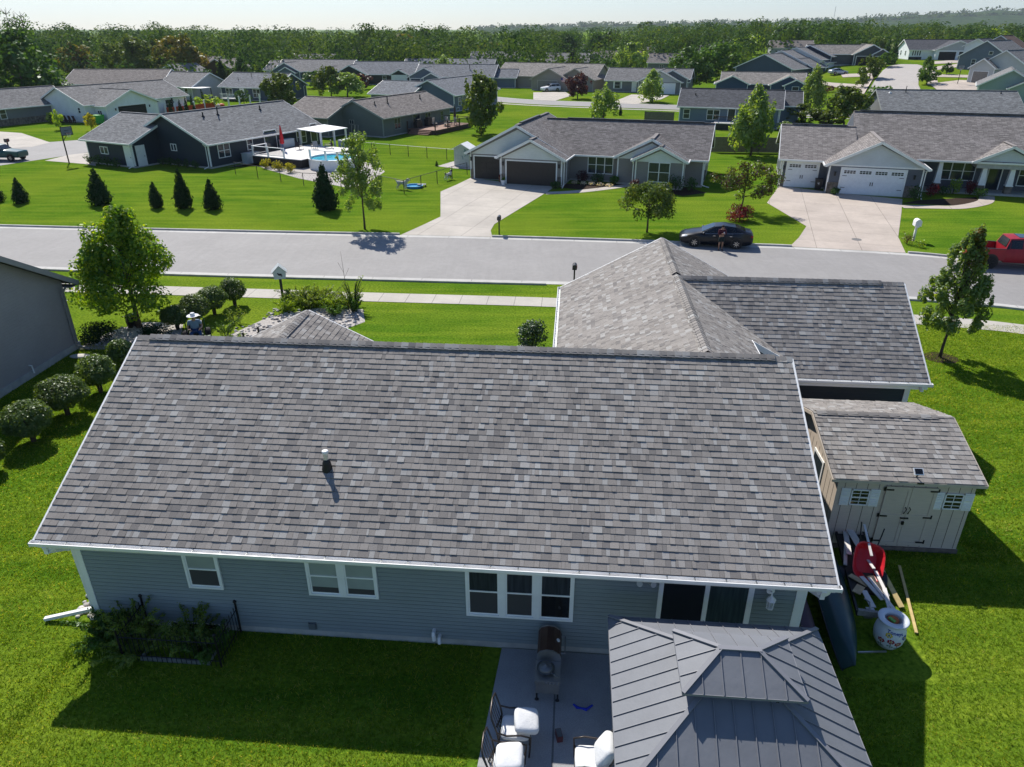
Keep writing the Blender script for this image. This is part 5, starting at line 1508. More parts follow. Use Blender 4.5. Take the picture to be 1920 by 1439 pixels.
def bush(name, label, loc, w_, h, leaf, seed, n=900, size=.12, group=None, cat='shrub', zc=.5, stem=False, d=None):
    t = thing(name, label, cat, loc, 0, group)
    rg = np.random.default_rng(seed)
    K = 10; C = [(0, 0, h * zc)]; Q = [(w_ * .42, (d or w_) * .42, h * (1 - zc) * .9)]
    for k in range(K):
        a = rg.random() * 6.28; q = .3 * w_ * rg.random() ** .5
        C.append((q * math.cos(a), q * math.sin(a) * (d or w_) / w_, h * (zc + (1 - zc) * rg.uniform(-.5, .55)))); Q.append((w_ * .2,) * 2 + (h * .22,))
    V, F_ = leaf_quads(C, Q, n, size, rg, .3, .6, .55)
    V[:, 2] = np.maximum(V[:, 2], .02)
    link('foliage', fast_mesh('foliage', V, F_, LEAF[leaf]), t)
    b = MB()
    for k in range(4):
        a = k * 1.6; b.tube([(0, 0, -.05), (.05 * math.cos(a), .05 * math.sin(a), h * .3), (w_ * .2 * math.cos(a), (d or w_) * .2 * math.sin(a), h * .62)], [.035, .025, .01], 5)
    b.obj('stem', BARK, t); return t
for x, y, w_, h, lf, lab in ((9.4, -2.6, 1.2, .8, 'dark', 'low dark shrub at the corner of the larger brown garage'), (11.1, 1.2, 1.5, 1.25, 'plum', 'dark purple-green shrub under the triple window'), (12.6, 1.1, 1.5, 1.1, 'dark', 'dark mounded shrub below the triple window by the purple one'), (14.2, 1.1, 1.1, .9, 'green', 'loose green shrub by the taupe porch'), (16.5, -.9, 1.0, 1.0, 'plum', 'small dark shrub beside the taupe porch post'), (20.2, -.6, 1.9, 1.7, 'dark', 'large flowering dark shrub under the paired window'), (21.6, -.2, 1.2, 1.4, 'dark', 'rounded shrub at the outer corner of the taupe house')):
    bush('shrub', lab, H1.W(x, y), w_, h, lf, int(x * 10), 500, .14)
for x, y, w_, h, lf, lab in ((4.7, -2.6, .9, .7, 'dark', 'small shrub with white flower before the stone pier'), (11.2, -2.9, 1.7, 1.4, 'dark', 'big dark shrub at the corner of the white double garage'), (12.8, -1.0, 1.3, 1.2, 'crimson', 'red-leaved shrub by the porch bed'), (15.0, 1.0, 1.3, 1.5, 'lime', 'bright green shrub before the porch window'), (16.3, .9, 1.2, 1.4, 'crimson', 'red shrub between porch columns'), (14.0, .2, 1.5, .8, 'dark', 'low dark shrub in front of the first porch column'), (16.8, -.2, 1.4, .9, 'green', 'spreading shrub near the porch walk'), (21.4, .6, 1.6, 1.2, 'dark', 'dark shrub beyond the porch steps')):
    bush('shrub', lab, H2.W(x, y), w_, h, lf, int(x * 10) + 3, 450, .14)
rgf = np.random.default_rng(8)
for k in range(5):
    p = H1.W(10.6 + k * .85, .2 - .1 * k); V, Q = leaf_quads([(0, 0, .18)], [(.38, .25, .16)], 120, .1, rgf)
    tag(link('flower_patch', fast_mesh('flower_patch', V, Q, leaf_mat('petals', [(.6, .5, .5), (.7, .65, .62), (.25, .3, .15)], .3)), None, p), 'pale blossoms edging the bed of the taupe house', 'flowers', 'pale flowers along the front bed')

# ------------------------------------------------------------------ navy house with the pool
R3 = far_roof('roof_slate', (.185, .19, .195)); S3 = siding('siding_night_navy', (.018, .030, .045), .13)
def ranch(name, label, O, yaw, w_, d, sd, rf, ev=2.6, m=.44, gx=(-15, -7.6), gy=(-3.4, 7.5), gm=.39, trim=WHITE):
    h = House(name, label, O, yaw, sd, rf, trim)
    h.zr = h.block(-w_, 0, 0, d, ev, m, 'y', .45, .4)
    if gx: h.block(gx[0], gx[1], gy[0], gy[1], ev, gm, 'x', .45, .4)
    return h
H3 = ranch('house', 'navy ranch house with a pool deck along its side', (-32.15, 79.43), -27, 11.6, 17.6, S3, R3, 2.6, .44)
H3.window(H3.face(-15, -3.4, 0), 2.2, 1.15, 1.3, .8, 2, 1); H3.door(H3.face(-7.6, -3.4, 90), .5, .95, 2.05, .1)
H3.door(H3.face(-15, -3.4, 0), 6.2, .95, 2.05, .1)
H3.window(H3.face(-11.6, 0, 0), 5.9, 1.5, .9, .75, 2, 1)
rs = H3.face(0, 0, 90)
H3.window(rs, 1.2, .9, 1.7, 1.5, 2, 2); H3.window(rs, 5.4, 1.2, .9, 1.2, 1, 2); H3.window(rs, 13.4, .9, 1.7, 1.5, 2, 2)
H3.door(rs, 8.2, 1.8, 2.1, .8, None, True); H3.door(rs, 16.0, 1.0, 2.1, .8, None, True)
H3.spout(H3.face(0, 0, 0), -.3, 2.6); H3.spout(H3.face(-7.6, -3.4, 0), -.2, 2.6)
for y, h in ((6.0, .9), (3.9, .5), (12.5, .5)): H3.pipe(-4.4, y, 2.76 + .44 * 4.4, h, .08)
H3.finish()
BOARD = mat('white_deck_board', (.62, .60, .57), .7, .1, 3)
DK = thing('pool_deck', 'raised white-railed pool deck beside the navy house', 'deck', H3.W(0, 0), R(-27))
b = MB(); b.pb(1.6, 8.6, 4.4, 13.5, .84, .92)
for k in range(4): b.pb(.4 + k * .0, 1.6, 5.2 + k * .01, 8.5, .18 * k + .02, .18 * k + .1) if 0 else None
b.obj('platform', BOARD, DK)
b = MB(); b.pb(1.62, 8.58, 4.42, 4.46, .05, .84); b.pb(8.5, 8.55, 4.46, 13.4, .05, .84); b.obj('skirt', mat('deck_skirt', (.03, .025, .025), .8), DK)
for k in range(4):
    b = MB(); b.pb(.1, 1.6, 4.6, 6.4 - k * .3, .2 * k + .02, .2 * k + .2); b.obj('step', BOARD, DK)
rp = [(1.7, 4.5), (3.9, 4.5), (6.2, 4.5)]
b = MB(); b.beam((1.7, 4.5, 1.9), (6.2, 4.5, 1.9), .14, .06); b.beam((1.7, 4.5, 1.08), (6.2, 4.5, 1.08), .06, .06); b.beam((1.7, 4.5, 1.9), (1.7, 6.6, 1.9), .14, .06); b.beam((1.7, 4.5, 1.08), (1.7, 6.6, 1.08), .06, .06)
b.beam((8.5, 12.4, 1.9), (8.5, 13.4, 1.9), .14, .06); b.obj('railing', WHITE, DK)
b = MB()
for y in np.arange(4.62, 6.2, .14): pass
for x in np.arange(1.84, 6.2, .13): b.pb(x - .015, x + .015, 4.49, 4.51, 1.1, 1.88)
b.obj('baluster', DARK, DK)
for x, y in rp + [(1.7, 6.6)]:
    b = MB(); b.pb(x - .07, x + .07, y - .07, y + .07, .3, 1.95); b.obj('post', WHITE, DK)
PL = thing('swimming_pool', 'round above-ground pool of turquoise water', 'pool', H3.W(10.9, 6.9), R(-27))
b = MB(); b.lathe([(2.6, 0), (2.6, 1.0), (2.7, 1.02), (2.7, 1.07), (2.42, 1.07), (2.42, .6)], 32); b.obj('wall', WHITE, PL)
m_, nt, out = new_mat('pool_water'); p_ = principled(nt, out, .06, .5); tcx = N(nt, 'ShaderNodeTexCoord'); n1 = noise(nt, 2.2, tcx.outputs['Object'], 3)
nt.links.new(ramp(nt, n1.outputs[0], [(.35, (.0, .28, .40)), (.65, (.03, .50, .62))]).outputs[0], p_.inputs['Base Color']); bump(nt, p_, n1.outputs[0], .3, .05)
b = MB(); b.lathe([(2.43, .88), (2.43, .9)], 32); b.obj('water', m_, PL)
b = MB(); b.beam((-1.6, -1.9, 1.95), (2.3, -1.9, 1.95), .16, .07)
for x in (-1.5, .6, 2.2): b.pb(x - .08, x + .08, -1.98, -1.82, .9, 1.95)
b.obj('railing', WHITE, PL)
PG = thing('pergola', 'white flat-roofed pergola against the navy house', 'pergola', H3.W(0, 0), R(-27))
b = MB(); b.extr([(.35, 13.2, 2.62), (4.0, 13.2, 2.42), (4.0, 18.2, 2.42), (.35, 18.2, 2.62)], (0, 0, .07)); b.obj('roof', WHITE, PG)
for x, y in ((.6, 13.4), (3.8, 13.4), (3.8, 15.8), (3.8, 18.0)):
    b = MB(); b.pb(x - .09, x + .09, y - .09, y + .09, .0, 2.45); b.obj('post', WHITE, PG)
U = thing('garden_umbrella', 'closed red garden umbrella standing on the pool deck', 'umbrella', H3.W(2.5, 8.3, .92))
b = MB(); b.lathe([(.05, .75), (.26, .85), (.24, 1.1), (.17, 1.9), (.06, 2.75), (.02, 2.8)], 10); b.obj('canopy', mat('umbrella_red', (.5, .012, .02), .7, .2, 8), U)
b = MB(); b.tube([(0, 0, 0), (0, 0, 2.9)], .03); b.ell((0, 0, .12), (.28, .28, .12)); b.obj('pole', mat('umbrella_base_blue', (.02, .08, .35), .6), U)
def deck_box(label, loc, s_, m_):
    t = thing('storage_box', label, 'storage box', loc, R(-27))
    b = MB(); b.box((0, 0, s_[2] / 2 - .04), (s_[0], s_[1], s_[2] - .08)); b.obj('body', m_, t); b = MB(); b.box((0, 0, s_[2] - .03), (s_[0] + .06, s_[1] + .06, .07)); b.obj('lid', m_, t)
GB = mat('box_pale_grey', (.42, .47, .50), .6, .06)
deck_box('pale storage box on the grass under the small window', H3.W(.75, 5.0), (.8, 1.9, 1.1), GB)
deck_box('pale storage box on the pool deck behind the umbrella', H3.W(.75, 10.9, .92), (.7, 1.8, .9), GB)
deck_box('pale bar counter at the pergola end of the deck', H3.W(5.6, 16.0), (.9, 2.4, 1.5), GB)
def lounge(label, loc, rz, m_):
    t = thing('deck_chair', label, 'chair', loc, rz, 'dark chairs on the pool deck')
    b = MB(); b.box((0, .1, .36), (.55, .7, .06)); b.box((0, -.38, .62), (.55, .07, .6), 0, 0, Matrix.Rotation(R(-20), 3, 'X')); b.obj('seat', m_, t)
    for sx in (-.25, .25):
        b = MB(); b.tube([(sx, .4, 0), (sx, .4, .55), (sx, -.3, .58), (sx, -.35, 0)], .02, 5); b.obj('leg', DARK, t)
for k, (x, y, a) in enumerate(((3.4, 10.0, 10), (4.6, 11.2, 60), (5.8, 12.3, 140), (2.2, 14.6, 40), (2.4, 16.2, 110))):
    lounge(('deck chair nearest the red umbrella', 'deck chair in the middle of the pool deck', 'deck chair at the far rail of the pool deck', 'deck chair under the pergola front', 'deck chair deep under the pergola')[k], H3.W(x, y, .92 if y < 13.5 else 0), R(a - 27), DARK if k % 2 == 0 else mat('chair_sling_grey', (.3, .3, .3), .7))
for k, (u, v) in enumerate(((499, 316), (522, 320), (545, 324))):
    bush('shrub', ('chartreuse shrub by the deck steps', 'chartreuse shrub in the middle of the deck skirt', 'chartreuse shrub at the pool end of the deck skirt')[k], G(u, v), 1.45, 1.05, 'gold', 40 + k, 420, .16, 'chartreuse shrubs along the deck')
for k in range(5):
    p = H3.W(-6.6 + k * 1.25, -.75); bush('shrub', 'white-flowering plant along the foot of the navy gable wall', p, 1.1, .95, 'dark', 60 + k, 260, .14, 'plants below the navy gable')
for k in range(4):
    p = H3.W(-14.2 + k * 1.5, -4.1); bush('shrub', 'dark shrub below the small garage window of the navy house', p, 1.3, 1.2, 'dark', 70 + k, 300, .14, 'dark shrubs by the navy garage')

# fences of black posts with a top rail and wire
WIRE = mat('fence_wire', (.03, .03, .03), .5)
def wire_fence(label, pts, h=1.2, rail=BLACK, name='wire_fence'):
    P = [G(*q) for q in pts]; o = P[0]
    t = thing(name, label, 'fence', o)
    b = MB(); w_ = MB()
    for a, c in zip(P, P[1:]):
        a, c = a - o, c - o; up = Vector((0, 0, 1))
        b.tube([a + up * h, c + up * h], .025, 5)
        n = int((c - a).length / .3)
        for k in range(n):
            q0, q1 = a.lerp(c, k / n), a.lerp(c, min(1, (k + 3) / n))
            w_.tube([q0 + up * .05, q1 + up * h], .004, 3, 0, False); w_.tube([q1 + up * .05, q0 + up * h], .004, 3, 0, False)
    b.obj('rail', rail, t); w_.obj('wire', WIRE, t)
    for p in P:
        b = MB(); b.tube([p - o + Vector((0, 0, -.1)), p - o + Vector((0, 0, h + .03))], .035, 6); b.obj('post', BLACK, t)
wire_fence('black wire fence round the pool yard, with a corner by the dogs', [(442, 327), (484, 335), (527, 341), (570, 349), (640, 352), (711, 354), (758, 364), (790, 354), (820, 345), (848, 336), (876, 328)])
wire_fence('thin wire fence across the back of the pool yard', [(664, 285), (698, 288), (732, 291), (766, 294), (801, 297), (838, 300), (862, 302)], 1.2, mat('galvanised', (.3, .32, .34), .5))
def board_fence(label, a, c, h=1.8, m_=None, n=None):
    A_, C_ = G(*a), G(*c); d = C_ - A_; L = d.length; rz = math.atan2(d.y, d.x)
    t = thing('board_fence', label, 'fence', A_, rz)
    b = MB(); x = 0
    rg = random.Random(int(L * 10))
    while x < L: b.pb(x + .004, min(L, x + .14), -.012, .012, .05, h + rg.uniform(-.02, .02)); x += .145
    b.obj('panel', m_ or mat('fence_wood_grey', (.14, .125, .11), .9, .25, 5), t)
    k = 0
    while k <= L + .01: 
        b = MB(); b.pb(k - .05, k + .05, .015, .115, -.1, h + .05); b.obj('post', mat('fence_wood_grey', (.14, .125, .11), .9), t); k += L / max(1, round(L / 2.4))
board_fence('grey board fence between the taupe house and the graphite house', (1334, 286), (1466, 288))
board_fence('grey board fence panel by the deck of the blue house', (1208, 229), (1262, 231), 1.6)
# little white playhouse
t = thing('playhouse', 'small white playhouse with teal vine painting', 'playhouse', G(852, 312), R(-17))
b = MB(); b.add([(x, y, z) for y in (0, 1.7) for x, z in ((0, 0), (1.75, 0), (1.75, 1.9), (.87, 2.35), (0, 1.9))], [(0, 1, 2, 3, 4), (9, 8, 7, 6, 5), (1, 6, 7, 2), (0, 4, 9, 5)]); b.obj('wall', mat('playhouse_white', (.55, .56, .54), .6), t)
b = MB()
for pts in ([(-.2, -.2, 1.83), (.875, -.2, 2.4), (.875, 1.9, 2.4), (-.2, 1.9, 1.83)], [(1.95, -.2, 1.83), (1.95, 1.9, 1.83), (.875, 1.9, 2.4), (.875, -.2, 2.4)]): b.slab(pts if pts[0][0] > 0 else pts[::-1], .06)
b.obj('roof', WHITE, t)
b = MB(); rg = random.Random(2)
for k in range(7):
    x, z = 1.0 + rg.random() * .55, .75 + rg.random() * .8; b.tube([(x, -.02, z), (x + rg.uniform(-.25, .25), -.02, z + .2), (x + rg.uniform(-.3, .3), -.02, z + .35)], .025, 5)
b.obj('painted_vine', mat('paint_teal', (.02, .2, .22), .6), t)
# ------------------------------------------------------------------ vehicles
def paint(name, col, rough=.18, metal=0):
    if name in _mats: return _mats[name]
    m, nt, out = new_mat(name); p = principled(nt, out, .35, .3, metal)
    p.inputs['Base Color'].default_value = col + (1,); p.inputs['Coat Weight'].default_value = .3; p.inputs['Coat Roughness'].default_value = .08
    _mats[name] = m; return m
CHROME = mat('bright_metal', (.62, .62, .62), .2, .05, 3, .5, .9)
TYRE = mat('tyre_rubber', (.016, .016, .017), .85, .2, 20)
CGLASS = glass_mat('car_glass', (.012, .016, .02), .05)
LAMPG = mat('headlight_glass', (.55, .57, .6), .12, .1, 8, .6)
TAIL = mat('tail_light', (.25, .006, .008), .25)
def vehicle(name, label, cat, loc, rz, st, pt, wheels, hood_i, roof_i, back_i, end_i, r=.33, cabin_to=None, extra=None, track=None, rimm=None, side=True, zlift=0):
    """a car lofted from cross-sections (x, sill, belt, half width, roof, roof half width)"""
    t = thing(name, label, cat, loc, rz)
    b = MB(); V = []; m_ = 12
    for x, zb, zs, hw, zr, hr in st:
        zm = zb + (zs - zb) * .55
        half = [(.88 * hw, zb), (hw * .985, zb + .12), (hw, zm), (hw * .965, zs), (hr, zr), (hr * .55, zr + .025)]
        for y, z in [(-y, z) for y, z in half] + [(y, z) for y, z in half[::-1]]: V.append(Vector((x, y, z)))
    fs = [(i * m_ + k, i * m_ + (k + 1) % m_, (i + 1) * m_ + (k + 1) % m_, (i + 1) * m_ + k) for i in range(len(st) - 1) for k in range(m_)]
    fs += [tuple(range(m_)), tuple((len(st) - 1) * m_ + k for k in range(m_ - 1, -1, -1))]
    b.add(V, fs); body = b.obj('body', pt, t, smooth_=False)
    for p_ in body.data.polygons: p_.use_smooth = len(p_.vertices) == 4
    try: body.data.set_sharp_from_angle(angle=R(40))
    except Exception: pass
    def ring(i, k): return V[i * m_ + k]
    def patch(mb, q, f0=.06, f1=.94, e0=.04, e1=.96, off=.012):
        a, b_, c, d = q
        g = lambda u, v: (a.lerp(b_, u)).lerp(d.lerp(c, u), v)
        n = (b_ - a).cross(d - a)
        if n.length < 1e-6: return
        n.normalize()
        cen = Vector((0, 0, .7)); m0 = (a + b_ + c + d) / 4
        if (m0 - Vector((m0.x, 0, .7))).dot(n) < 0: n = -n
        P = [g(e0, f0), g(e1, f0), g(e1, f1), g(e0, f1)]
        mb.add([p + n * off for p in P] + [p - n * .01 for p in P], [(0, 1, 2, 3), (0, 4, 5, 1), (1, 5, 6, 2), (2, 6, 7, 3), (3, 7, 4, 0)])
    if side:
        for sg, ka, kb in ((-1, 3, 4), (1, 8, 7)):
            for i in range(hood_i, end_i):
                g = MB(); patch(g, (ring(i, ka), ring(i + 1, ka), ring(i + 1, kb), ring(i, kb)), .12, .88, .03 if i > hood_i else .12, .97 if i < end_i - 1 else .85); g.obj('side_window', CGLASS, t)
    g = MB(); patch(g, (ring(hood_i, 4), ring(hood_i, 7), ring(roof_i, 7), ring(roof_i, 4)), .06, .95, .05, .95, .04); g.obj('windscreen', CGLASS, t)
    if back_i is not None:
        g = MB(); patch(g, (ring(back_i, 4), ring(back_i, 7), ring(end_i, 7), ring(end_i, 4)), .08, .92, .08, .92, .04); g.obj('rear_window', CGLASS, t)
    hw = track or max(s_[3] for s_ in st)
    for x in wheels:
        for sg in (-1, 1):
            Mx = Matrix.Rotation(R(90), 3, 'X')
            a = MB(); a.lathe([(r * 1.16, -.05), (r * 1.16, .05)], 24, (x, sg * (hw - .035), r + .03), 0, Mx); a.obj('wheel_arch', BLACK, t)
            w_ = MB(); w_.lathe([(r * .62, -.11), (r * .95, -.11), (r, -.06), (r, .06), (r * .95, .11), (r * .62, .11)], 24, (x, sg * (hw - .08), r), 0, Mx); wo = w_.obj('wheel', TYRE, t, smooth_=False)
            w_ = MB(); w_.lathe([(r * .64, -.02), (r * .64, .02)], 20, (x, sg * (hw - .08 + .075), r), 1, Mx)
            for k in range(7):
                q = 2 * math.pi * k / 7; w_.beam((x + r * .1 * math.cos(q), sg * (hw + .02), r + r * .1 * math.sin(q)), (x + r * .62 * math.cos(q), sg * (hw + .02), r + r * .62 * math.sin(q)), .03, r * .16, 0, (0, 1, 0))
            w_.lathe([(r * .66, -.012), (r * .57, .012)], 20, (x, sg * (hw + .02), r), 0, Mx) if 0 else None
            w_.obj('rim', [rimm or CHROME, BLACK], wo)
    return t, body, ring
SED = [(2.43, .38, .58, .66, .60, .55), (2.32, .26, .66, .80, .69, .66), (2.0, .21, .76, .88, .81, .74), (1.55, .2, .83, .905, .90, .78), (1.0, .19, .90, .915, .99, .76), (.1, .19, .94, .92, 1.40, .60), (-.55, .19, .96, .92, 1.47, .575), (-1.15, .19, .99, .92, 1.40, .565), (-1.95, .21, 1.02, .90, 1.12, .66), (-2.3, .28, 1.0, .85, 1.06, .68), (-2.42, .42, .86, .78, .92, .60)]
t, bd, rg_ = vehicle('parked_car', 'dark blue-black sedan parked at the kerb behind the standing person', 'car', (14.08, 49.25, .012), R(168), SED, paint('paint_midnight', (.004, .0055, .010)), (1.42, -1.36), 4, 5, 7, 8, .33)
for sg in (-1, 1):
    b = MB(); b.add([(2.36, sg * .52, .60), (2.30, sg * .80, .62), (1.92, sg * .895, .74), (1.95, sg * .80, .80), (2.25, sg * .60, .73)], [(0, 1, 2, 3, 4)]); b.extr([(2.36, sg * .52, .605), (2.31, sg * .79, .62), (1.95, sg * .90, .72), (1.98, sg * .78, .81), (2.25, sg * .60, .735)], (.02, 0, .01)); b.obj('headlight', LAMPG, t)
    b = MB(); b.box((-2.33, sg * .72, .86), (.16, .26, .12)); b.obj('tail_lamp', TAIL, t)
    b = MB(); b.ell((.85, sg * 1.02, 1.0), (.1, .11, .075), 10, 6); b.beam((.85, sg * .9, .97), (.85, sg * 1.0, .98), .05, .04); b.obj('mirror', paint('paint_midnight', (.008, .011, .02)), t)
    for x in (.15, -.95): b = MB(); b.box((x, sg * .925, .84), (.17, .03, .03)); b.obj('handle', CHROME, t)
    b = MB(); b.tube([(.92, sg * .90, .935), (0, sg * .905, .985), (-1.0, sg * .905, 1.02), (-1.75, sg * .885, 1.07)], .012, 4); b.obj('window_trim', CHROME, t)
b = MB(); b.box((2.40, 0, .5), (.06, 1.0, .18)); b.obj('grille', BLACK, t)
# red pickup
TRUCK = [(2.95, .55, .95, .86, 1.0, .8), (2.85, .45, 1.05, .95, 1.12, .86), (1.5, .42, 1.14, .99, 1.2, .86), (1.15, .42, 1.18, 1.0, 1.27, .84), (.45, .42, 1.2, 1.0, 1.82, .70), (-.4, .42, 1.22, 1.0, 1.9, .68), (-1.1, .42, 1.22, 1.0, 1.86, .68), (-1.28, .42, 1.24, 1.0, 1.3, .86)]
tp = G(1851, 504); hd = R(-13); fw = Vector((math.cos(hd), math.sin(hd), 0)); lf = Vector((-math.sin(hd), math.cos(hd), 0))
tl = tp + fw * 2.05 + lf * .95; tl.z = .012
REDP = paint('paint_red', (.42, .008, .02))
t, bd, rg_ = vehicle('pickup_truck', 'red crew cab pickup parked at the kerb', 'pickup truck', tl, hd, TRUCK, REDP, (1.95, -2.05), 3, 4, 6, 7, .42, rimm=BLACK)
b = MB()
for sg in (-1, 1): b.pb(-3.15, -1.28, sg * 1.0 - .08 if sg > 0 else -1.0, sg * 1.0 if sg > 0 else -.92, .55, 1.26)
b.pb(-3.15, -1.28, -.92, .92, .66, .74); b.pb(-3.2, -3.1, -.98, .98, .6, 1.25); b.pb(-3.28, -3.18, -.95, .95, .5, .68)
b.obj('bed', REDP, t)
b = MB(); b.pb(-3.12, -1.3, -1.01, -.9, 1.262, 1.285); b.pb(-3.12, -1.3, .9, 1.01, 1.262, 1.285); b.obj('bed_rail', DARK, t)
for sg in (-1, 1):
    b = MB(); b.box((-3.17, sg * .93, 1.02), (.1, .14, .38)); b.obj('tail_lamp', TAIL, t)
    b = MB(); b.ell((1.0, sg * 1.12, 1.26), (.1, .12, .13), 8, 6); b.obj('mirror', REDP, t)
b = MB(); b.box((-.1, 0, 1.925), (1.0, 1.0, .02)); b.obj('sunroof', CGLASS, t)
b = MB(); b.ell((0, 0, .12), (.17, .16, .14), 10, 6); b.lathe([(.15, 0), (.15, .1)], 12)
tag(b.obj('white_bucket', WHITE, None, tl + fw * -2.0 + lf * -.4 + Vector((0, 0, .74)), hd), 'white bucket standing in the red truck bed', 'bucket')
SUVS = [(2.35, .4, .75, .75, .8, .7), (2.2, .3, .92, .9, .98, .78), (1.2, .28, 1.05, .96, 1.12, .8), (.85, .28, 1.08, .97, 1.2, .8), (.2, .28, 1.1, .97, 1.68, .7), (-1.0, .28, 1.12, .97, 1.74, .7), (-1.9, .28, 1.14, .96, 1.68, .7), (-2.3, .34, 1.1, .92, 1.2, .8), (-2.38, .45, .9, .85, .95, .7)]
PK = [(2.7, .5, .9, .8, .95, .75), (2.6, .42, 1.0, .9, 1.06, .8), (1.2, .4, 1.08, .93, 1.15, .8), (.9, .4, 1.1, .94, 1.2, .8), (.3, .4, 1.12, .94, 1.66, .68), (-.3, .4, 1.12, .94, 1.72, .66), (-.5, .4, 1.12, .94, 1.7, .66), (-.62, .4, 1.12, .94, 1.2, .84)]
p = G(1032, 172); vehicle('parked_suv', 'white sport utility vehicle in front of the tan two-gable house', 'suv', p, R(205), SUVS, paint('paint_white', (.72, .74, .76)), (1.45, -1.4), 3, 4, 6, 7, .37)
p = G(763, 168); t, _, _ = vehicle('parked_van', 'green-grey van in the drive before the heap of white clutter', 'van', p, R(-80), SUVS, paint('paint_sage', (.10, .16, .17)), (1.45, -1.4), 3, 4, 6, 7, .37)
p = G(768, 158); b = MB(); rg = random.Random(4)
for k in range(16): b.box((rg.uniform(-1.6, 1.6), rg.uniform(-1, 1), rg.uniform(1.0, 2.1)), (rg.uniform(.4, 1.1), rg.uniform(.3, .8), rg.uniform(.15, .5)), rg.uniform(0, 3), k % 3)
b.pb(-2, 2, -1, 1, .5, .9, 1)
t = thing('loaded_trailer', 'trailer heaped with pale clutter behind the van', 'trailer', p); b.obj('load', [WHITE, DARK, mat('tarp_grey', (.3, .33, .36), .7)], t)
for sx in (-.6, .6):
    for sg in (-1.02, 1.02): w_ = MB(); w_.lathe([(.33, -.1), (.33, .1)], 16, (sx, sg, .33), 0, Matrix.Rotation(R(90), 3, 'X')); w_.obj('wheel', TYRE, t)
p = G(1096, 132); vehicle('parked_car', 'dark car in the drive of the distant open carport house', 'car', p, R(-100), SUVS, paint('paint_deep_blue', (.012, .02, .045)), (1.45, -1.4), 3, 4, 6, 7, .36)
p = G(1571, 140); vehicle('parked_car', 'silver sedan in a driveway below the row of paired houses', 'car', p, R(8), SED, paint('paint_silver', (.42, .46, .52), .25, .4), (1.42, -1.36), 4, 5, 7, 8, .33)
p = G(1668, 119); vehicle('parked_car', 'dark car at the far end of the turning circle', 'car', p, R(80), SUVS, paint('paint_deep_blue', (.012, .02, .045)), (1.45, -1.4), 3, 4, 6, 7, .36)
p = G(2, 302); TEAL = paint('paint_teal_truck', (.012, .075, .075), .3)
t, _, _ = vehicle('pickup_truck', 'old teal pickup stopped at the edge of the street', 'pickup truck', p + Vector((0, .4, .02)), R(-6), PK, TEAL, (1.75, -1.9), 3, 4, 6, 7, .38)
b = MB(); b.pb(-2.75, -.62, -.94, -.86, .5, 1.12); b.pb(-2.75, -.62, .86, .94, .5, 1.12); b.pb(-2.75, -.62, -.86, .86, .6, .68); b.pb(-2.8, -2.72, -.9, .9, .55, 1.1); b.obj('bed', TEAL, t)

# ------------------------------------------------------------------ people and dogs, each body one skinned surface
def skin(name, nodes, edges, material, parent=None, loc=(0, 0, 0), rz=0, sub=2):
    """nodes: name -> (x, y, z, radius); the first node is the root"""
    me = bpy.data.meshes.new(name); idx = {k: i for i, k in enumerate(nodes)}
    me.from_pydata([n[:3] for n in nodes.values()], [(idx[a], idx[c]) for a, c in edges], [])
    bm = bmesh.new(); bm.from_mesh(me); ly = bm.verts.layers.skin.verify(); bm.verts.ensure_lookup_table()
    for v, n in zip(bm.verts, nodes.values()):
        r_ = n[3]; v[ly].radius = r_ if isinstance(r_, tuple) else (r_, r_); v[ly].use_root = (v.index == 0)
    bm.to_mesh(me); bm.free()
    o = bpy.data.objects.new(name, me); COL.objects.link(o)
    s_ = o.modifiers.new('skin', 'SKIN'); s_.use_smooth_shade = True
    q = o.modifiers.new('sub', 'SUBSURF'); q.levels = q.render_levels = sub
    bpy.context.view_layer.update()
    m2 = bpy.data.meshes.new_from_object(o.evaluated_get(bpy.context.evaluated_depsgraph_get()))
    bpy.data.objects.remove(o)
    m2.materials.clear(); m2.materials.append(material)
    return link(name, m2, parent, loc, rz)
FLESH = mat('skin_tone', (.42, .24, .17), .6, .08, 8); FLESH2 = mat('skin_tone_tan', (.30, .17, .11), .6, .08, 8)
def fingers(N_, E_, hand, d, side, name):
    """five fingers on a hand node, d = pointing direction"""
    h = Vector(N_[hand][:3]); d = Vector(d).normalized(); s_ = Vector(side).normalized()
    for k, (o, l) in enumerate(((-.03, .068), (-.01, .08), (.01, .075), (.03, .058))):
        a, b = h + s_ * o + d * .045, h + s_ * o + d * (.045 + l) + Vector((0, 0, -.018))
        N_[f'{name}{k}a'] = (*a, .011); N_[f'{name}{k}b'] = (*b, .009); E_ += [(hand, f'{name}{k}a'), (f'{name}{k}a', f'{name}{k}b')]
    a, b = h + s_ * -.045 + d * .015, h + s_ * -.065 + d * .055
    N_[f'{name}ta'] = (*a, .013); N_[f'{name}tb'] = (*b, .010); E_ += [(hand, f'{name}ta'), (f'{name}ta', f'{name}tb')]
def face_bits(t, c, fwd, rz, r):
    """nose, eyes, ears on a head centre"""
    b = MB(); Mx = Matrix.Rotation(rz, 3, 'Z'); c = Vector(c)
    b.ell(c + Mx @ Vector((0, -r * 1.02, -.01)), (.014, .022, .02), 8, 6)
    for sx in (-1, 1): b.ell(c + Mx @ Vector((sx * r * .95, 0, -.005)), (.012, .02, .03), 6, 5)
    b.obj('face', FLESH, t)
    b = MB()
    for sx in (-1, 1): b.ell(c + Mx @ Vector((sx * .032, -r * .94, .025)), (.013, .008, .008), 6, 5)
    b.ell(c + Mx @ Vector((0, -r * .95, -.055)), (.024, .008, .007), 6, 5); b.obj('eyes_and_mouth', DARK, t)
pl = G(1350, 470); pl.z = .012
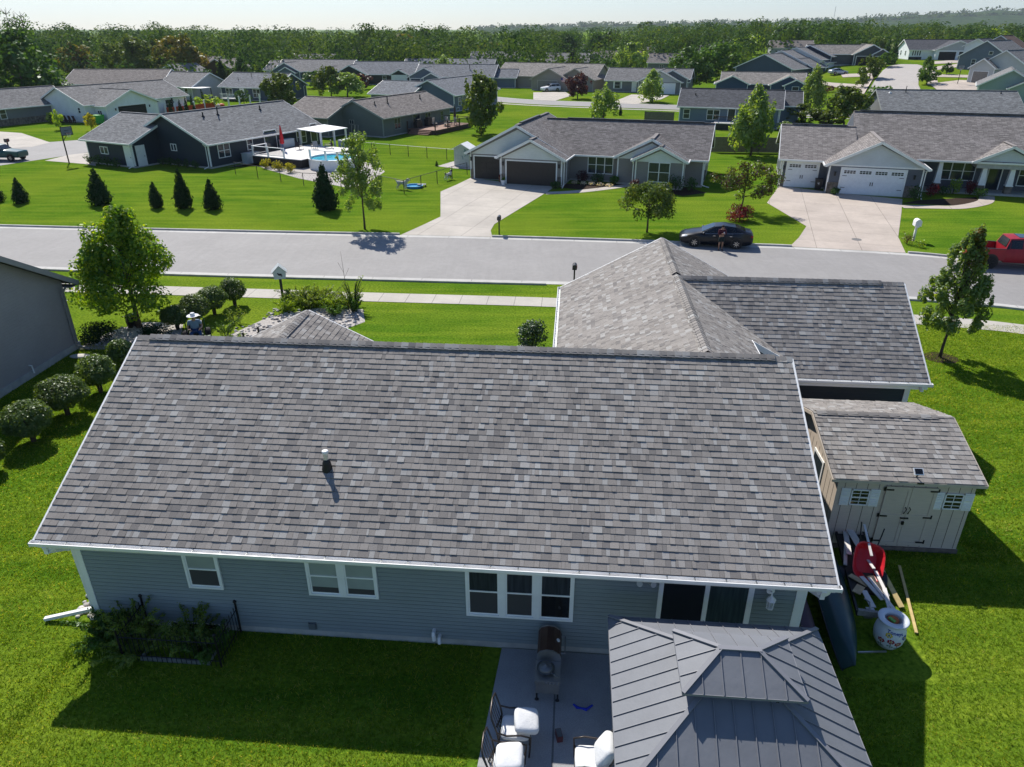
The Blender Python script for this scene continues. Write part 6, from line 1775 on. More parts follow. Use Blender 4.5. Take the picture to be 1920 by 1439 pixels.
t = thing('person', 'person in maroon hooded top and dark shorts looking at a phone by the sedan', 'person', pl, R(6))
Nn = {'pelvis': (0, 0, .93, (.15, .11)), 'waist': (0, .01, 1.08, (.14, .10)), 'chest': (0, .015, 1.3, (.17, .12)), 'neck': (0, 0, 1.46, .058), 'head': (0, -.05, 1.585, .085), 'crown': (0, -.045, 1.66, .075)}
Ee = [('pelvis', 'waist'), ('waist', 'chest'), ('chest', 'neck'), ('neck', 'head'), ('head', 'crown')]
for s_, x in (('l', -1), ('r', 1)):
    Nn.update({s_ + 'sh': (x * .2, .01, 1.39, .06), s_ + 'el': (x * .25, -.04, 1.12, .046), s_ + 'wr': (x * .06, -.27, 1.2, .03), s_ + 'ha': (x * .035, -.32, 1.225, .034),
               s_ + 'hip': (x * .1, 0, .86, .095), s_ + 'kn': (x * .11, -.02, .5, .06), s_ + 'ca': (x * .112, .01, .36, .056), s_ + 'an': (x * .115, .01, .1, .036), s_ + 'to': (x * .125, -.13, .045, .036)})
    Ee += [('chest', s_ + 'sh'), (s_ + 'sh', s_ + 'el'), (s_ + 'el', s_ + 'wr'), (s_ + 'wr', s_ + 'ha'), ('pelvis', s_ + 'hip'), (s_ + 'hip', s_ + 'kn'), (s_ + 'kn', s_ + 'ca'), (s_ + 'ca', s_ + 'an'), (s_ + 'an', s_ + 'to')]
    fingers(Nn, Ee, s_ + 'ha', (-x * .4, -.8, .35), (x * .2, .1, 1), s_ + 'f')
skin('body', Nn, Ee, FLESH2, t)
Nc = {'waist': (0, .01, .98, (.18, .14)), 'chest': (0, .015, 1.3, (.20, .145)), 'col': (0, .01, 1.43, .09)}
Ec = [('waist', 'chest'), ('chest', 'col')]
for s_, x in (('l', -1), ('r', 1)):
    Nc.update({s_ + 'sh': (x * .2, .01, 1.385, .083), s_ + 'el': (x * .255, -.04, 1.12, .066), s_ + 'wr': (x * .09, -.22, 1.185, .045)}); Ec += [('chest', s_ + 'sh'), (s_ + 'sh', s_ + 'el'), (s_ + 'el', s_ + 'wr')]
skin('hooded_top', Nc, Ec, mat('maroon_fleece', (.075, .012, .022), .9, .15, 9), t)
Ns = {'w': (0, 0, .99, (.165, .125)), 'p': (0, 0, .9, (.18, .13))}; Es = [('w', 'p')]
for s_, x in (('l', -1), ('r', 1)): Ns.update({s_ + 'h': (x * .1, 0, .8, .115), s_ + 'k': (x * .115, -.01, .56, .1)}); Es += [('p', s_ + 'h'), (s_ + 'h', s_ + 'k')]
skin('shorts', Ns, Es, mat('dark_shorts', (.010, .022, .024), .85, .2, 9), t)
b = MB(); b.ell((0, -.03, 1.65), (.098, .108, .085), 14, 9); b.obj('hair', mat('dark_hair', (.012, .009, .008), .7, .2, 20), t)
face_bits(t, (0, -.055, 1.585), 0, 0, .088)
b = MB()
for x in (-1, 1): b.ell((x * .125, -.06, .045), (.05, .14, .045), 10, 6)
b.obj('shoes', DARK, t)
b = MB(); b.box((0, -.36, 1.27), (.075, .015, .15), 0, 0, Matrix.Rotation(R(-40), 3, 'X')); tag(b.obj('phone', mat('phone_white', (.6, .6, .6), .3), None, pl, R(6)), 'pale phone held in both hands of the standing person', 'phone')
# rider on a zero-turn mower
mw = G(372, 645); mz = R(22)
M_ = thing('riding_mower', 'green zero-turn riding mower with a roll bar, half hidden behind the roof ridge', 'riding mower', mw, mz)
GRN = mat('mower_green', (.012, .09, .02), .4, .1, 4, .5)
b = MB(); b.pb(-.6, .6, -.75, .15, .15, .32); b.pb(-.3, .3, -.2, .9, .3, .5); b.pb(-.25, .25, -1.0, -.5, .3, .36); b.obj('deck', GRN, M_)
b = MB(); b.pb(-.3, .3, .45, 1.0, .5, .82); b.lathe([(.16, .82), (.16, .9)], 12, (0, .72, 0)); b.obj('engine', BLACK, M_)
b = MB(); b.pb(-.27, .27, -.25, .25, .5, .6); b.box((0, .3, .82), (.5, .1, .5), 0, 0, Matrix.Rotation(R(-12), 3, 'X')); b.obj('seat', DARK, M_)
b = MB(); b.tube([(-.42, .45, .4), (-.42, .5, 1.05), (-.3, .52, 1.2), (.3, .52, 1.2), (.42, .5, 1.05), (.42, .45, .4)], .03, 8); b.obj('roll_bar', GRN, M_)
for x in (-.5, .5):
    w_ = MB(); w_.lathe([(.15, -.13), (.26, -.13), (.29, -.06), (.29, .06), (.26, .13), (.15, .13)], 22, (x, .5, .29), 0, Matrix.Rotation(R(90), 3, 'Y')); wo = w_.obj('wheel', TYRE, M_); w_ = MB(); w_.lathe([(.16, -.1), (.16, .1)], 14, (x, .5, .29), 0, Matrix.Rotation(R(90), 3, 'Y')); w_.obj('rim', WHITE, wo)
    w_ = MB(); w_.lathe([(.14, -.06), (.14, .06)], 14, (x * .8, -1.0, .14), 0, Matrix.Rotation(R(90), 3, 'Y')); w_.obj('caster', TYRE, M_)
    b = MB(); b.tube([(x * .6, -.1, .55), (x * .62, -.28, .86), (x * .3, -.3, .88)], .016, 6); b.obj('lever', BLACK, M_)
t = thing('person', 'person in a white wide-brimmed hat, blue shirt and jeans riding the green mower', 'person', mw, mz)
Nn = {'pelvis': (0, .05, .70, (.17, .14)), 'waist': (0, .06, .84, (.17, .15)), 'chest': (0, .06, 1.06, (.19, .14)), 'neck': (0, .03, 1.23, .06), 'head': (0, 0, 1.35, .088), 'crown': (0, .01, 1.43, .078)}
Ee = [('pelvis', 'waist'), ('waist', 'chest'), ('chest', 'neck'), ('neck', 'head'), ('head', 'crown')]
for s_, x in (('l', -1), ('r', 1)):
    Nn.update({s_ + 'sh': (x * .215, .05, 1.14, .064), s_ + 'el': (x * .32, .0, .88, .048), s_ + 'wr': (x * .26, -.24, .84, .032), s_ + 'ha': (x * .22, -.31, .87, .036),
               s_ + 'hip': (x * .11, .02, .68, .1), s_ + 'kn': (x * .2, -.42, .68, .07), s_ + 'ca': (x * .2, -.48, .52, .06), s_ + 'an': (x * .19, -.55, .40, .04), s_ + 'to': (x * .2, -.68, .37, .04)})
    Ee += [('chest', s_ + 'sh'), (s_ + 'sh', s_ + 'el'), (s_ + 'el', s_ + 'wr'), (s_ + 'wr', s_ + 'ha'), ('pelvis', s_ + 'hip'), (s_ + 'hip', s_ + 'kn'), (s_ + 'kn', s_ + 'ca'), (s_ + 'ca', s_ + 'an'), (s_ + 'an', s_ + 'to')]
    fingers(Nn, Ee, s_ + 'ha', (-x * .5, -.6, -.3), (0, -.4, .9), s_ + 'f')
skin('body', Nn, Ee, FLESH, t)
Nc = {'waist': (0, .06, .76, (.21, .18)), 'belly': (0, .04, .90, (.215, .185)), 'chest': (0, .06, 1.07, (.22, .165)), 'col': (0, .04, 1.2, .085)}; Ec = [('waist', 'belly'), ('belly', 'chest'), ('chest', 'col')]
for s_, x in (('l', -1), ('r', 1)): Nc.update({s_ + 'sh': (x * .215, .05, 1.14, .085), s_ + 'el': (x * .29, .02, .96, .07)}); Ec += [('chest', s_ + 'sh'), (s_ + 'sh', s_ + 'el')]
skin('shirt', Nc, Ec, mat('shirt_blue', (.20, .28, .38), .85, .12, 8), t)
Ns = {'p': (0, .05, .70, (.195, .15))}; Es = []
for s_, x in (('l', -1), ('r', 1)): Ns.update({s_ + 'h': (x * .11, 0, .68, .115), s_ + 'k': (x * .2, -.42, .68, .085), s_ + 'a': (x * .19, -.54, .44, .065)}); Es += [('p', s_ + 'h'), (s_ + 'h', s_ + 'k'), (s_ + 'k', s_ + 'a')]
skin('jeans', Ns, Es, mat('denim_blue', (.025, .06, .16), .85, .2, 9), t)
b = MB(); b.lathe([(.27, 1.435), (.24, 1.42), (.12, 1.425), (.115, 1.44), (.11, 1.53), (.09, 1.565), (.02, 1.57)], 20, (0, .005, 0)); b.obj('hat', mat('hat_white', (.72, .74, .76), .8, .06), t)
face_bits(t, (0, 0, 1.35), 0, 0, .09)
def dog(label, loc, rz, m_, h=.55, coat=None):
    k = h / .55
    t = thing('dog', label, 'dog', loc, rz)
    Nn = {'chest': (0, -.2, .40, .13), 'belly': (0, .05, .41, .105), 'rump': (0, .27, .42, .11), 'neck': (0, -.32, .52, .075), 'head': (0, -.40, .62, .07), 'snout': (0, -.53, .585, .035), 'tail1': (0, .40, .50, .03), 'tail2': (0, .50, .62, .022)}
    Ee = [('chest', 'belly'), ('belly', 'rump'), ('chest', 'neck'), ('neck', 'head'), ('head', 'snout'), ('rump', 'tail1'), ('tail1', 'tail2')]
    for s_, x in (('l', -1), ('r', 1)):
        Nn.update({s_ + 'fe': (x * .09, -.2, .26, .042), s_ + 'fw': (x * .09, -.22, .12, .03), s_ + 'fp': (x * .09, -.25, .03, .032), s_ + 'hk': (x * .1, .20, .27, .055), s_ + 'hh': (x * .1, .35, .17, .028), s_ + 'hp': (x * .1, .30, .03, .03), s_ + 'e1': (x * .055, -.37, .68, .022), s_ + 'e2': (x * .085, -.37, .6, .018)})
        Ee += [('chest', s_ + 'fe'), (s_ + 'fe', s_ + 'fw'), (s_ + 'fw', s_ + 'fp'), ('rump', s_ + 'hk'), (s_ + 'hk', s_ + 'hh'), (s_ + 'hh', s_ + 'hp'), ('head', s_ + 'e1'), (s_ + 'e1', s_ + 'e2')]
    Nn = {a: (x * k, y * k, z * k, r_ * k) for a, (x, y, z, r_) in Nn.items()}
    skin('body', Nn, Ee, m_, t)
    b = MB(); b.ell((0, -.565 * k, .59 * k), (.018 * k,) * 3, 6, 5); b.obj('nose', DARK, t)
    return t
dog('shaggy white dog standing by the corner fence post', G(755, 356), R(70), mat('dog_white', (.55, .52, .47), .95, .2, 9, .1, 0, 1, 30), .85)
def patch_mat():
    m, nt, out = new_mat('dog_patched'); p = principled(nt, out, .9, .1); tc = N(nt, 'ShaderNodeTexCoord'); n1 = noise(nt, 3.2, tc.outputs['Object'], 1)
    r = ramp(nt, n1.outputs[0], [(.44, (.015, .014, .014)), (.48, (.6, .58, .55))]); nt.links.new(r.outputs[0], p.inputs['Base Color']); return m
dog('black and white dog by the wire fence near the taupe garage', G(841, 338), R(150), patch_mat(), .75)
t = thing('paddling_pool', 'light blue plastic paddling pool on the fenced lawn', 'paddling pool', G(777, 352))
b = MB(); b.lathe([(.72, 0), (.8, .2), (.84, .22), (.74, .22), (.68, .06)], 24); b.obj('shell', mat('plastic_sky_blue', (.06, .32, .60), .5), t); b = MB(); b.lathe([(.69, .10), (.69, .11)], 24); b.obj('water', mat('paddling_water', (.10, .38, .6), .1, .1, 2, .5), t)
t = thing('pet_cot', 'grey raised pet cot beside the paddling pool', 'cot', G(791, 350)); b = MB(); b.box((0, 0, .2), (.8, .5, .05)); b.obj('bed', mat('cot_grey', (.3, .3, .3), .8), t)
for x in (-.35, .35):
    for y in (-.2, .2): b = MB(); b.pb(x - .02, x + .02, y - .02, y + .02, 0, .2); b.obj('leg', DARK, t)

# ------------------------------------------------------------------ letterboxes, hoop, garden things
def mailbox(label, loc, rz, m_, pm_, big=1.0, post=.09):
    t = thing('mailbox', label, 'mailbox', loc, rz)
    b = MB(); n = 10; prf = [(-.1, 0), (.1, 0)] + [(.1 * math.cos(a), .13 + .1 * math.sin(a)) for a in [math.pi * k / n for k in range(n + 1)]]
    b.extr([(x * big, -.26, 1.08 + z * big) for x, z in prf], (0, .52, 0)); b.obj('box', m_, t)
    b = MB(); b.pb(-post / 2, post / 2, -post / 2, post / 2, -.1, 1.08); b.pb(-post / 2, post / 2, -.3, .2, 1.0, 1.08); b.obj('post', pm_, t)
    b = MB(); b.pb(.1 * big, .115 * big, -.05, .0, 1.1, 1.3); b.obj('flag', mat('flag_red', (.4, .02, .02), .5), t)
    return t
mailbox('black mailbox with a grey dome at the near kerb behind the roof', G(1076, 538), R(-5), DARK, BLACK, 1.3)
mailbox('black mailbox on a post beside the taupe house driveway', G(936, 440), R(-5), mat('mailbox_grey', (.05, .05, .055), .4), BLACK, 1.3)
mailbox('white mailbox on a white post by the graphite house driveway', G(1712, 452), R(-8), WHITE, WHITE, 2.1, .13)
mailbox('brown mailbox on a dark post across from the teal pickup', G(18, 283), R(-20), mat('mailbox_brown', (.10, .07, .06), .6), BLACK, 1.6, .12)
mailbox('mailbox on a thin dark post in the sunny verge before the van', G(734, 173), R(10), DARK, BLACK, 1.8, .12)
bush('shrub', 'small copper-leaved shrub at the foot of the white mailbox', G(1700, 458), 1.0, .95, 'red', 5, 260, .1)
bush('shrub', 'small green plant at the kerb by the white mailbox', G(1724, 464), .9, .55, 'lime', 6, 220, .1)
t = thing('birdhouse_box', 'white house-shaped letterbox with dark bird marks on a dark post', 'letterbox', G(531, 562), R(18))
b = MB(); poly = [(-.3, 1.25), (.3, 1.25), (.34, 1.62), (0, 1.95), (-.34, 1.62)]
b.extr([(x, -.24, z) for x, z in poly], (0, .48, 0)); b.obj('box', mat('birdhouse_white', (.62, .66, .66), .5, .1), t)
b = MB()
for s_ in (-1, 1): b.beam((s_ * .40, 0, 1.60), (0, 0, 1.99), .62, .03)
b.obj('roof', mat('birdhouse_roof', (.45, .48, .48), .6, .15), t)
b = MB(); b.ell((.02, -.243, 1.5), (.11, .008, .06), 12, 6); b.ell((-.08, -.244, 1.56), (.05, .008, .04), 10, 6); b.ell((.1, -.244, 1.42), (.05, .008, .03), 8, 6); b.ell((.322, .0, 1.5), (.012, .1, .15), 12, 8); b.obj('bird_mark', BLACK, t)
b = MB(); b.pb(-.07, .07, -.07, .07, -.1, 1.25); b.obj('post', mat('post_dark_wood', (.05, .045, .04), .8), t)
# basketball hoop by the navy garage drive
def hoop(label, base, rz, h=3.4, lean=.6, bw=1.3):
    t = thing('basketball_hoop', label, 'basketball hoop', base, rz)
    b = MB(); b.tube([(0, 0, -.1), (0, .0, h * .75), (0, -.1, h)], .07, 8); b.obj('pole', BLACK, t)
    b = MB(); b.tube([(0, 0, h * .72), (0, -lean, h * .95)], .035, 6); b.tube([(0, -.1, h), (0, -lean, h * 1.02)], .035, 6); b.obj('arm', BLACK, t)
    b = MB(); y = -lean - .05
    for x0, x1, z0, z1 in ((-bw / 2, bw / 2, h - .25, h - .19), (-bw / 2, bw / 2, h + .6, h + .66), (-bw / 2, -bw / 2 + .06, h - .19, h + .6), (bw / 2 - .06, bw / 2, h - .19, h + .6), (-.25, .25, h - .05, h), (-.25, .25, h + .25, h + .3)): b.pb(x0, x1, y - .03, y, z0, z1)
    b.obj('backboard_frame', BLACK, t)
    b = MB(); b.pb(-bw / 2 + .05, bw / 2 - .05, y - .018, y - .01, h - .2, h + .62); b.obj('backboard', mat('backboard_glass', (.16, .2, .22), .1, .1, 2, .5), t)
    b = MB(); b.tube([(.23 * math.cos(a), y - .28 + .23 * math.sin(a), h) for a in [k * math.pi / 8 for k in range(17)]], .012, 5); b.obj('rim', mat('rim_orange', (.5, .12, .03), .5), t)
    b = MB()
    for k in range(10):
        a = k * .628; b.tube([(.22 * math.cos(a), y - .28 + .22 * math.sin(a), h), (.12 * math.cos(a + .3), y - .28 + .12 * math.sin(a + .3), h - .4)], .008, 3)
    b.obj('net', WHITE, t)
hoop('basketball hoop on a leaning black pole at the navy house drive', G(130, 307), R(60), 3.3, 1.0)
hoop('pale basketball hoop on a pole by the white driveway', G(1795, 158), R(-30), 3.2, .6)
# garden bed things
BB = thing('bird_bath', 'pale stone bird bath on the white gravel', 'bird bath', W(-13.2, 32.8)); b = MB(); b.lathe([(.16, 0), (.09, .1), (.07, .5), (.12, .58)], 14); b.obj('pedestal', CONC, BB); b = MB(); b.lathe([(.1, .56), (.32, .64), (.34, .7), (.28, .66)], 18); b.obj('basin', CONC, BB)
for k, (s_, p_) in enumerate(((-15.4, 30.6), (-14.9, 31.2), (-14.3, 31.0), (-14.0, 31.6))):
    t = thing('garden_stake', 'short dark post standing in the white gravel bed', 'stake', W(s_, p_), 0, 'dark posts in the gravel bed'); b = MB(); b.tube([(0, 0, -.1), (0, 0, .55 + .08 * (k % 2))], .05, 6); b.obj('post', BLACK, t)
    if k in (1, 2): b = MB(); b.tube([(0, 0, .5), (.35, .15, .42)], .02, 5); b.obj('crosspiece', BLACK, t)
rgs = random.Random(12); mbs = MB()
for k in range(750):
    if k < 560:
        s_, p_ = rgs.uniform(-16.6, -10.8), rgs.uniform(30.2, 35.3)
        if (p_ - 30.2) < (-(s_ + 15.8)) * 1.2 * 0 + max(0, (s_ + 13.2) * 1.3) - .3: continue
        if s_ < -15.8 and p_ > 33: continue
    elif k < 650: s_, p_ = rgs.uniform(-22.4, -19.4), rgs.uniform(29.6, 32.6)
    else: s_, p_ = rgs.uniform(-12.4, -11.65), rgs.uniform(12.9, 14.4)
    q = W(s_, p_); r_ = rgs.uniform(.04, .11); mbs.ell((q.x, q.y, r_ * .3), (r_, r_ * rgs.uniform(.6, 1), r_ * .6), 6, 4, rgs.randrange(3))
o = mbs.obj('gravel_stones', [mat('stone_pale', (.55, .52, .48), .8, .2, 9), mat('stone_mid', (.30, .28, .26), .8, .2, 9), mat('stone_grey', (.42, .42, .42), .8, .2, 9)], smooth_=True); o['kind'] = 'stuff'
for k in range(9):
    q = W(-10.9 + .08 * k, 32.2 + .01 * k)
for k, (s_, p_, n, h, sp_, lf, lab) in enumerate(((-14.9, 36.2, 26, 1.0, .8, 'weed', 'feathery yellow-green meadow clump beside the birdhouse post'), (-14.0, 35.6, 26, 1.15, .85, 'weed', 'tallest meadow clump in the middle of the wild border'), (-13.2, 36.2, 26, .95, .9, 'pale', 'pale meadow clump in the wild border'), (-12.6, 35.4, 24, .9, .8, 'lime', 'yellow-flowering meadow clump in the wild border'), (-14.9, 34.9, 20, .7, .6, 'lime', 'low bright green clump at the gravel edge'), (-11.9, 35.9, 22, .9, .7, 'weed', 'meadow clump next to the tall whippy shrub'), (-13.7, 36.6, 20, .9, .7, 'weed', 'feathery plumes at the sidewalk side of the wild border'), (-12.2, 34.7, 16, .6, .6, 'green', 'dark leafy clump above the porch roof peak'))):
    spray('meadow_plant', lab, W(s_, p_), int(n * 1.7), h, sp_ * 1.15, lf, 30 + k, 'plant', 46, .085)
spray('tall_shrub', 'tall whippy shrub rising above the sidewalk', W(-11.4, 35.3), 16, 2.1, .75, 'weed', 50, 'shrub', 46, .085)
spray('tall_shrub', 'dense lower shrub hugging the whippy one', W(-11.35, 35.2), 18, 1.1, .55, 'green', 52, 'shrub', 40, .09)
t = thing('sapling', 'bare thin sapling stem rising out of the whippy shrub', 'sapling', W(-11.7, 35.4)); b = MB(); b.tube([(0, 0, 0), (-.05, 0, 1.6), (-.12, 0, 3.2)], [.02, .014, .004], 5); b.tube([(-.08, 0, 2.1), (-.35, .1, 2.6)], .006, 4); b.tube([(-.06, 0, 1.8), (.2, .1, 2.3)], .006, 4); b.obj('stem', BARK, t)
spray('rose_bush', 'scraggly rose bush between mower and gravel', W(-16.7, 31.4), 18, .95, .8, 'green', 54, 'shrub', 26, .08)
spray('rose_bush', 'sparse rose bush with dry pink heads above the mower', W(-16.9, 33.0), 14, .9, .7, 'weed', 55, 'shrub', 20, .08)
spray('rose_bush', 'little dusty shrub in the gravel behind the roof ridge', W(-15.7, 30.4), 14, .6, .6, 'pale', 56, 'shrub', 24, .07)
t = thing('rain_barrel', 'dark barrel at the foot of the street maple', 'barrel', W(-21.9, 32.2)); b = MB(); b.lathe([(.24, 0), (.28, .3), (.24, .62), (.2, .64)], 14); b.obj('barrel', BLACK, t)
t = thing('splash_stone', 'pale flat stone by the downspout of the brown-grey house', 'stone', W(-22.2, 28.4)); b = MB(); b.ell((0, 0, .04), (.5, .22, .08), 12, 6); b.obj('stone', mat('stone_pale', (.55, .52, .48), .8, .2, 9), t)

# ------------------------------------------------------------------ clipped shrubs and nearby trees
def topiary(label, u, vb, vt, wpx, seed, leaf='topiary', group='clipped ball shrubs in a row'):
    p = G(u, vb); f = px_m(p + Vector((0, 0, .8))); w_ = wpx / f; H_ = top_z(p, vt)
    t = thing('clipped_shrub', label, 'shrub', p, 0, group)
    rg = np.random.default_rng(seed); zc = H_ * .60; rz_ = H_ * .40; r_ = w_ / 2
    C = [(0, 0, zc)]; Q = [(r_ * .9, r_ * .9, rz_ * .9)]
    for k in range(26):
        d = rg.normal(size=3); d /= np.linalg.norm(d); C.append((d[0] * r_ * .72, d[1] * r_ * .72, zc + d[2] * rz_ * .72)); Q.append((r_ * .3, r_ * .3, rz_ * .3))
    n = int(7500 * min(1.4, w_ * w_ / 2.4)); V, F_ = leaf_quads(C, Q, n, .085, rg, .45, .62, .75)
    link('foliage', fast_mesh('foliage', V, F_, LEAF[leaf]), t)
    b = MB()
    for k in range(5):
        a = k * 1.256; b.tube([(.05 * math.cos(a), .05 * math.sin(a), -.05), (.08 * math.cos(a), .08 * math.sin(a), H_ * .25), (r_ * .5 * math.cos(a), r_ * .5 * math.sin(a), H_ * .55)], [.045, .035, .015], 5)
    b.obj('stem', BARK, t); return t
topiary('clipped ball shrub cut by the picture edge, closest to the wide house yard', -12, 882, 822, 62, 1)
topiary('clipped mushroom shrub on a bare stem, first whole one from the back yard', 64, 828, 755, 92, 2)
topiary('widest clipped ball shrub, second whole one of the row from the back yard', 128, 778, 707, 96, 3)
topiary('clipped ball shrub close under the roof edge, third whole one from the back yard', 190, 736, 667, 74, 4)
topiary('clipped ball shrub half hidden by the roof corner', 234, 690, 636, 52, 5)
topiary('dark clipped ball shrub behind the mower rider', 334, 618, 573, 56, 6)
topiary('clipped shrub between the dark one and the sidewalk pair', 373, 608, 551, 58, 7)
topiary('clipped shrub second from the sidewalk', 403, 590, 536, 58, 8)
topiary('clipped ball shrub closest to the sidewalk', 441, 573, 521, 50, 9)
bush('hedge_shrub', 'low dark spreading yew by the corner of the brown-grey house', G(186, 640), 2.3, 1.0, 'conifer', 21, 2600, .09, None, 'shrub', .45, d=1.4)
bush('hedge_shrub', 'low dark clipped mound next to the street maple trunk', G(296, 638), 1.8, .95, 'conifer', 22, 2600, .08, None, 'shrub', .45, d=1.3)
bush('shrub', 'dark evergreen shrub by the front gutter of the wide house', W(-1.65, 30.9), 1.75, 1.55, 'yew', 23, 2600, .11)
b = MB(); b.lathe([(.75, 0), (.75, .12), (.62, .12), (.62, .02)], 20, (0, 0, 0)); tag(b.obj('edging_ring', CONC, None, W(-1.9, 30.5)), 'pale concrete ring round the dark evergreen shrub', 'edging')
def big_tree(name, label, u, vb, vt, wpx, kind, leaf, n, size, K, seed, z0, cr=.3, zs=1., lean=0, mixleaf=None, tr=.09, inner=.35, cat='tree', up=.35):
    p = G(u, vb); H_ = top_z(p, vt); r_ = wpx / px_m(p + Vector((0, 0, H_ * .6))) / 2 * 1.1
    t = thing(name, label, cat, p)
    rg = np.random.default_rng(seed); C, Q = clumps(kind, K, z0 + r_ * .2, H_ - r_ * .12, r_ * .86, rg, cr, zs)
    C[:, 0] += lean * (C[:, 2] / H_)
    V, F_ = leaf_quads(C, Q, n, size, rg, up, .66, inner)
    if mixleaf:
        c = V.reshape(-1, 4, 3).mean(1); x = mixleaf[1](c, rg); mi = (x).astype(np.int32); me = fast_mesh('crown', V, F_, [LEAF[leaf], LEAF[mixleaf[0]]], mi)
    else: me = fast_mesh('crown', V, F_, LEAF[leaf])
    link('crown', me, t)
    o = sorted(range(len(C)), key=lambda i: -C[i][2])
    link('trunk', trunk_mesh('trunk', z0, H_ * .85, tr, seed, [tuple(C[i]) for i in o[:K]][::2], lean), t)
    return t
big_tree('maple_tree', 'dense green maple with lit yellow tips by the mower', 262, 614, 388, 196, 'maple', 'maple', 19000, .16, 74, 3, 1.0, .25, 1.25, 0, None, .13, .5)
big_tree('maple_tree', 'young maple with reddening top beside the wing roof', 1762, 670, 430, 124, 'maple', 'pale', 12000, .14, 84, 4, 1.1, .17, 1.5, .05, ('red', lambda c, rg: (c[:, 2] > 4.4) & (rg.random(len(c)) < .55) & (c[:, 0] > -.1)), .065, .3)
big_tree('street_tree', 'pale upright young tree standing before the pool yard', 684, 430, 247, 100, 'oval', 'pale', 8500, .16, 80, 5, 1.2, .17, 1.4, 0, None, .075, .3)
big_tree('crabapple_tree', 'round dark crabapple on the lawn of the taupe house', 1213, 436, 340, 98, 'round', 'olive', 5200, .17, 30, 6, .9, .3, 1., 0, None, .07, .4)
big_tree('crabapple_tree', 'spreading dusky crabapple above the crimson barberry', 1388, 398, 300, 118, 'round', 'olive', 4200, .17, 34, 7, .8, .22, .9, .2, ('plum', lambda c, rg: rg.random(len(c)) < .3), .07, .2)
bush('barberry', 'crimson barberry mound under the spreading crabapple', G(1386, 415), 2.35, 1.35, 'crimson', 31, 1500, .13, None, 'shrub', .45)
for u, vb, vt, w_, lab in ((-8, 379, 336, 40, 'cut off by the picture edge'), (41, 381, 332, 34, 'first whole one from the street corner'), (190, 384, 315, 46, 'the broad one third in the row'), (295, 390, 340, 30, 'the smallest of the row'), (346, 391, 315, 40, 'tall narrow one between two small ones'), (400, 393, 335, 38, 'between the tall narrow one and the young tree'), (612, 394, 307, 54, 'the widest, touching the pale young tree')):
    tree_px('conifer', 'dark conical evergreen on the far lawn, ' + lab, 'cone', 'conifer', u, vb, vt, w_, var=int(u) % 3, n=3800, size=.075, K=46, cr=.26, z0=.09, group='conical evergreens along the far lawn')
tree_px('conifer', 'small dwarf conifer on the gravel by the playhouse', 'cone', 'conifer', 819, 312, 301, 8, var=1, n=900, size=.1, z0=.05)

tx = bpy.data.curves.new('digits', 'FONT'); tx.body = '22315'; tx.size = .17; tx.align_x = 'CENTER'
to = bpy.data.objects.new('digits', tx); COL.objects.link(to)
me = bpy.data.meshes.new_from_object(to.evaluated_get(bpy.context.evaluated_depsgraph_get())); bpy.data.objects.remove(to)
me.materials.clear(); me.materials.append(mat('worn_white_paint', (.5, .5, .5), .8, .3, 30))
qn = min(range(len(far_e) - 1), key=lambda i: abs(far_e[i].x - G(1224, 455).x)); dq = (far_e[qn + 1] - far_e[qn]).normalized(); pq = far_e[qn] + dq * (G(1224, 455).x - far_e[qn].x)
o = link('house_number', me, None, (pq.x, pq.y - .012, .01)); o.rotation_euler = (R(90), 0, math.atan2(dq.y, dq.x)); tag(o, 'faint white house number painted on the kerb behind the roof peak', 'house number')
b = MB(); b.lathe([(.34, 0), (.34, .03), (.30, .035), (.30, .03)], 24); struct(b.obj('manhole_cover', mat('cast_iron_grey', (.16, .155, .15), .7, .2, 30), None, G(1606, 450)))
# ------------------------------------------------------------------ the rest of the neighbourhood
def GE(u, v, h):
    """point seen at a photo position, h above the terrain"""
    z = h
    for _ in range(40):
        p = G(u, v, z); z = .5 * z + .5 * (gz(p.x, p.y) + h)
    return Vector((p.x, p.y, 0))
RG = far_roof('roof_mid_grey', (.20, .197, .195), .2); RB = far_roof('roof_brown_grey', (.20, .18, .168), .2); RT = far_roof('roof_tan_grey', (.265, .245, .222), .2); RD = far_roof('roof_charcoal', (.095, .098, .108), .2); RBL = far_roof('roof_blue_grey', (.18, .19, .205), .2)
SG = siding('siding_sage', (.145, .165, .155), .15); SW = siding('siding_white', (.80, .82, .83), .15); SLG = siding('siding_light_grey', (.45, .46, .47), .15); SDN = siding('siding_deep_navy', (.028, .045, .075), .15); SDG = siding('siding_deep_green', (.022, .032, .030), .15)
SBG = siding('siding_blue_grey', (.12, .155, .20), .15); STN = siding('siding_tan', (.27, .24, .21), .15); SBK = siding('siding_brick_brown', (.10, .072, .06), .15); SGY = siding('siding_plain_grey', (.18, .185, .19), .15); SBB = siding('siding_bold_blue', (.03, .065, .13), .15); SMN = siding('siding_mint', (.28, .36, .34), .15)
def at_eave(u, v, ev, yaw, oh=.4):
    p = GE(u, v, ev); a = R(yaw)
    return p + Vector((math.cos(a), math.sin(a), 0)) * oh + Vector((-math.sin(a), math.cos(a), 0)) * oh
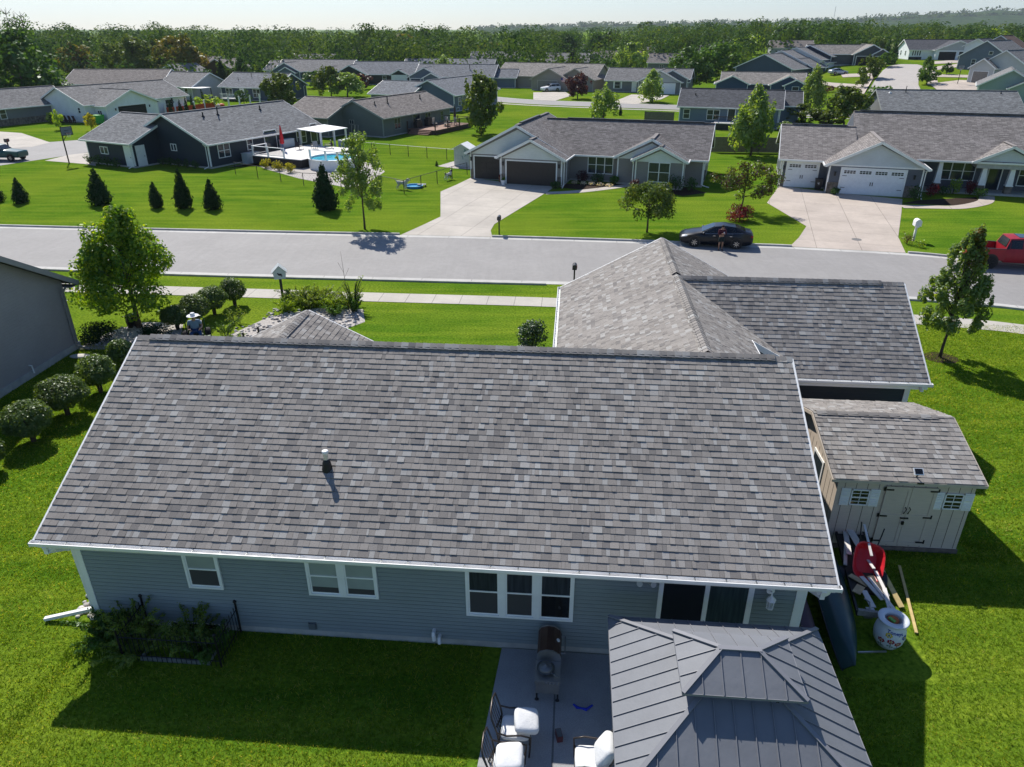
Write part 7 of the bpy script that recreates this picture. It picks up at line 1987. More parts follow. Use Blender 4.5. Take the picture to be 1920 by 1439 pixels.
# sage house with the timber deck
H4 = ranch('house', 'sage ranch house with a timber deck and brown-grey roof', (-17.58, 103.72), -27, 9.2, 17.4, SG, RB, 2.6, .42, (-14.5, -6.8), (-3.3, 7.5), .36, mat('trim_sage', (.30, .32, .30), .6))
rs = H4.face(0, 0, 90)
H4.window(rs, 2.6, .8, 1.5, 1.5, 2, 2); H4.door(rs, 7.2, 1.8, 2.05, .5, None, True); H4.window(rs, 10.4, .8, 1.5, 1.5, 2, 2); H4.window(rs, 14.6, .8, .9, 1.4, 1, 2); H4.window(H4.face(-9.2, 0, 0), 3.5, 1.5, .8, .6, 2, 1)
for y, h in ((5.2, .9), (2.2, .5), (13.5, .6)): H4.pipe(-2.8, y, 2.76 + .42 * 2.8, h, .08)
H4.finish()
t = thing('timber_deck', 'reddish timber deck with dark rails on the sage house', 'deck', H4.W(0, 0), R(-27))
WOODR = mat('deck_redwood', (.24, .13, .09), .75, .2, 4); DW = mat('deck_dark_wood', (.06, .035, .028), .8, .2, 4)
b = MB(); b.pb(.05, 4.8, 5.6, 15.5, .55, .62); b.obj('platform', WOODR, t); b = MB(); b.pb(4.72, 4.8, 5.6, 15.5, .02, .55); b.pb(.05, 4.8, 5.6, 5.68, .02, .55); b.obj('skirt', DW, t)
b = MB()
for k in range(3): b.pb(.8, 4.2, 5.6 - .35 * (3 - k), 5.6, .02, .15 + .17 * k)
b.obj('steps', WOODR, t)
for x, y in ((4.75, 5.65), (4.75, 9), (4.75, 12.3), (4.75, 15.45), (.1, 5.65), (2.6, 15.45)):
    b = MB(); b.pb(x - .06, x + .06, y - .06, y + .06, .5, 1.65); b.obj('post', DW, t)
b = MB(); b.pb(4.7, 4.8, 8.9, 15.5, 1.5, 1.58); b.pb(.1, 4.8, 15.4, 15.5, 1.5, 1.58)
for k in range(26): b.pb(4.735, 4.765, 9 + k * .25, 9.04 + k * .25, .62, 1.5)
b.obj('railing', DW, t)
CHR = mat('patio_chair_cream', (.5, .46, .4), .7)
for k, (x, y, a) in enumerate(((2.2, 9.6, 90), (3.6, 10.4, -60), (2.6, 12.6, 160), (3.9, 12.2, 250))):
    q = thing('deck_chair', ('cream deck chair nearest the steps', 'cream deck chair at the rail', 'cream deck chair against the wall side', 'cream deck chair at the far end of the timber deck')[k], 'chair', H4.W(x, y, .62), R(a - 27), 'cream chairs on the timber deck')
    b = MB(); b.box((0, 0, .42), (.55, .55, .07)); b.box((0, .27, .8), (.55, .07, .75), 0, 0, Matrix.Rotation(R(8), 3, 'X')); b.obj('seat', CHR, q)
    for sx in (-.24, .24):
        b = MB(); b.tube([(sx, -.25, 0), (sx, -.25, .62), (sx, .25, .64), (sx, .25, 0)], .025, 5); b.obj('leg', DARK, q)
t = thing('patio_table', 'round glass table on the timber deck', 'table', H4.W(3.0, 11.2, .62)); b = MB(); b.lathe([(.6, .7), (.6, .74)], 18); b.obj('top', CGLASS, t); b = MB(); b.lathe([(.3, 0), (.06, .06), (.06, .7)], 10); b.obj('pedestal', DARK, t)
t = thing('garden_umbrella', 'closed dark umbrella on the timber deck', 'umbrella', H4.W(3.2, 13.6, .62)); b = MB(); b.lathe([(.05, .8), (.22, 1.0), (.12, 2.2), (.02, 2.7)], 8); b.obj('canopy', mat('umbrella_brown', (.07, .05, .04), .8), t); b = MB(); b.tube([(0, 0, 0), (0, 0, 2.8)], .03); b.obj('pole', DARK, t)
for x, y, lab in ((1.0, 6.9, 'covered grill on the timber deck by the glass door'), (.9, 9.9, 'tall covered smoker between door and window of the sage house')):
    t = thing('covered_grill', lab, 'grill', H4.W(x, y, .62), R(-27)); b = MB(); b.prism([(-.35, -.6), (.35, -.6), (.4, .6), (-.4, .6)], .02, .95); b.prism([(-.25, -.45), (.25, -.45), (.3, .45), (-.3, .45)], .95, 1.2); b.obj('cover', DARK, t)
t = thing('yard_ladder', 'pale folding frame leaning on the sage gable wall', 'frame', H4.W(-4.6, -.6), R(-27)); b = MB()
for x in (-.5, .1): b.tube([(x, 0, 0), (x, .3, 1.5), (x + .5, .3, 1.5), (x + .5, 0, 0)], .03, 5)
b.obj('frame', CHR, t)

# white house with a dark garage opening
O1 = (-64.2, 121.1)
H5 = House('house', 'white house with a dark open garage under a low gable', O1, -24, SW, RG)
H5.block(-13.2, -2.6, -1.5, 19, 2.7, .44, 'y', .4, .4); H5.block(-9, 0, .2, 10.2, 2.5, .40, 'x', .4, .4, ends=(0, 1))
gf = H5.face(0, .2, 90)
H5.garage(gf, 2.2, 5.4, 2.2, mat('garage_dark', (.012, .012, .013), .6)); H5.window(H5.face(-2.6, 10.2, 90), 4.0, .8, 1.6, 1.5, 1, 2)
ff = H5.face(-13.2, -1.5, 0); H5.window(ff, 9.0, 1.4, .6, .9, 1, 2); H5.door(H5.face(-4.2, .2, 0), -.2, .9, 2.0, .1); H5.window(H5.face(-3.2, .2, 0), 1.2, 1.1, 1.0, .7, 2, 1)
H5.lamp(gf, 1.7, 1.7); H5.lamp(gf, 8.3, 1.7)
H5.finish()
b = MB(); b.box((0, 0, .8), (1.0, 1.4, 1.6)); b.box((0, 0, 1.62), (1.05, 1.45, .06)); tag(b.obj('outdoor_locker', GB, None, H5.W(-13.9, -.4), R(-24)), 'pale outdoor locker at the corner of the white house', 'locker')
for k in range(5):
    q = thing('garden_chair', 'dark wooden garden chair in the row along the white wall', 'chair', H5.W(-8.4 + k * 1.0, -2.8), R(-30), 'dark chairs by the white wall')
    b = MB(); b.box((0, 0, .4), (.6, .6, .06)); b.box((0, .3, .75), (.6, .07, .75), 0, 0, Matrix.Rotation(R(15), 3, 'X')); b.obj('seat', mat('chair_plum', (.06, .025, .03), .7), q)
    b = MB()
    for sx in (-.25, .25): b.pb(sx - .04, sx + .04, -.3, -.22, 0, .6); b.pb(sx - .04, sx + .04, .25, .33, 0, .5)
    b.obj('leg', mat('chair_plum', (.06, .025, .03), .7), q)
for k, (m_, lab) in enumerate(((DARK, 'dark bin near the green one by the white garage'), (mat('bin_green', (.05, .38, .06), .5), 'bright green bin at the corner of the white garage'))):
    q = thing('wheeled_bin', lab, 'bin', H5.W(-2.0 + k * 1.6, -1.2), R(-24)); b = MB(); b.add([(sx * w_, sy * w_, z) for z, w_ in ((.05, .5), (1.25, .62)) for sx, sy in ((-1, -1), (1, -1), (1, 1), (-1, 1))], [(0, 1, 5, 4), (1, 2, 6, 5), (2, 3, 7, 6), (3, 0, 4, 7), (4, 5, 6, 7)]); b.obj('body', m_, q); b = MB(); b.box((0, 0, 1.28), (1.3, 1.3, .06)); b.obj('lid', m_, q)

# stone-footed grey house at the picture edge
H6 = House('house', 'grey house with a stone foot at the edge by the teal pickup', (-76.3, 120.0), -27, SGY, RG)
H6.block(-9, 0, -5.2, 8, 2.6, .5, 'y', .4, .4); H6.block(-12, -4.5, -8.5, 2, 2.6, .5, 'y', .4, .4)
H6.window(H6.face(0, -5.2, 90), 1.4, 1.0, 1.0, 1.5, 1, 2); H6.window(H6.face(-9, -5.2, 0), 6.2, 1.0, 1.6, 1.6, 1, 2); H6.garage(H6.face(-12, -8.5, 0), 1.2, 5, 2.2, GW)
b = MB(); H6.fbox(b, H6.face(-9, -5.2, 0), 4.6, 9.05, .02, 1.0, .01, .1); H6.fbox(b, H6.face(0, -5.2, 90), 0, 13, .02, 1.0, .01, .1); b.obj('stone_base', STONE, H6.t)
H6.finish()
for k in range(4):
    bush('shrub', 'ornamental grass mound by the stone foot of the grey house', H6.W(-3.4 + k * 1.3, -6.6), 1.3, .8, 'gold' if k % 2 else 'lime', 80 + k, 220, .16, 'grass mounds by the grey house')

def far_house(label, u, v, yaw, w_, d, sd, rf, ev=2.6, m=.45, axis='x', extra=(), wins=(), gar=(), trim=WHITE, zl=0, oh=.4, doors=()):
    o = at_eave(u, v, ev + .05, yaw, oh)
    h = House('house', label, (o.x, o.y), yaw, sd, rf, trim)
    h.block(0, w_, 0, d, ev, m, axis, oh, .4)
    for e in extra: h.block(*e[:6], e[6], oh, .4)
    for f_, uu, z, ww, hh, c, r_ in wins: h.window(h.face(*f_), uu, z, ww, hh, c, r_)
    for f_, uu, ww, hh, m_ in gar: h.garage(h.face(*f_), uu, ww, hh, m_)
    for f_, uu in doors: h.door(h.face(*f_), uu)
    h.finish(); return h
GD = mat('garage_dark', (.012, .012, .013), .6); GT = mat('garage_tan', (.24, .215, .19), .6)
h = far_house('long low brown house with a wide grey roof behind the white house', 113, 158, 0, 21, 13, SBK, RB, 2.6, .40, 'x', ((13, 24, 2, 13, 2.5, .40, 'x'),), [((0, 0, 0), 9, .9, 1.6, 1.3, 2, 2), ((0, 0, 0), 13, .3, 1.8, 2.0, 2, 1)])
b = MB(); b.box((14.5, -1.4, 2.45), (4, 2.6, .08)); b.obj('awning', WHITE, h.t)
h = far_house('light grey house behind the red play fence', 290, 160.5, -24, 9.5, 10.5, SLG, RG, 2.6, .45, 'x', (), [((0, 0, 0), 1.0, .9, 1.5, 1.5, 2, 2), ((0, 0, 0), 4.2, .9, 1.3, 1.5, 2, 2), ((0, 0, 0), 7.4, .9, 1.0, 1.4, 1, 2)])
h = far_house('navy house with three white windows and a rear deck', 408, 162, -20, 13.8, 10.5, SBG if 0 else siding('siding_ink_blue', (.055, .08, .12), .15), RBL, 2.6, .45, 'x', (), [((0, 0, 0), 1.2, .8, 1.7, 1.5, 2, 2), ((0, 0, 0), 8.0, .6, 1.8, 1.7, 2, 2), ((0, 0, 0), 12.0, .7, 1.2, 1.5, 1, 2)], doors=[((0, 0, 0), 4.8)])
h.spout(h.face(13.8, 0, 90), 9.5, 2.6); h.pipe(3, 2.2, 3.7, .6); h.pipe(5.4, 3.6, 4.3, .8)
t = thing('rear_deck', 'white-railed rear deck on the navy house', 'deck', h.W(0, 0), R(-20)); b = MB(); b.pb(2.2, 7.0, -3.2, -.05, .5, .6); b.obj('platform', BOARD, t)
b = MB(); b.pb(2.2, 7, -3.2, -3.12, 1.4, 1.48)
for k in range(16): b.pb(2.25 + k * .31, 2.3 + k * .31, -3.18, -3.14, .6, 1.4)
b.obj('railing', WHITE, t)
t = thing('garden_canopy', 'flat pale canopy over the terrace before the navy house', 'canopy', h.W(-3.4, -3.5), R(-20)); b = MB(); b.box((0, 0, 2.5), (5.2, 3.2, .1)); b.obj('roof', WHITE, t)
for sx in (-2.5, 2.5):
    for sy in (-1.5, 1.5): b = MB(); b.pb(sx - .06, sx + .06, sy - .06, sy + .06, 0, 2.45); b.obj('post', DARK, t)
h = far_house('black-green house with a white-fronted porch gable', 655, 139, -4, 17, 12, SDG, RBL, 2.6, .46, 'x', ((-4, 4.5, -2, 6, 2.6, .5, 'y'), (11, 15.2, -1.2, 5, 2.6, .5, 'y')), [((0, 0, 0), 8.3, .8, 1.1, 1.4, 1, 2)])
b = MB(); h.fbox(b, h.face(11, -1.2, 0), .1, 4.1, .9, 2.5, .01, .06); b.obj('porch_front', WHITE, h.t)
h = far_house('blue-grey house with stacked gables behind the pale thin tree', 775, 143, -10, 20, 11, SBG, RBL, 2.6, .46, 'x', ((-1, 7, -2, 6, 2.6, .5, 'y'), (3, 7.2, -3.2, 4, 2.4, .5, 'y'), (20, 25.5, 1.5, 9, 2.4, .46, 'x')), [], [((-1, -2, 0), .4, 2.4, 2.1, SDN)])
h.pipe(13.5, 3, 4.4, 1.0, .09)
h = far_house('long grey-roofed house in the row behind the blue-grey one', 752, 127, -8, 28, 11, SBG, RBL, 2.6, .42, 'x', ((7, 12, -2, 5, 2.6, .5, 'y'),))
H8 = ranch('house', 'steel blue ranch house behind the big olive maple', (-10.3, 137.2), -25, 10.2, 17.5, SBG, RBL, 2.9, .43, (-15.5, -7), (-3.2, 6.8), .36)
rs = H8.face(0, 0, 90)
H8.window(rs, 1.5, 1.0, 1.0, 1.4, 1, 2); H8.door(rs, 5.2, 1.0, 2.1, 1.0, None, True); H8.window(rs, 8.4, 1.2, 1.4, 1.4, 2, 2); H8.window(rs, 13.6, 1.2, 1.0, 1.3, 1, 2); H8.window(H8.face(-10.2, 0, 0), 5.2, 1.0, 1.3, 1.3, 2, 2); H8.window(rs, 8.6, .12, 1.2, .6, 2, 1); H8.window(rs, .8, .12, 1.0, .6, 2, 1)
H8.spout(H8.face(-7, -3.2, 0), -.3, 2.8); H8.finish()
h = far_house('tan house with two garage gables and a hipped roof behind', 993, 147.5, -24, 9.0, 12, STN, RT, 2.6, .5, 'y', ((6, 15, 1.5, 12, 2.6, .5, 'y'), (-12, 14, 6, 18, 2.8, .45, 'x')), [((9, 1.5, 0), 3.5, .8, 1.2, 1.4, 1, 2)], [((0, 0, 0), 1.6, 4.9, 2.2, GT), ((9, 1.5, 0), .2, 2.6, 2.2, GT)], mat('trim_tan', (.42, .38, .33), .6))
t = thing('flag', 'flag on an angled staff at the tan garage', 'flag', h.W(9.2, -.4, 2.2), R(-24)); b = MB(); b.tube([(0, 0, -.4), (-.6, -.9, .9)], .025, 5); b.obj('staff', WHITE, t); b = MB()
for k in range(7): b.box((-.62 + .02 * k, -.92, .78 - k * .13), (1.2, .03, .13), R(-10), k % 2)
b.obj('cloth', [mat('flag_crimson', (.4, .03, .05), .8), WHITE], t); b = MB(); b.box((-.95, -.95, .58), (.5, .035, .5), R(-10)); b.obj('canton', mat('flag_navy', (.03, .05, .2), .8), t)
h = far_house('grey house with a white double garage across the second street', 1133, 150, -19, 19, 9.5, SGY, RG, 2.6, .5, 'x', ((8.0, 17.6, -2.4, 5, 2.6, .48, 'y'), (12.0, 18.8, -.6, 6, 3.2, .5, 'y')), [((0, 0, 0), 2.0, .8, 1.4, 1.5, 1, 2)], [((8.0, -2.4, 0), 1.4, 7.0, 2.2, GW)], doors=[((0, 0, 0), 6.2)])
h.gable_panel('gable', h.face(8.0, -2.4, 0), .1, 9.5, 2.5, .46, SLG)
for sx in (1.75, 3.5): b = MB(); h.fbox(b, h.face(0, 0, 0), sx, sx + .3, .8, 2.3, .002, .05); b.obj('shutter', WHITE, h.t)
H9 = House('house', 'blue house with a raised white deck behind the taupe house', (25.6, 117.3), -17, siding('siding_denim_blue', (.13, .18, .225), .15), RD)
H9.block(0, 14.6, 0, 9, 2.9, .47, 'x', .4, .4); H9.block(8.5, 17.5, 5.5, 13, 2.9, .45, 'x', .4, .4)
f0 = H9.face(0, 0, 0); H9.window(f0, .6, 1.1, 1.0, 1.4, 1, 2); H9.window(f0, 4.1, 1.0, 1.9, 1.5, 2, 2); H9.door(f0, 7.2, 1.0, 2.0, .9, None, True); H9.window(f0, 11.3, 1.0, 1.9, 1.4, 2, 2)
b = MB(); H9.fbox(b, H9.face(14.6, 0, 90), .1, 8.9, .9, 2.9, .01, .03); b.extr([(14.62, .1, 2.9), (14.62, 8.9, 2.9), (14.62, 4.5, 4.9)], (.02, 0, 0)); b.obj('side_wall', SW, H9.t)
H9.window(H9.face(14.6, 0, 90), 3, 1.2, .8, 1.2, 1, 2); H9.window(H9.face(14.6, 0, 90), 6, 1.5, .7, .9, 1, 2); H9.spout(f0, 14.4, 2.9)
for x, h_ in ((2.0, .4), (12.6, .4)): H9.pipe(x, 2.6, 4.15, h_, .09)
H9.finish()
t = thing('raised_deck', 'raised deck with stairs and a dark skirt on the blue house', 'deck', H9.W(0, 0), R(-17)); b = MB(); b.pb(5.4, 10.2, -3.2, -.05, .85, .95); b.obj('platform', BOARD, t); b = MB(); b.pb(5.45, 10.15, -3.15, -3.1, .02, .85); b.obj('skirt', DARK, t)
b = MB(); b.pb(5.4, 10.2, -3.2, -3.12, 1.8, 1.88); b.pb(5.4, 5.48, -3.2, -.1, 1.8, 1.88)
for k in range(34): b.pb(5.42 + k * .14, 5.45 + k * .14, -3.18, -3.15, .95, 1.8)
b.obj('railing', DW, t); b = MB()
for k in range(5): b.pb(3.4 + k * .4, 3.9 + k * .4, -2.8, -1.4, .02, .17 * (k + 1))
b.obj('stairs', BOARD, t)
h = far_house('cobalt house with a tan roof and a projecting porch gable', 1350, 156, -16, 17.2, 9, SBB, RT, 2.6, .45, 'x', ((10.2, 17.4, -2.6, 4, 2.6, .47, 'y'), (-1.2, 5.5, -1.6, 4, 2.6, .45, 'y'), (13, 17.4, -3.6, 2, 2.6, .47, 'y')), [((13, -3.6, 0), 1.5, .9, 1.4, 1.5, 1, 2), ((0, 0, 0), 7.2, .8, 1.2, 1.4, 1, 2)])
h.pipe(3, 3, 4.0, .4)
# row of paired houses up the hill
for k, (u, v, sd, rf, w_, lab) in enumerate(((1485, 131, siding('siding_stormy', (.06, .09, .13), .2), RG, 19, 'first paired house of the row, with a wide blue gable'), (1512, 121, SW, far_roof('roof_pale_grey', (.2, .2, .2), .2), 20, 'second paired house of the row, pale roofed'), (1537, 113, SW, RG, 21, 'third paired house of the row, white fronted'), (1559, 106.5, SDN, RG, 21, 'fourth paired house of the row, dark fronted'))):
    d_ = 15 - k
    o = GE(u, v, 2.8); h = House('house', lab, (o.x, o.y), 48 + 2 * k, sd, rf)
    h.block(0, w_ * .82, 0, d_, 2.9, .42, 'x', .5, .4); h.block(w_ * .55, w_, -1.2, d_ * .5, 2.9, .45, 'x', .4, .4)
    f_ = h.face(w_, -1.2, 90); h.garage(f_, 1.0, 2.6, 2.2, GW if k else GD); h.garage(f_, 4.2, 2.6, 2.2, GD if k else GW)
    h.window(h.face(w_ * .55, -1.2, 0), 1.2, .9, 1.2, 1.4, 1, 2); h.finish()
h = far_house('grey double-gabled house at the end of the paired row', 1600, 102, -6, 9.0, 9, siding('siding_slate_grey', (.08, .09, .10), .2), RT, 2.8, .5, 'y', ((-11, 4, 1.5, 10, 2.8, .5, 'x'), (4.6, 9.02, -.8, 4, 2.8, .55, 'y')), [], [((0, 0, 0), .7, 3.2, 2.2, GD), ((4.6, -.8, 0), .6, 3.2, 2.2, GD)])
def at_end(u, v, dist, ev):
    """point along a view ray at a given map distance, returning the base height that puts height ev on the ray"""
    b = (719.5 - v) / F; dy, dz = CT + b * ST, -ST + b * CT
    y = dist; t_ = y / dy
    return Vector(((u - 960) / F * t_, y, CAM_H + dz * t_ - ev))
o = at_end(1712, 98, 232, 2.7)
h = House('house', 'white paired house with two black garages at the turning circle', (o.x, o.y), -8, SW, RD)
h.block(-1, 19, 0, 11, 2.7, .46, 'x', .4, .4); h.block(5.5, 17.2, -2.2, 6, 2.7, .40, 'y', .4, .4)
f_ = h.face(5.5, -2.2, 0); h.garage(f_, .9, 4.6, 2.2, GD); h.garage(f_, 6.3, 4.6, 2.2, GD); h.gable_panel('gable', f_, .1, 11.6, 2.6, .38, SLG)
for k in range(4): h.window(h.face(-1, 0, 0), .8 + k * .65, 1.1, .45, 1.4, 1, 1)
h.window(h.face(17.2, 0, 0), .4, 1.1, 1.1, 1.3, 2, 1); h.window(h.face(-1, 0, -90), -7.5, 1.1, .9, 1.3, 1, 2); h.window(h.face(-1, 0, -90), -3.5, 1.1, .9, 1.3, 1, 2)
b = MB(); h.fbox(b, h.face(-1, 0, 0), .1, 3.6, .05, .8, .01, .06); h.fbox(b, h.face(17.2, 0, 0), 0, 1.8, .05, .8, .01, .06); b.obj('stone_base', DARK, h.t)
h.finish()
# houses facing the turning circle from the other side
for k, (u, v, dist, yaw, w_, d, sd, rf, m_, ev, lab) in enumerate(((1880, 128, 170, -52, 11, 15, siding('siding_pale_board', (.5, .51, .5), .2), RG, .62, 3.1, 'tall pale house with two taupe garage doors by the turning circle'), (1845, 106, 192, -48, 11, 16, SBG, RG, .62, 3.0, 'dusk blue gabled house above the tall pale one'), (1830, 92, 226, -42, 10, 14, SW, RD, .55, 2.8, 'white gabled house second up the hill from the circle'), (1872, 88, 236, -42, 11, 16, STN, far_roof('roof_rust_brown', (.13, .085, .07), .2), .6, 3.0, 'brown-roofed tan house highest on the hill'), (1896, 150, 148, -30, 10, 13, SMN, RG, .55, 2.8, 'mint green house with a low porch gable at the picture edge'))):
    o = at_end(u, v, dist, ev); h = House('house', lab, (o.x, o.y), yaw, sd, rf)
    h.block(-w_ * .5, w_ * .5, 0, d, ev, m_, 'y', .4, .4)
    f_ = h.face(-w_ * .5, 0, 0)
    if k == 0: h.block(-w_ * .5 - .4, -w_ * .5 + 4.6, -1.6, 4, ev, .7, 'y', .35, .35); h.garage(h.face(-w_ * .5 - .4, -1.6, 0), .9, 3.0, 2.3, GT); h.garage(f_, 5.6, 3.0, 2.3, GT)
    elif k == 4: h.block(0, 7, -2, 5, ev - .3, .5, 'y', .35, .35); h.window(h.face(0, -2, 0), 3, .8, 1.6, 1.4, 2, 2)
    else: h.window(f_, 3.0, 1.0, 1.0, 1.4, 1, 2); h.window(f_, 6.4, 3.4, .9, .8, 1, 1)
    h.window(h.face(-w_ * .5, 0, -90), -5, 1.0, 1.0, 1.3, 1, 2); h.finish()
h = far_house('house with a broad blank grey roof behind the graphite house', 1655, 211, -10, 18.4, 10.5, SGY, far_roof('roof_silver_grey', (.22, .225, .225), .16), 2.6, .5, 'x', (), [((0, 0, 0), 2.2, .7, 1.5, 1.4, 2, 2), ((0, 0, 0), 7.6, .7, 1.5, 1.4, 2, 2), ((0, 0, 0), 13.4, .7, 1.5, 1.4, 2, 2)], (), mat('trim_sage', (.30, .32, .30), .6))
h.pipe(3.6, 4.6, 5.0, .9, .05); h.pipe(16.5, 4.6, 5.0, .25, .07); h.pipe(1.4, 4.4, 4.9, .2, .1, WHITE)
# roofs seen between the trees farther back
for u, v, yaw, w_, d, sd, rf, axis, lab in (
    (330, 122, -20, 13, 11, SBK, RB, 'x', 'brown brick house behind the olive tree with a red side'), (375, 128, -20, 11, 9, SBK, RB, 'y', 'brick garage end with a tan drive behind the light grey house'),
    (492, 131, -15, 9, 10, SLG, RG, 'x', 'pale wall of the house behind the two small conifers'), (512, 133, -12, 22, 12, SBG, RG, 'x', 'grey-blue house with twin front gables behind the navy house'),
    (540, 118, -8, 16, 12, SGY, RG, 'x', 'hip-roofed house behind the tall dark spruce'), (590, 100, -8, 22, 10, SDN, RG, 'x', 'dark fronted house far back beside the blue one'),
    (880, 112, -6, 24, 12, SDG, RG, 'x', 'wide grey-roofed house behind the green thicket'), (1022, 116, -6, 15, 12, SDN, RG, 'x', 'dark gabled house behind the yellow-green tree'),
    (855, 90, 12, 9, 11, SW, RBL, 'y', 'steep blue-roofed white house among the far trees'), (1100, 112, -10, 20, 12, STN, RB, 'x', 'brown-fronted house with an open carport in the distance'),
    (1128, 98, -12, 22, 12, SGY, RG, 'x', 'long roof just behind the carport house'), (1212, 118, -14, 20, 12, SGY, RB, 'x', 'mottled brown roof behind the grey double-garage house'),
    (1215, 100, -10, 20, 12, SLG, RG, 'x', 'light-roofed house behind the shaggy mid tree'), (1250, 103, -40, 9, 14, STN, RB, 'y', 'brown gable beside the light roof among the trees'),
    (1022, 92, -8, 14, 10, SW, RG, 'x', 'small white house behind the weeping trees'), (1088, 92, -8, 13, 10, SW, RG, 'x', 'tan bungalow in the gap right of the weeping trees'),
    (1310, 96, -12, 18, 10, SLG, RG, 'x', 'pale roof glimpsed in the trees left of the paired row'), (1342, 86, -12, 14, 10, SW, RBL, 'x', 'blue-white roof deep in the trees above the paired row'),
    (1444, 90, -12, 14, 10, SLG, RB, 'x', 'brownish roof behind the pale willow'), (0, 130, -20, 9, 10, STN, RB, 'x', 'brown roof behind the dark tree at the picture edge'), (112, 118, -12, 20, 10, SLG, RG, 'x', 'grey roof behind the red maple'), (296, 134, -25, 8, 9, SLG, RG, 'y', 'small grey gable beside the olive tree')):
    if (u, v) == (1100, 112):
        h = far_house(lab, u, v, yaw, w_, d, sd, rf, 2.7, .5, axis, ((-1.5, 7.5, -2.5, 5, 2.7, .5, 'y'),), (), [((-1.5, -2.5, 0), .8, 3.2, 2.3, GD), ((-1.5, -2.5, 0), 5.0, 3.2, 2.3, GD)])
    elif (u, v) == (512, 133):
        h = far_house(lab, u, v, yaw, w_, d, sd, rf, 2.7, .45, axis, ((0, 8.5, -2, 5, 2.7, .5, 'y'), (2.5, 7.5, -3, 3, 2.5, .5, 'y'), (15, 20, -1.5, 5, 2.7, .5, 'y')), [((0, 0, 0), 10, .8, 1.4, 1.4, 2, 2)])
    else: far_house(lab, u, v, yaw, w_, d, sd, rf, 2.7, .45, axis, (), [((0, 0, 0), w_ * .2, .9, 1.3, 1.3, 2, 2), ((0, 0, 0), w_ * .6, .9, 1.3, 1.3, 2, 2)])
# barns on the far field
for u, v, w_, lab in ((1713, 70, 9, 'low white barn roof at the edge of the far field'), (1738, 69, 12, 'second low white barn on the far field'), (1768, 63, 26, 'largest white barn against the far woods')):
    p = G(u, v); p.z = 0
    if p.y > 700: p *= 700 / p.y
    p = Vector((p.x, p.y, gz(p.x, p.y))); h = House('barn', lab, (p.x, p.y), -8, SW, WHITE, WHITE, 'barn'); h.block(0, w_, 0, 9, 3.5, .4, 'x', .3, .3); h.finish()
# orange play fence with white posts and dark arborvitae
t = thing('orange_fence', 'orange plastic fence with white posts behind the navy pool house', 'fence', G(316, 213))
b, c_ = MB(), MB(); P_ = [G(u, v) - G(316, 213) for u, v in ((312, 215), (330, 213), (348, 211), (366, 209), (385, 206), (404, 203), (430, 200), (450, 198), (470, 196), (488, 194), (505, 192))]
for a, c in zip(P_[:6], P_[1:6]): b.extr([a + Vector((0, 0, .1)), c + Vector((0, 0, .1)), c + Vector((0, 0, 1.1)), a + Vector((0, 0, 1.1))], (.02, .02, 0))
b.obj('mesh_panel', mat('fence_orange', (.62, .07, .02), .6, .2, 3), t)
for p in P_: c = MB(); c.pb(p.x - .12, p.x + .12, p.y - .12, p.y + .12, 0, 1.7); c.obj('post', WHITE, t)
b = MB(); rg = random.Random(6)
for k in range(9):
    b = MB(); p = G(352 + k * 8, 206 - k * .8); b.lathe([(.5, 0), (.55, .3), (.3, .5), (.05, .55)], 10, (0, 0, 0)); tag(b.obj('play_toy', [mat('toy_orange', (.6, .1, .03), .6), mat('toy_pale', (.6, .5, .48), .6)][k % 2], None, p, k), 'rounded plastic garden toy behind the orange fence', 'toy').__setitem__('group', 'plastic toys behind the orange fence')

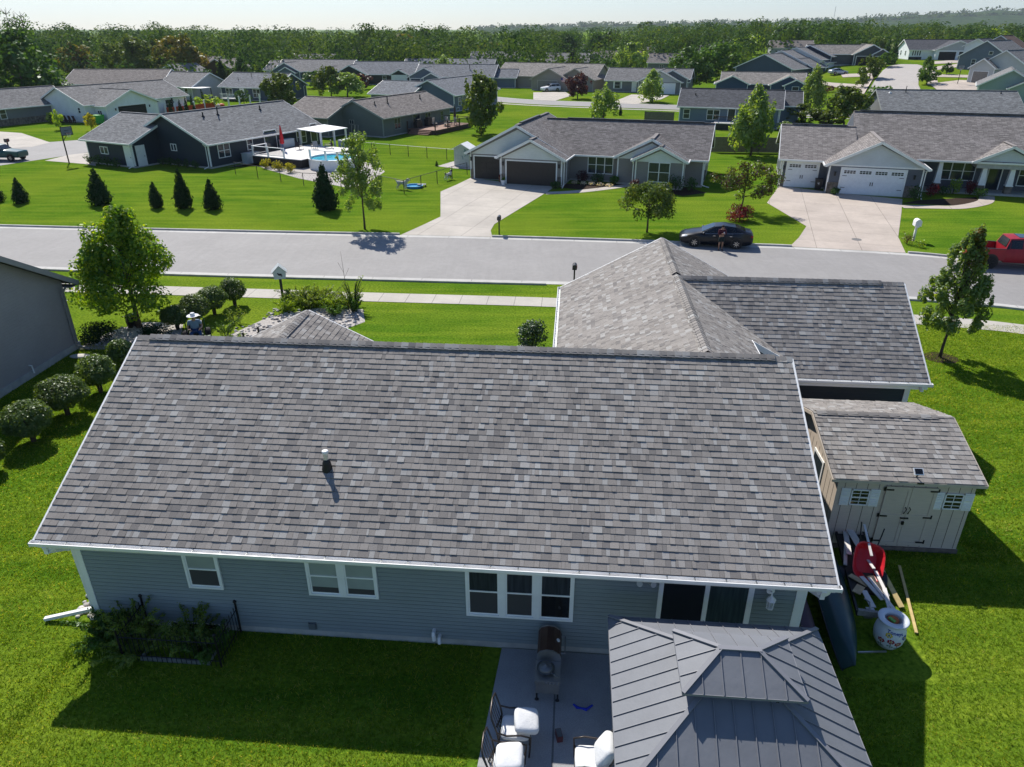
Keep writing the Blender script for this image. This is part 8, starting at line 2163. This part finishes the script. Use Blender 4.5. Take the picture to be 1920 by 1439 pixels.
# ------------------------------------------------------------------ trees of the neighbourhood
random.seed(11)
TR_ = [
 ('big_tree', 'huge dark tree at the picture edge behind the stone-footed house', 'oval', 'dark', 56, 208, 58, 108, 0), ('maple_tree', 'red-topped maple behind the long brown roof', 'oval', 'red', 154, 140, 86, 54, 1), ('maple_tree', 'smaller olive maple touching the taller reddish one', 'oval', 'olive', 214, 146, 82, 40, 2), ('maple_tree', 'tall olive maple with a reddish shoulder', 'oval', 'olive', 258, 148, 72, 62, 0), ('maple_tree', 'olive maple with a red side beside the brick house', 'oval', 'red', 341, 150, 69, 72, 2), ('maple_tree', 'dark maple behind the tall olive one', 'oval', 'olive', 288, 140, 74, 44, 1),
 ('column_tree', 'narrow dark columnar tree before the brick garage', 'column', 'conifer', 418, 152, 109, 18, 0), ('spruce', 'broad green cone tree by the brick garage', 'cone', 'green', 456, 148, 93, 42, 1), ('spruce', 'small dark pointed spruce next to the broad cone tree', 'cone', 'conifer', 484, 146, 109, 30, 2), ('ash_tree', 'pale ball-headed tree before the light grey house', 'round', 'lime', 269, 176, 136, 46, 0), ('maple_tree', 'olive round maple at the corner of the navy house', 'oval', 'olive', 530, 207, 136, 56, 1), ('spruce', 'tall dark spruce standing over the far roofs', 'cone', 'conifer', 588, 122, 77, 32, 0),
 ('maple_tree', 'olive maple beside the sunny drive', 'oval', 'olive', 622, 182, 126, 40, 2), ('ash_tree', 'pale green tree leaning to the black-green house', 'oval', 'pale', 652, 182, 138, 46, 0), ('shade_tree', 'dark round thicket tree beside the grey-blue twin gables', 'round', 'dark', 595, 166, 134, 44, 1), ('maple_tree', 'maple with rusty crown behind the black-green house', 'oval', 'red', 755, 118, 66, 66, 0), ('shade_tree', 'dark full tree to one side of the rusty maple', 'oval', 'dark', 690, 122, 58, 52, 1), ('shade_tree', 'dark full tree behind the rusty maple', 'oval', 'dark', 797, 116, 56, 42, 2), ('ash_tree', 'feathery pale tree before the rusty maple', 'round', 'pale', 735, 124, 85, 46, 1), ('maple_tree', 'olive maple of the red and olive pair', 'oval', 'olive', 852, 114, 77, 50, 1), ('maple_tree', 'red maple of the red and olive pair', 'oval', 'red', 822, 114, 82, 40, 2), ('birch_tree', 'thin pale birch before the blue-grey house', 'upright', 'pale', 834, 160, 110, 30, 0),
 ('maple_tree', 'big olive maple standing alone before the steel blue house', 'oval', 'olive', 902, 254, 144, 68, 0), ('plum_tree', 'small purple plum in the sunny verge by the van', 'round', 'plum', 680, 168, 140, 28, 0), ('ash_tree', 'yellow-green round tree behind the tan house', 'round', 'lime', 1000, 122, 86, 46, 2), ('weeping_tree', 'dark weeping tree, one of the broad pair', 'weep', 'dark', 1032, 112, 58, 44, 0), ('weeping_tree', 'greener weeping tree, one of the broad pair', 'weep', 'green', 1060, 116, 60, 50, 1), ('arborvitae', 'broad dark evergreen column by the distant drive', 'column', 'conifer', 1074, 138, 92, 34, 1), ('shade_tree', 'dark tree between the rusty ball and the white house', 'round', 'dark', 960, 104, 75, 32, 0), ('maple_tree', 'rusty ball tree far behind the thicket', 'round', 'red', 918, 108, 80, 42, 1), ('shade_tree', 'green thicket tree by the wide grey roof', 'round', 'green', 938, 132, 106, 28, 2),
 ('plum_tree', 'dark purple plum by the white sport utility vehicle', 'oval', 'plum', 1083, 186, 138, 36, 1), ('young_maple', 'light green young maple rising behind the taupe roof', 'upright', 'pale', 1131, 226, 166, 48, 1), ('arborvitae', 'tiny dark arborvitae on the lawn by the second street', 'cone', 'conifer', 1163, 217, 197, 9, 0), ('young_maple', 'slim leaning shrub beside the light green young maple', 'column', 'green', 1113, 222, 190, 10, 2), ('shade_tree', 'round dark tree at the corner of the grey double-garage house', 'round', 'green', 1135, 152, 111, 34, 0), ('maple_tree', 'shaggy olive tree behind the grey double-garage house', 'oval', 'pale', 1181, 142, 82, 46, 2), ('birch_tree', 'loose grey-green tree in front of the white double garage', 'upright', 'pale', 1223, 192, 138, 40, 2), ('shade_tree', 'tall dark tree at the edge of the distant carport', 'oval', 'green', 1115, 122, 62, 34, 1), ('shade_tree', 'dark tree behind the carport house', 'oval', 'dark', 1140, 116, 60, 30, 0), ('maple_tree', 'mixed olive tree rising behind the long roof', 'oval', 'olive', 1158, 112, 64, 32, 1),
 ('shade_tree', 'full green shade tree beside the blue house', 'oval', 'green', 1290, 168, 90, 56, 0), ('shade_tree', 'spreading green tree behind the cobalt house', 'round', 'green', 1352, 152, 82, 58, 1), ('shade_tree', 'smaller dark tree between the two green shade trees', 'round', 'dark', 1318, 142, 92, 34, 2), ('willow_tree', 'pale yellow willow above the paired row', 'round', 'lime', 1402, 104, 66, 44, 0), ('young_maple', 'pale ragged young tree before the deck of the blue house', 'upright', 'pale', 1407, 292, 172, 64, 2), ('crabapple_tree', 'pale rounded tree before the cobalt porch', 'round', 'olive', 1374, 168, 139, 44, 1), ('street_tree', 'young street tree on the verge by the cobalt house', 'upright', 'pale', 1518, 207, 132, 40, 0), ('maple_tree', 'big reddish olive maple beside the graphite roof', 'oval', 'olive', 1580, 240, 164, 62, 2), ('maple_tree', 'lower brushy tree before the big reddish olive maple', 'round', 'olive', 1552, 238, 205, 44, 1), ('young_maple', 'bright green feathery tree at the broad grey roof', 'oval', 'green', 1640, 226, 164, 62, 1), ('crabapple_tree', 'small olive tree by the white side wall of the blue house', 'round', 'olive', 1500, 236, 197, 46, 0), ('crabapple_tree', 'low pale bush tree behind the board fence', 'round', 'pale', 1470, 246, 228, 26, 2),
 ('street_tree', 'street tree on the verge of the climbing street, upper', 'oval', 'olive', 1630, 148, 106, 36, 1), ('street_tree', 'street tree on the verge of the climbing street, lower', 'oval', 'olive', 1616, 165, 138, 16, 2), ('street_tree', 'slim street tree by the turning circle driveways', 'oval', 'green', 1661, 126, 98, 24, 0), ('street_tree', 'ragged street tree between the white drive and the circle, upper', 'upright', 'green', 1737, 134, 108, 16, 1), ('street_tree', 'ragged street tree between the white drive and the circle, lower', 'round', 'green', 1737, 158, 124, 28, 0), ('street_tree', 'neat oval tree on the green patch past the circle', 'oval', 'dark', 1774, 140, 119, 14, 2), ('spruce', 'dark spruce beside the grey double-gabled house', 'cone', 'dark', 1660, 116, 72, 22, 0), ('spruce', 'second dark spruce beside the double-gabled house', 'cone', 'dark', 1674, 114, 74, 20, 1), ('shade_tree', 'large dark tree at the foot of the paired row', 'round', 'dark', 1470, 100, 45, 42, 1), ('shade_tree', 'broad domed tree above the paired row', 'round', 'green', 1526, 94, 48, 64, 2), ('shade_tree', 'olive round tree behind the double-gabled house', 'round', 'olive', 1642, 98, 70, 24, 0), ('shade_tree', 'bright yellow-green tree under the woods at the hill', 'round', 'lime', 1852, 92, 54, 44, 1),
]
for nm, lab, kind, lf, u, vb, vt, w_, var in TR_:
    big = w_ / 55
    zs = 1.9 if kind == 'upright' else (1.2 if kind == 'weep' else 1.0)
    n = 5200 if vb - vt > 70 else (2600 if vb - vt > 38 else 1300)
    tree_px(nm, lab, kind, lf, u, vb, vt, w_, var=var, n=n, size=(.062 if n > 5000 else .078 if n > 2000 else .105), K=44 if n > 5000 else 30, cr=.25 if n > 5000 else .29, zs=zs, z0=.03 if lab.startswith('huge') else .17 if kind not in ('column', 'cone') else .05)
for k, (u, v) in enumerate(((327, 212), (340, 214), (346, 206), (352, 216), (362, 206), (366, 215), (384, 204), (322, 216))):
    tree_px('arborvitae', 'slim dark arborvitae among those by the orange fence', 'cone', 'conifer', u, v, v - 36 + (k % 3) * 7, 11, var=k % 3, n=900, size=.11, z0=.04, group='slim arborvitae by the orange fence')
for u, vb, vt, w_, lf, lab in ((392, 204, 178, 26, 'lime', 'pale shrub tree at the canopy before the navy house'), (458, 196, 170, 20, 'green', 'rounded dark shrub tree at the navy house deck'), (113, 244, 206, 14, 'lime', 'thin young tree on the lawn of the white house'), (172, 246, 214, 14, 'gold', 'yellowing young tree on the lawn of the white house'), (252, 208, 190, 18, 'lime', 'pale shrub before the dark garage opening'), (97, 232, 212, 10, 'green', 'little shrub at the locker of the white house')):
    tree_px('young_tree', lab, 'round', lf, u, vb, vt, w_, var=1, n=700, size=.13, z0=.2)
bush('hedge', 'dark red-brown hedge by the street tree near the cobalt house', G(1540, 174), 9, 1.6, 'plum', 90, 900, .4, None, 'hedge', .5, d=2.5)
# woods in the distance
def woods():
    rg = np.random.default_rng(21); C, Q = [], []
    def band(u0, u1, n, d0, d1, h0, h1, hf=None):
        for _ in range(n):
            u = rg.uniform(u0, u1); d = rg.uniform(d0, d1); x = (u - 960) / F * d * 1.09; y = d
            H_ = rg.uniform(h0, h1) * (hf(u) if hf else 1); r_ = H_ * rg.uniform(.30, .48); z = gz(x, y)
            C.append((x, y, z + H_ * .5)); Q.append((r_ * .95, r_ * .95, H_ * .46))
            for k in range(8):
                t_ = rg.uniform(.2, .84); q = r_ * .8 * math.sin(math.pi * min(1, t_ * .8 + .15)) * rg.random() ** .3; a = rg.uniform(0, 6.28)
                C.append((x + q * math.cos(a), y + q * math.sin(a), z + H_ * t_)); c = r_ * rg.uniform(.3, .5); Q.append((c, c, c))
    left = lambda u: float(np.interp(u, [-200, 120, 250, 420, 560, 760, 900, 1000, 1100], [1.0, 1.0, 1.08, 1.12, 1.02, 1.06, 1.02, 1.08, .95]))
    band(-300, 1060, 170, 300, 390, 11, 15.5, left); band(-260, 1000, 130, 245, 300, 8.5, 12.5, left)
    band(990, 1480, 110, 270, 340, 7, 12); band(1000, 1700, 130, 340, 520, 9, 13)
    band(1480, 1720, 46, 300, 380, 6, 10); band(1640, 2250, 120, 330, 430, 9, 14, lambda u: float(np.interp(u, [1640, 1750, 1850, 2200], [.7, .95, 1.2, 1.35]))); band(1780, 2200, 70, 262, 330, 8, 12)
    band(-250, 560, 50, 205, 245, 4.5, 8); band(560, 1330, 64, 222, 262, 4, 8)
    def emit(C, Q, n, size):
        C, Q = np.array(C), np.array(Q)
        V, F_ = leaf_quads(C, Q, n, size, rg, .25, .85, .86, .28)
        struct(link('far_woods', fast_mesh('far_woods', V, F_, LEAF['wood'])), 'stuff')
    emit(C, Q, 230000, .8)
    C, Q = [], []
    def far_band():
        for _ in range(1100):
            u = rg.uniform(-900, 2600); d = rg.uniform(420, 1500); H_ = rg.uniform(8, 13); r_ = H_ * .6; x = (u - 960) / F * d * 1.09
            C.append((x, d, gz(x, d) + H_ * .5)); Q.append((r_, r_, H_ * .5))
    far_band(); emit(C, Q, 48000, 2.6)
woods()
for u, vt in ((20, 18), (34, 25), (47, 22)):
    p = at_end(u, 60, 205, 0); p = Vector((p.x, p.y, 0)); H_ = top_z(p, vt)
    t = thing('bare_tree', 'half-bare tall tree poking above the woods', 'tree', p, u, 'half-bare trees over the woods')
    b = MB(); rg = random.Random(u); b.tube([(0, 0, 0), (.2, 0, H_ * .6), (0, 0, H_)], [.3, .2, .04], 6)
    for k in range(14):
        z = H_ * rg.uniform(.6, .97); a = rg.uniform(0, 6.28); l = rg.uniform(.8, 2.2); b.tube([(0.1, 0, z), (l * math.cos(a), l * math.sin(a), z + l * .9)], [.07, .02], 4)
    b.obj('trunk', BARK, t); V, F_ = leaf_quads([(0, 0, H_ * .78)], [(2.2, 2.2, H_ * .2)], 260, .6, np.random.default_rng(u), .3, .6, .2); link('crown', fast_mesh('crown', V, F_, LEAF['green']), t)
t = thing('radio_mast', 'thin radio mast on the hills', 'mast', at_end(1563, 38, 3000, 0)); b = MB(); b.tube([(0, 0, 0), (0, 0, 45)], .9, 4); b.obj('mast', mat('mast_grey', (.3, .3, .3), .6), t)
t = thing('utility_pole', 'white-topped pole behind the rusty maple', 'pole', G(795, 128)); b = MB(); b.tube([(0, 0, 0), (0, 0, 8)], .13, 6); b.beam((-.6, 0, 7.6), (.6, 0, 7.6), .1, .1); b.obj('pole', mat('pole_grey', (.4, .4, .4), .7), t)

# ------------------------------------------------------------------ grass blades on the near lawns
def near_grass():
    rg = np.random.default_rng(77)
    cy, sy = math.cos(YAW), math.sin(YAW)
    def field(s0, s1, p0, p1, dens, h, wd, keep):
        n = int((s1 - s0) * (p1 - p0) * dens)
        S_, P_ = rg.uniform(s0, s1, n), rg.uniform(p0, p1, n)
        k = keep(S_, P_); S_, P_ = S_[k], P_[k]; n = len(S_)
        X, Y = S_ * cy - P_ * sy, S_ * sy + P_ * cy
        a = rg.uniform(0, 6.28, n); lean = rg.normal(0, .8, (n, 2)); hh = h * rg.uniform(.55, 1.25, n); w_ = wd * rg.uniform(.7, 1.3, n)
        V = np.zeros((n, 3, 3)); dx, dy = np.cos(a) * w_, np.sin(a) * w_
        V[:, 0] = np.stack([X - dx, Y - dy, np.full(n, -.004)], 1); V[:, 1] = np.stack([X + dx, Y + dy, np.full(n, -.004)], 1)
        V[:, 2] = np.stack([X + lean[:, 0] * hh, Y + lean[:, 1] * hh, hh], 1)
        return V.reshape(-1, 3)
    def out(S_, P_):
        k = np.ones(len(S_), bool)
        for a, b_, c, d in ((-11.62, 5.45, 12.8, 24), (-1.75, 6.2, 5, 12.8), (7.55, 11.6, 17.35, 22.1), (5, 8.8, 12.6, 17.4), (-.1, 11.9, 23.2, 32), (-37, -22.9, 17.9, 29.6), (-10.3, -7.9, 11.6, 12.9), (-12.4, -11.6, 12.8, 14.4), (-12.3, -6.9, 20, 24)):
            k &= ~((S_ > a) & (S_ < b_) & (P_ > c) & (P_ < d))
        return k
    parts = [field(-22, -11.4, 8.0, 17, 800, .065, .008, out), field(-11.8, -1.5, 7.8, 12.9, 900, .065, .008, out), field(5, 17, 7.5, 18, 800, .065, .008, out), field(-26, -11.4, 17, 30, 420, .065, .012, out), field(9, 26, 17, 36, 420, .065, .012, out)]
    V = np.concatenate(parts); Q = np.arange(len(V)).reshape(-1, 3)
    # long tufts against walls and edges
    m, nt, o_ = new_mat('grass_blade')
    g = N(nt, 'ShaderNodeNewGeometry'); tc = N(nt, 'ShaderNodeTexCoord'); n1 = noise(nt, 1.6, tc.outputs['Object'], 5, .75); n2 = noise(nt, .11, tc.outputs['Object'], 3)
    a = ramp(nt, g.outputs['Random Per Island'], [(0, (.06, .12, .006)), (.5, (.145, .245, .014)), (.85, (.24, .33, .04)), (1, (.45, .43, .16))]).outputs[0]
    c = mix(nt, a, ramp(nt, n1.outputs[0], [(.32, (.5, .62, .45)), (.5, (1, 1, 1)), (.68, (1.8, 1.5, 1.6))]).outputs[0], 1, 'MULTIPLY')
    c = mix(nt, c, ramp(nt, n2.outputs[0], [(.35, (.85, .95, .8)), (.65, (1.2, 1.1, 1.3))]).outputs[0], 1, 'MULTIPLY')
    d = N(nt, 'ShaderNodeBsdfDiffuse'); t_ = N(nt, 'ShaderNodeBsdfTranslucent'); nt.links.new(c, d.inputs[0]); nt.links.new(mix(nt, c, (1.7, 1.4, .5), 1, 'MULTIPLY'), t_.inputs[0])
    ms = N(nt, 'ShaderNodeMixShader'); ms.inputs[0].default_value = .6; nt.links.new(d.outputs[0], ms.inputs[1]); nt.links.new(t_.outputs[0], ms.inputs[2]); nt.links.new(ms.outputs[0], o_.inputs[0])
    struct(link('grass', fast_mesh('grass', V, Q, m)), 'stuff')
near_grass()

# ------------------------------------------------------------------ air
def haze(density=.00007):
    b = MB(); b.pb(-4900, 5600, -70, 7600, -8, 190)
    m, nt, out = new_mat('haze')
    v = N(nt, 'ShaderNodeVolumePrincipled'); v.inputs['Color'].default_value = (.80, .90, 1.0, 1); v.inputs['Density'].default_value = density; v.inputs['Anisotropy'].default_value = .25
    nt.links.new(v.outputs[0], out.inputs['Volume'])
    struct(b.obj('haze', m), 'stuff')
haze()
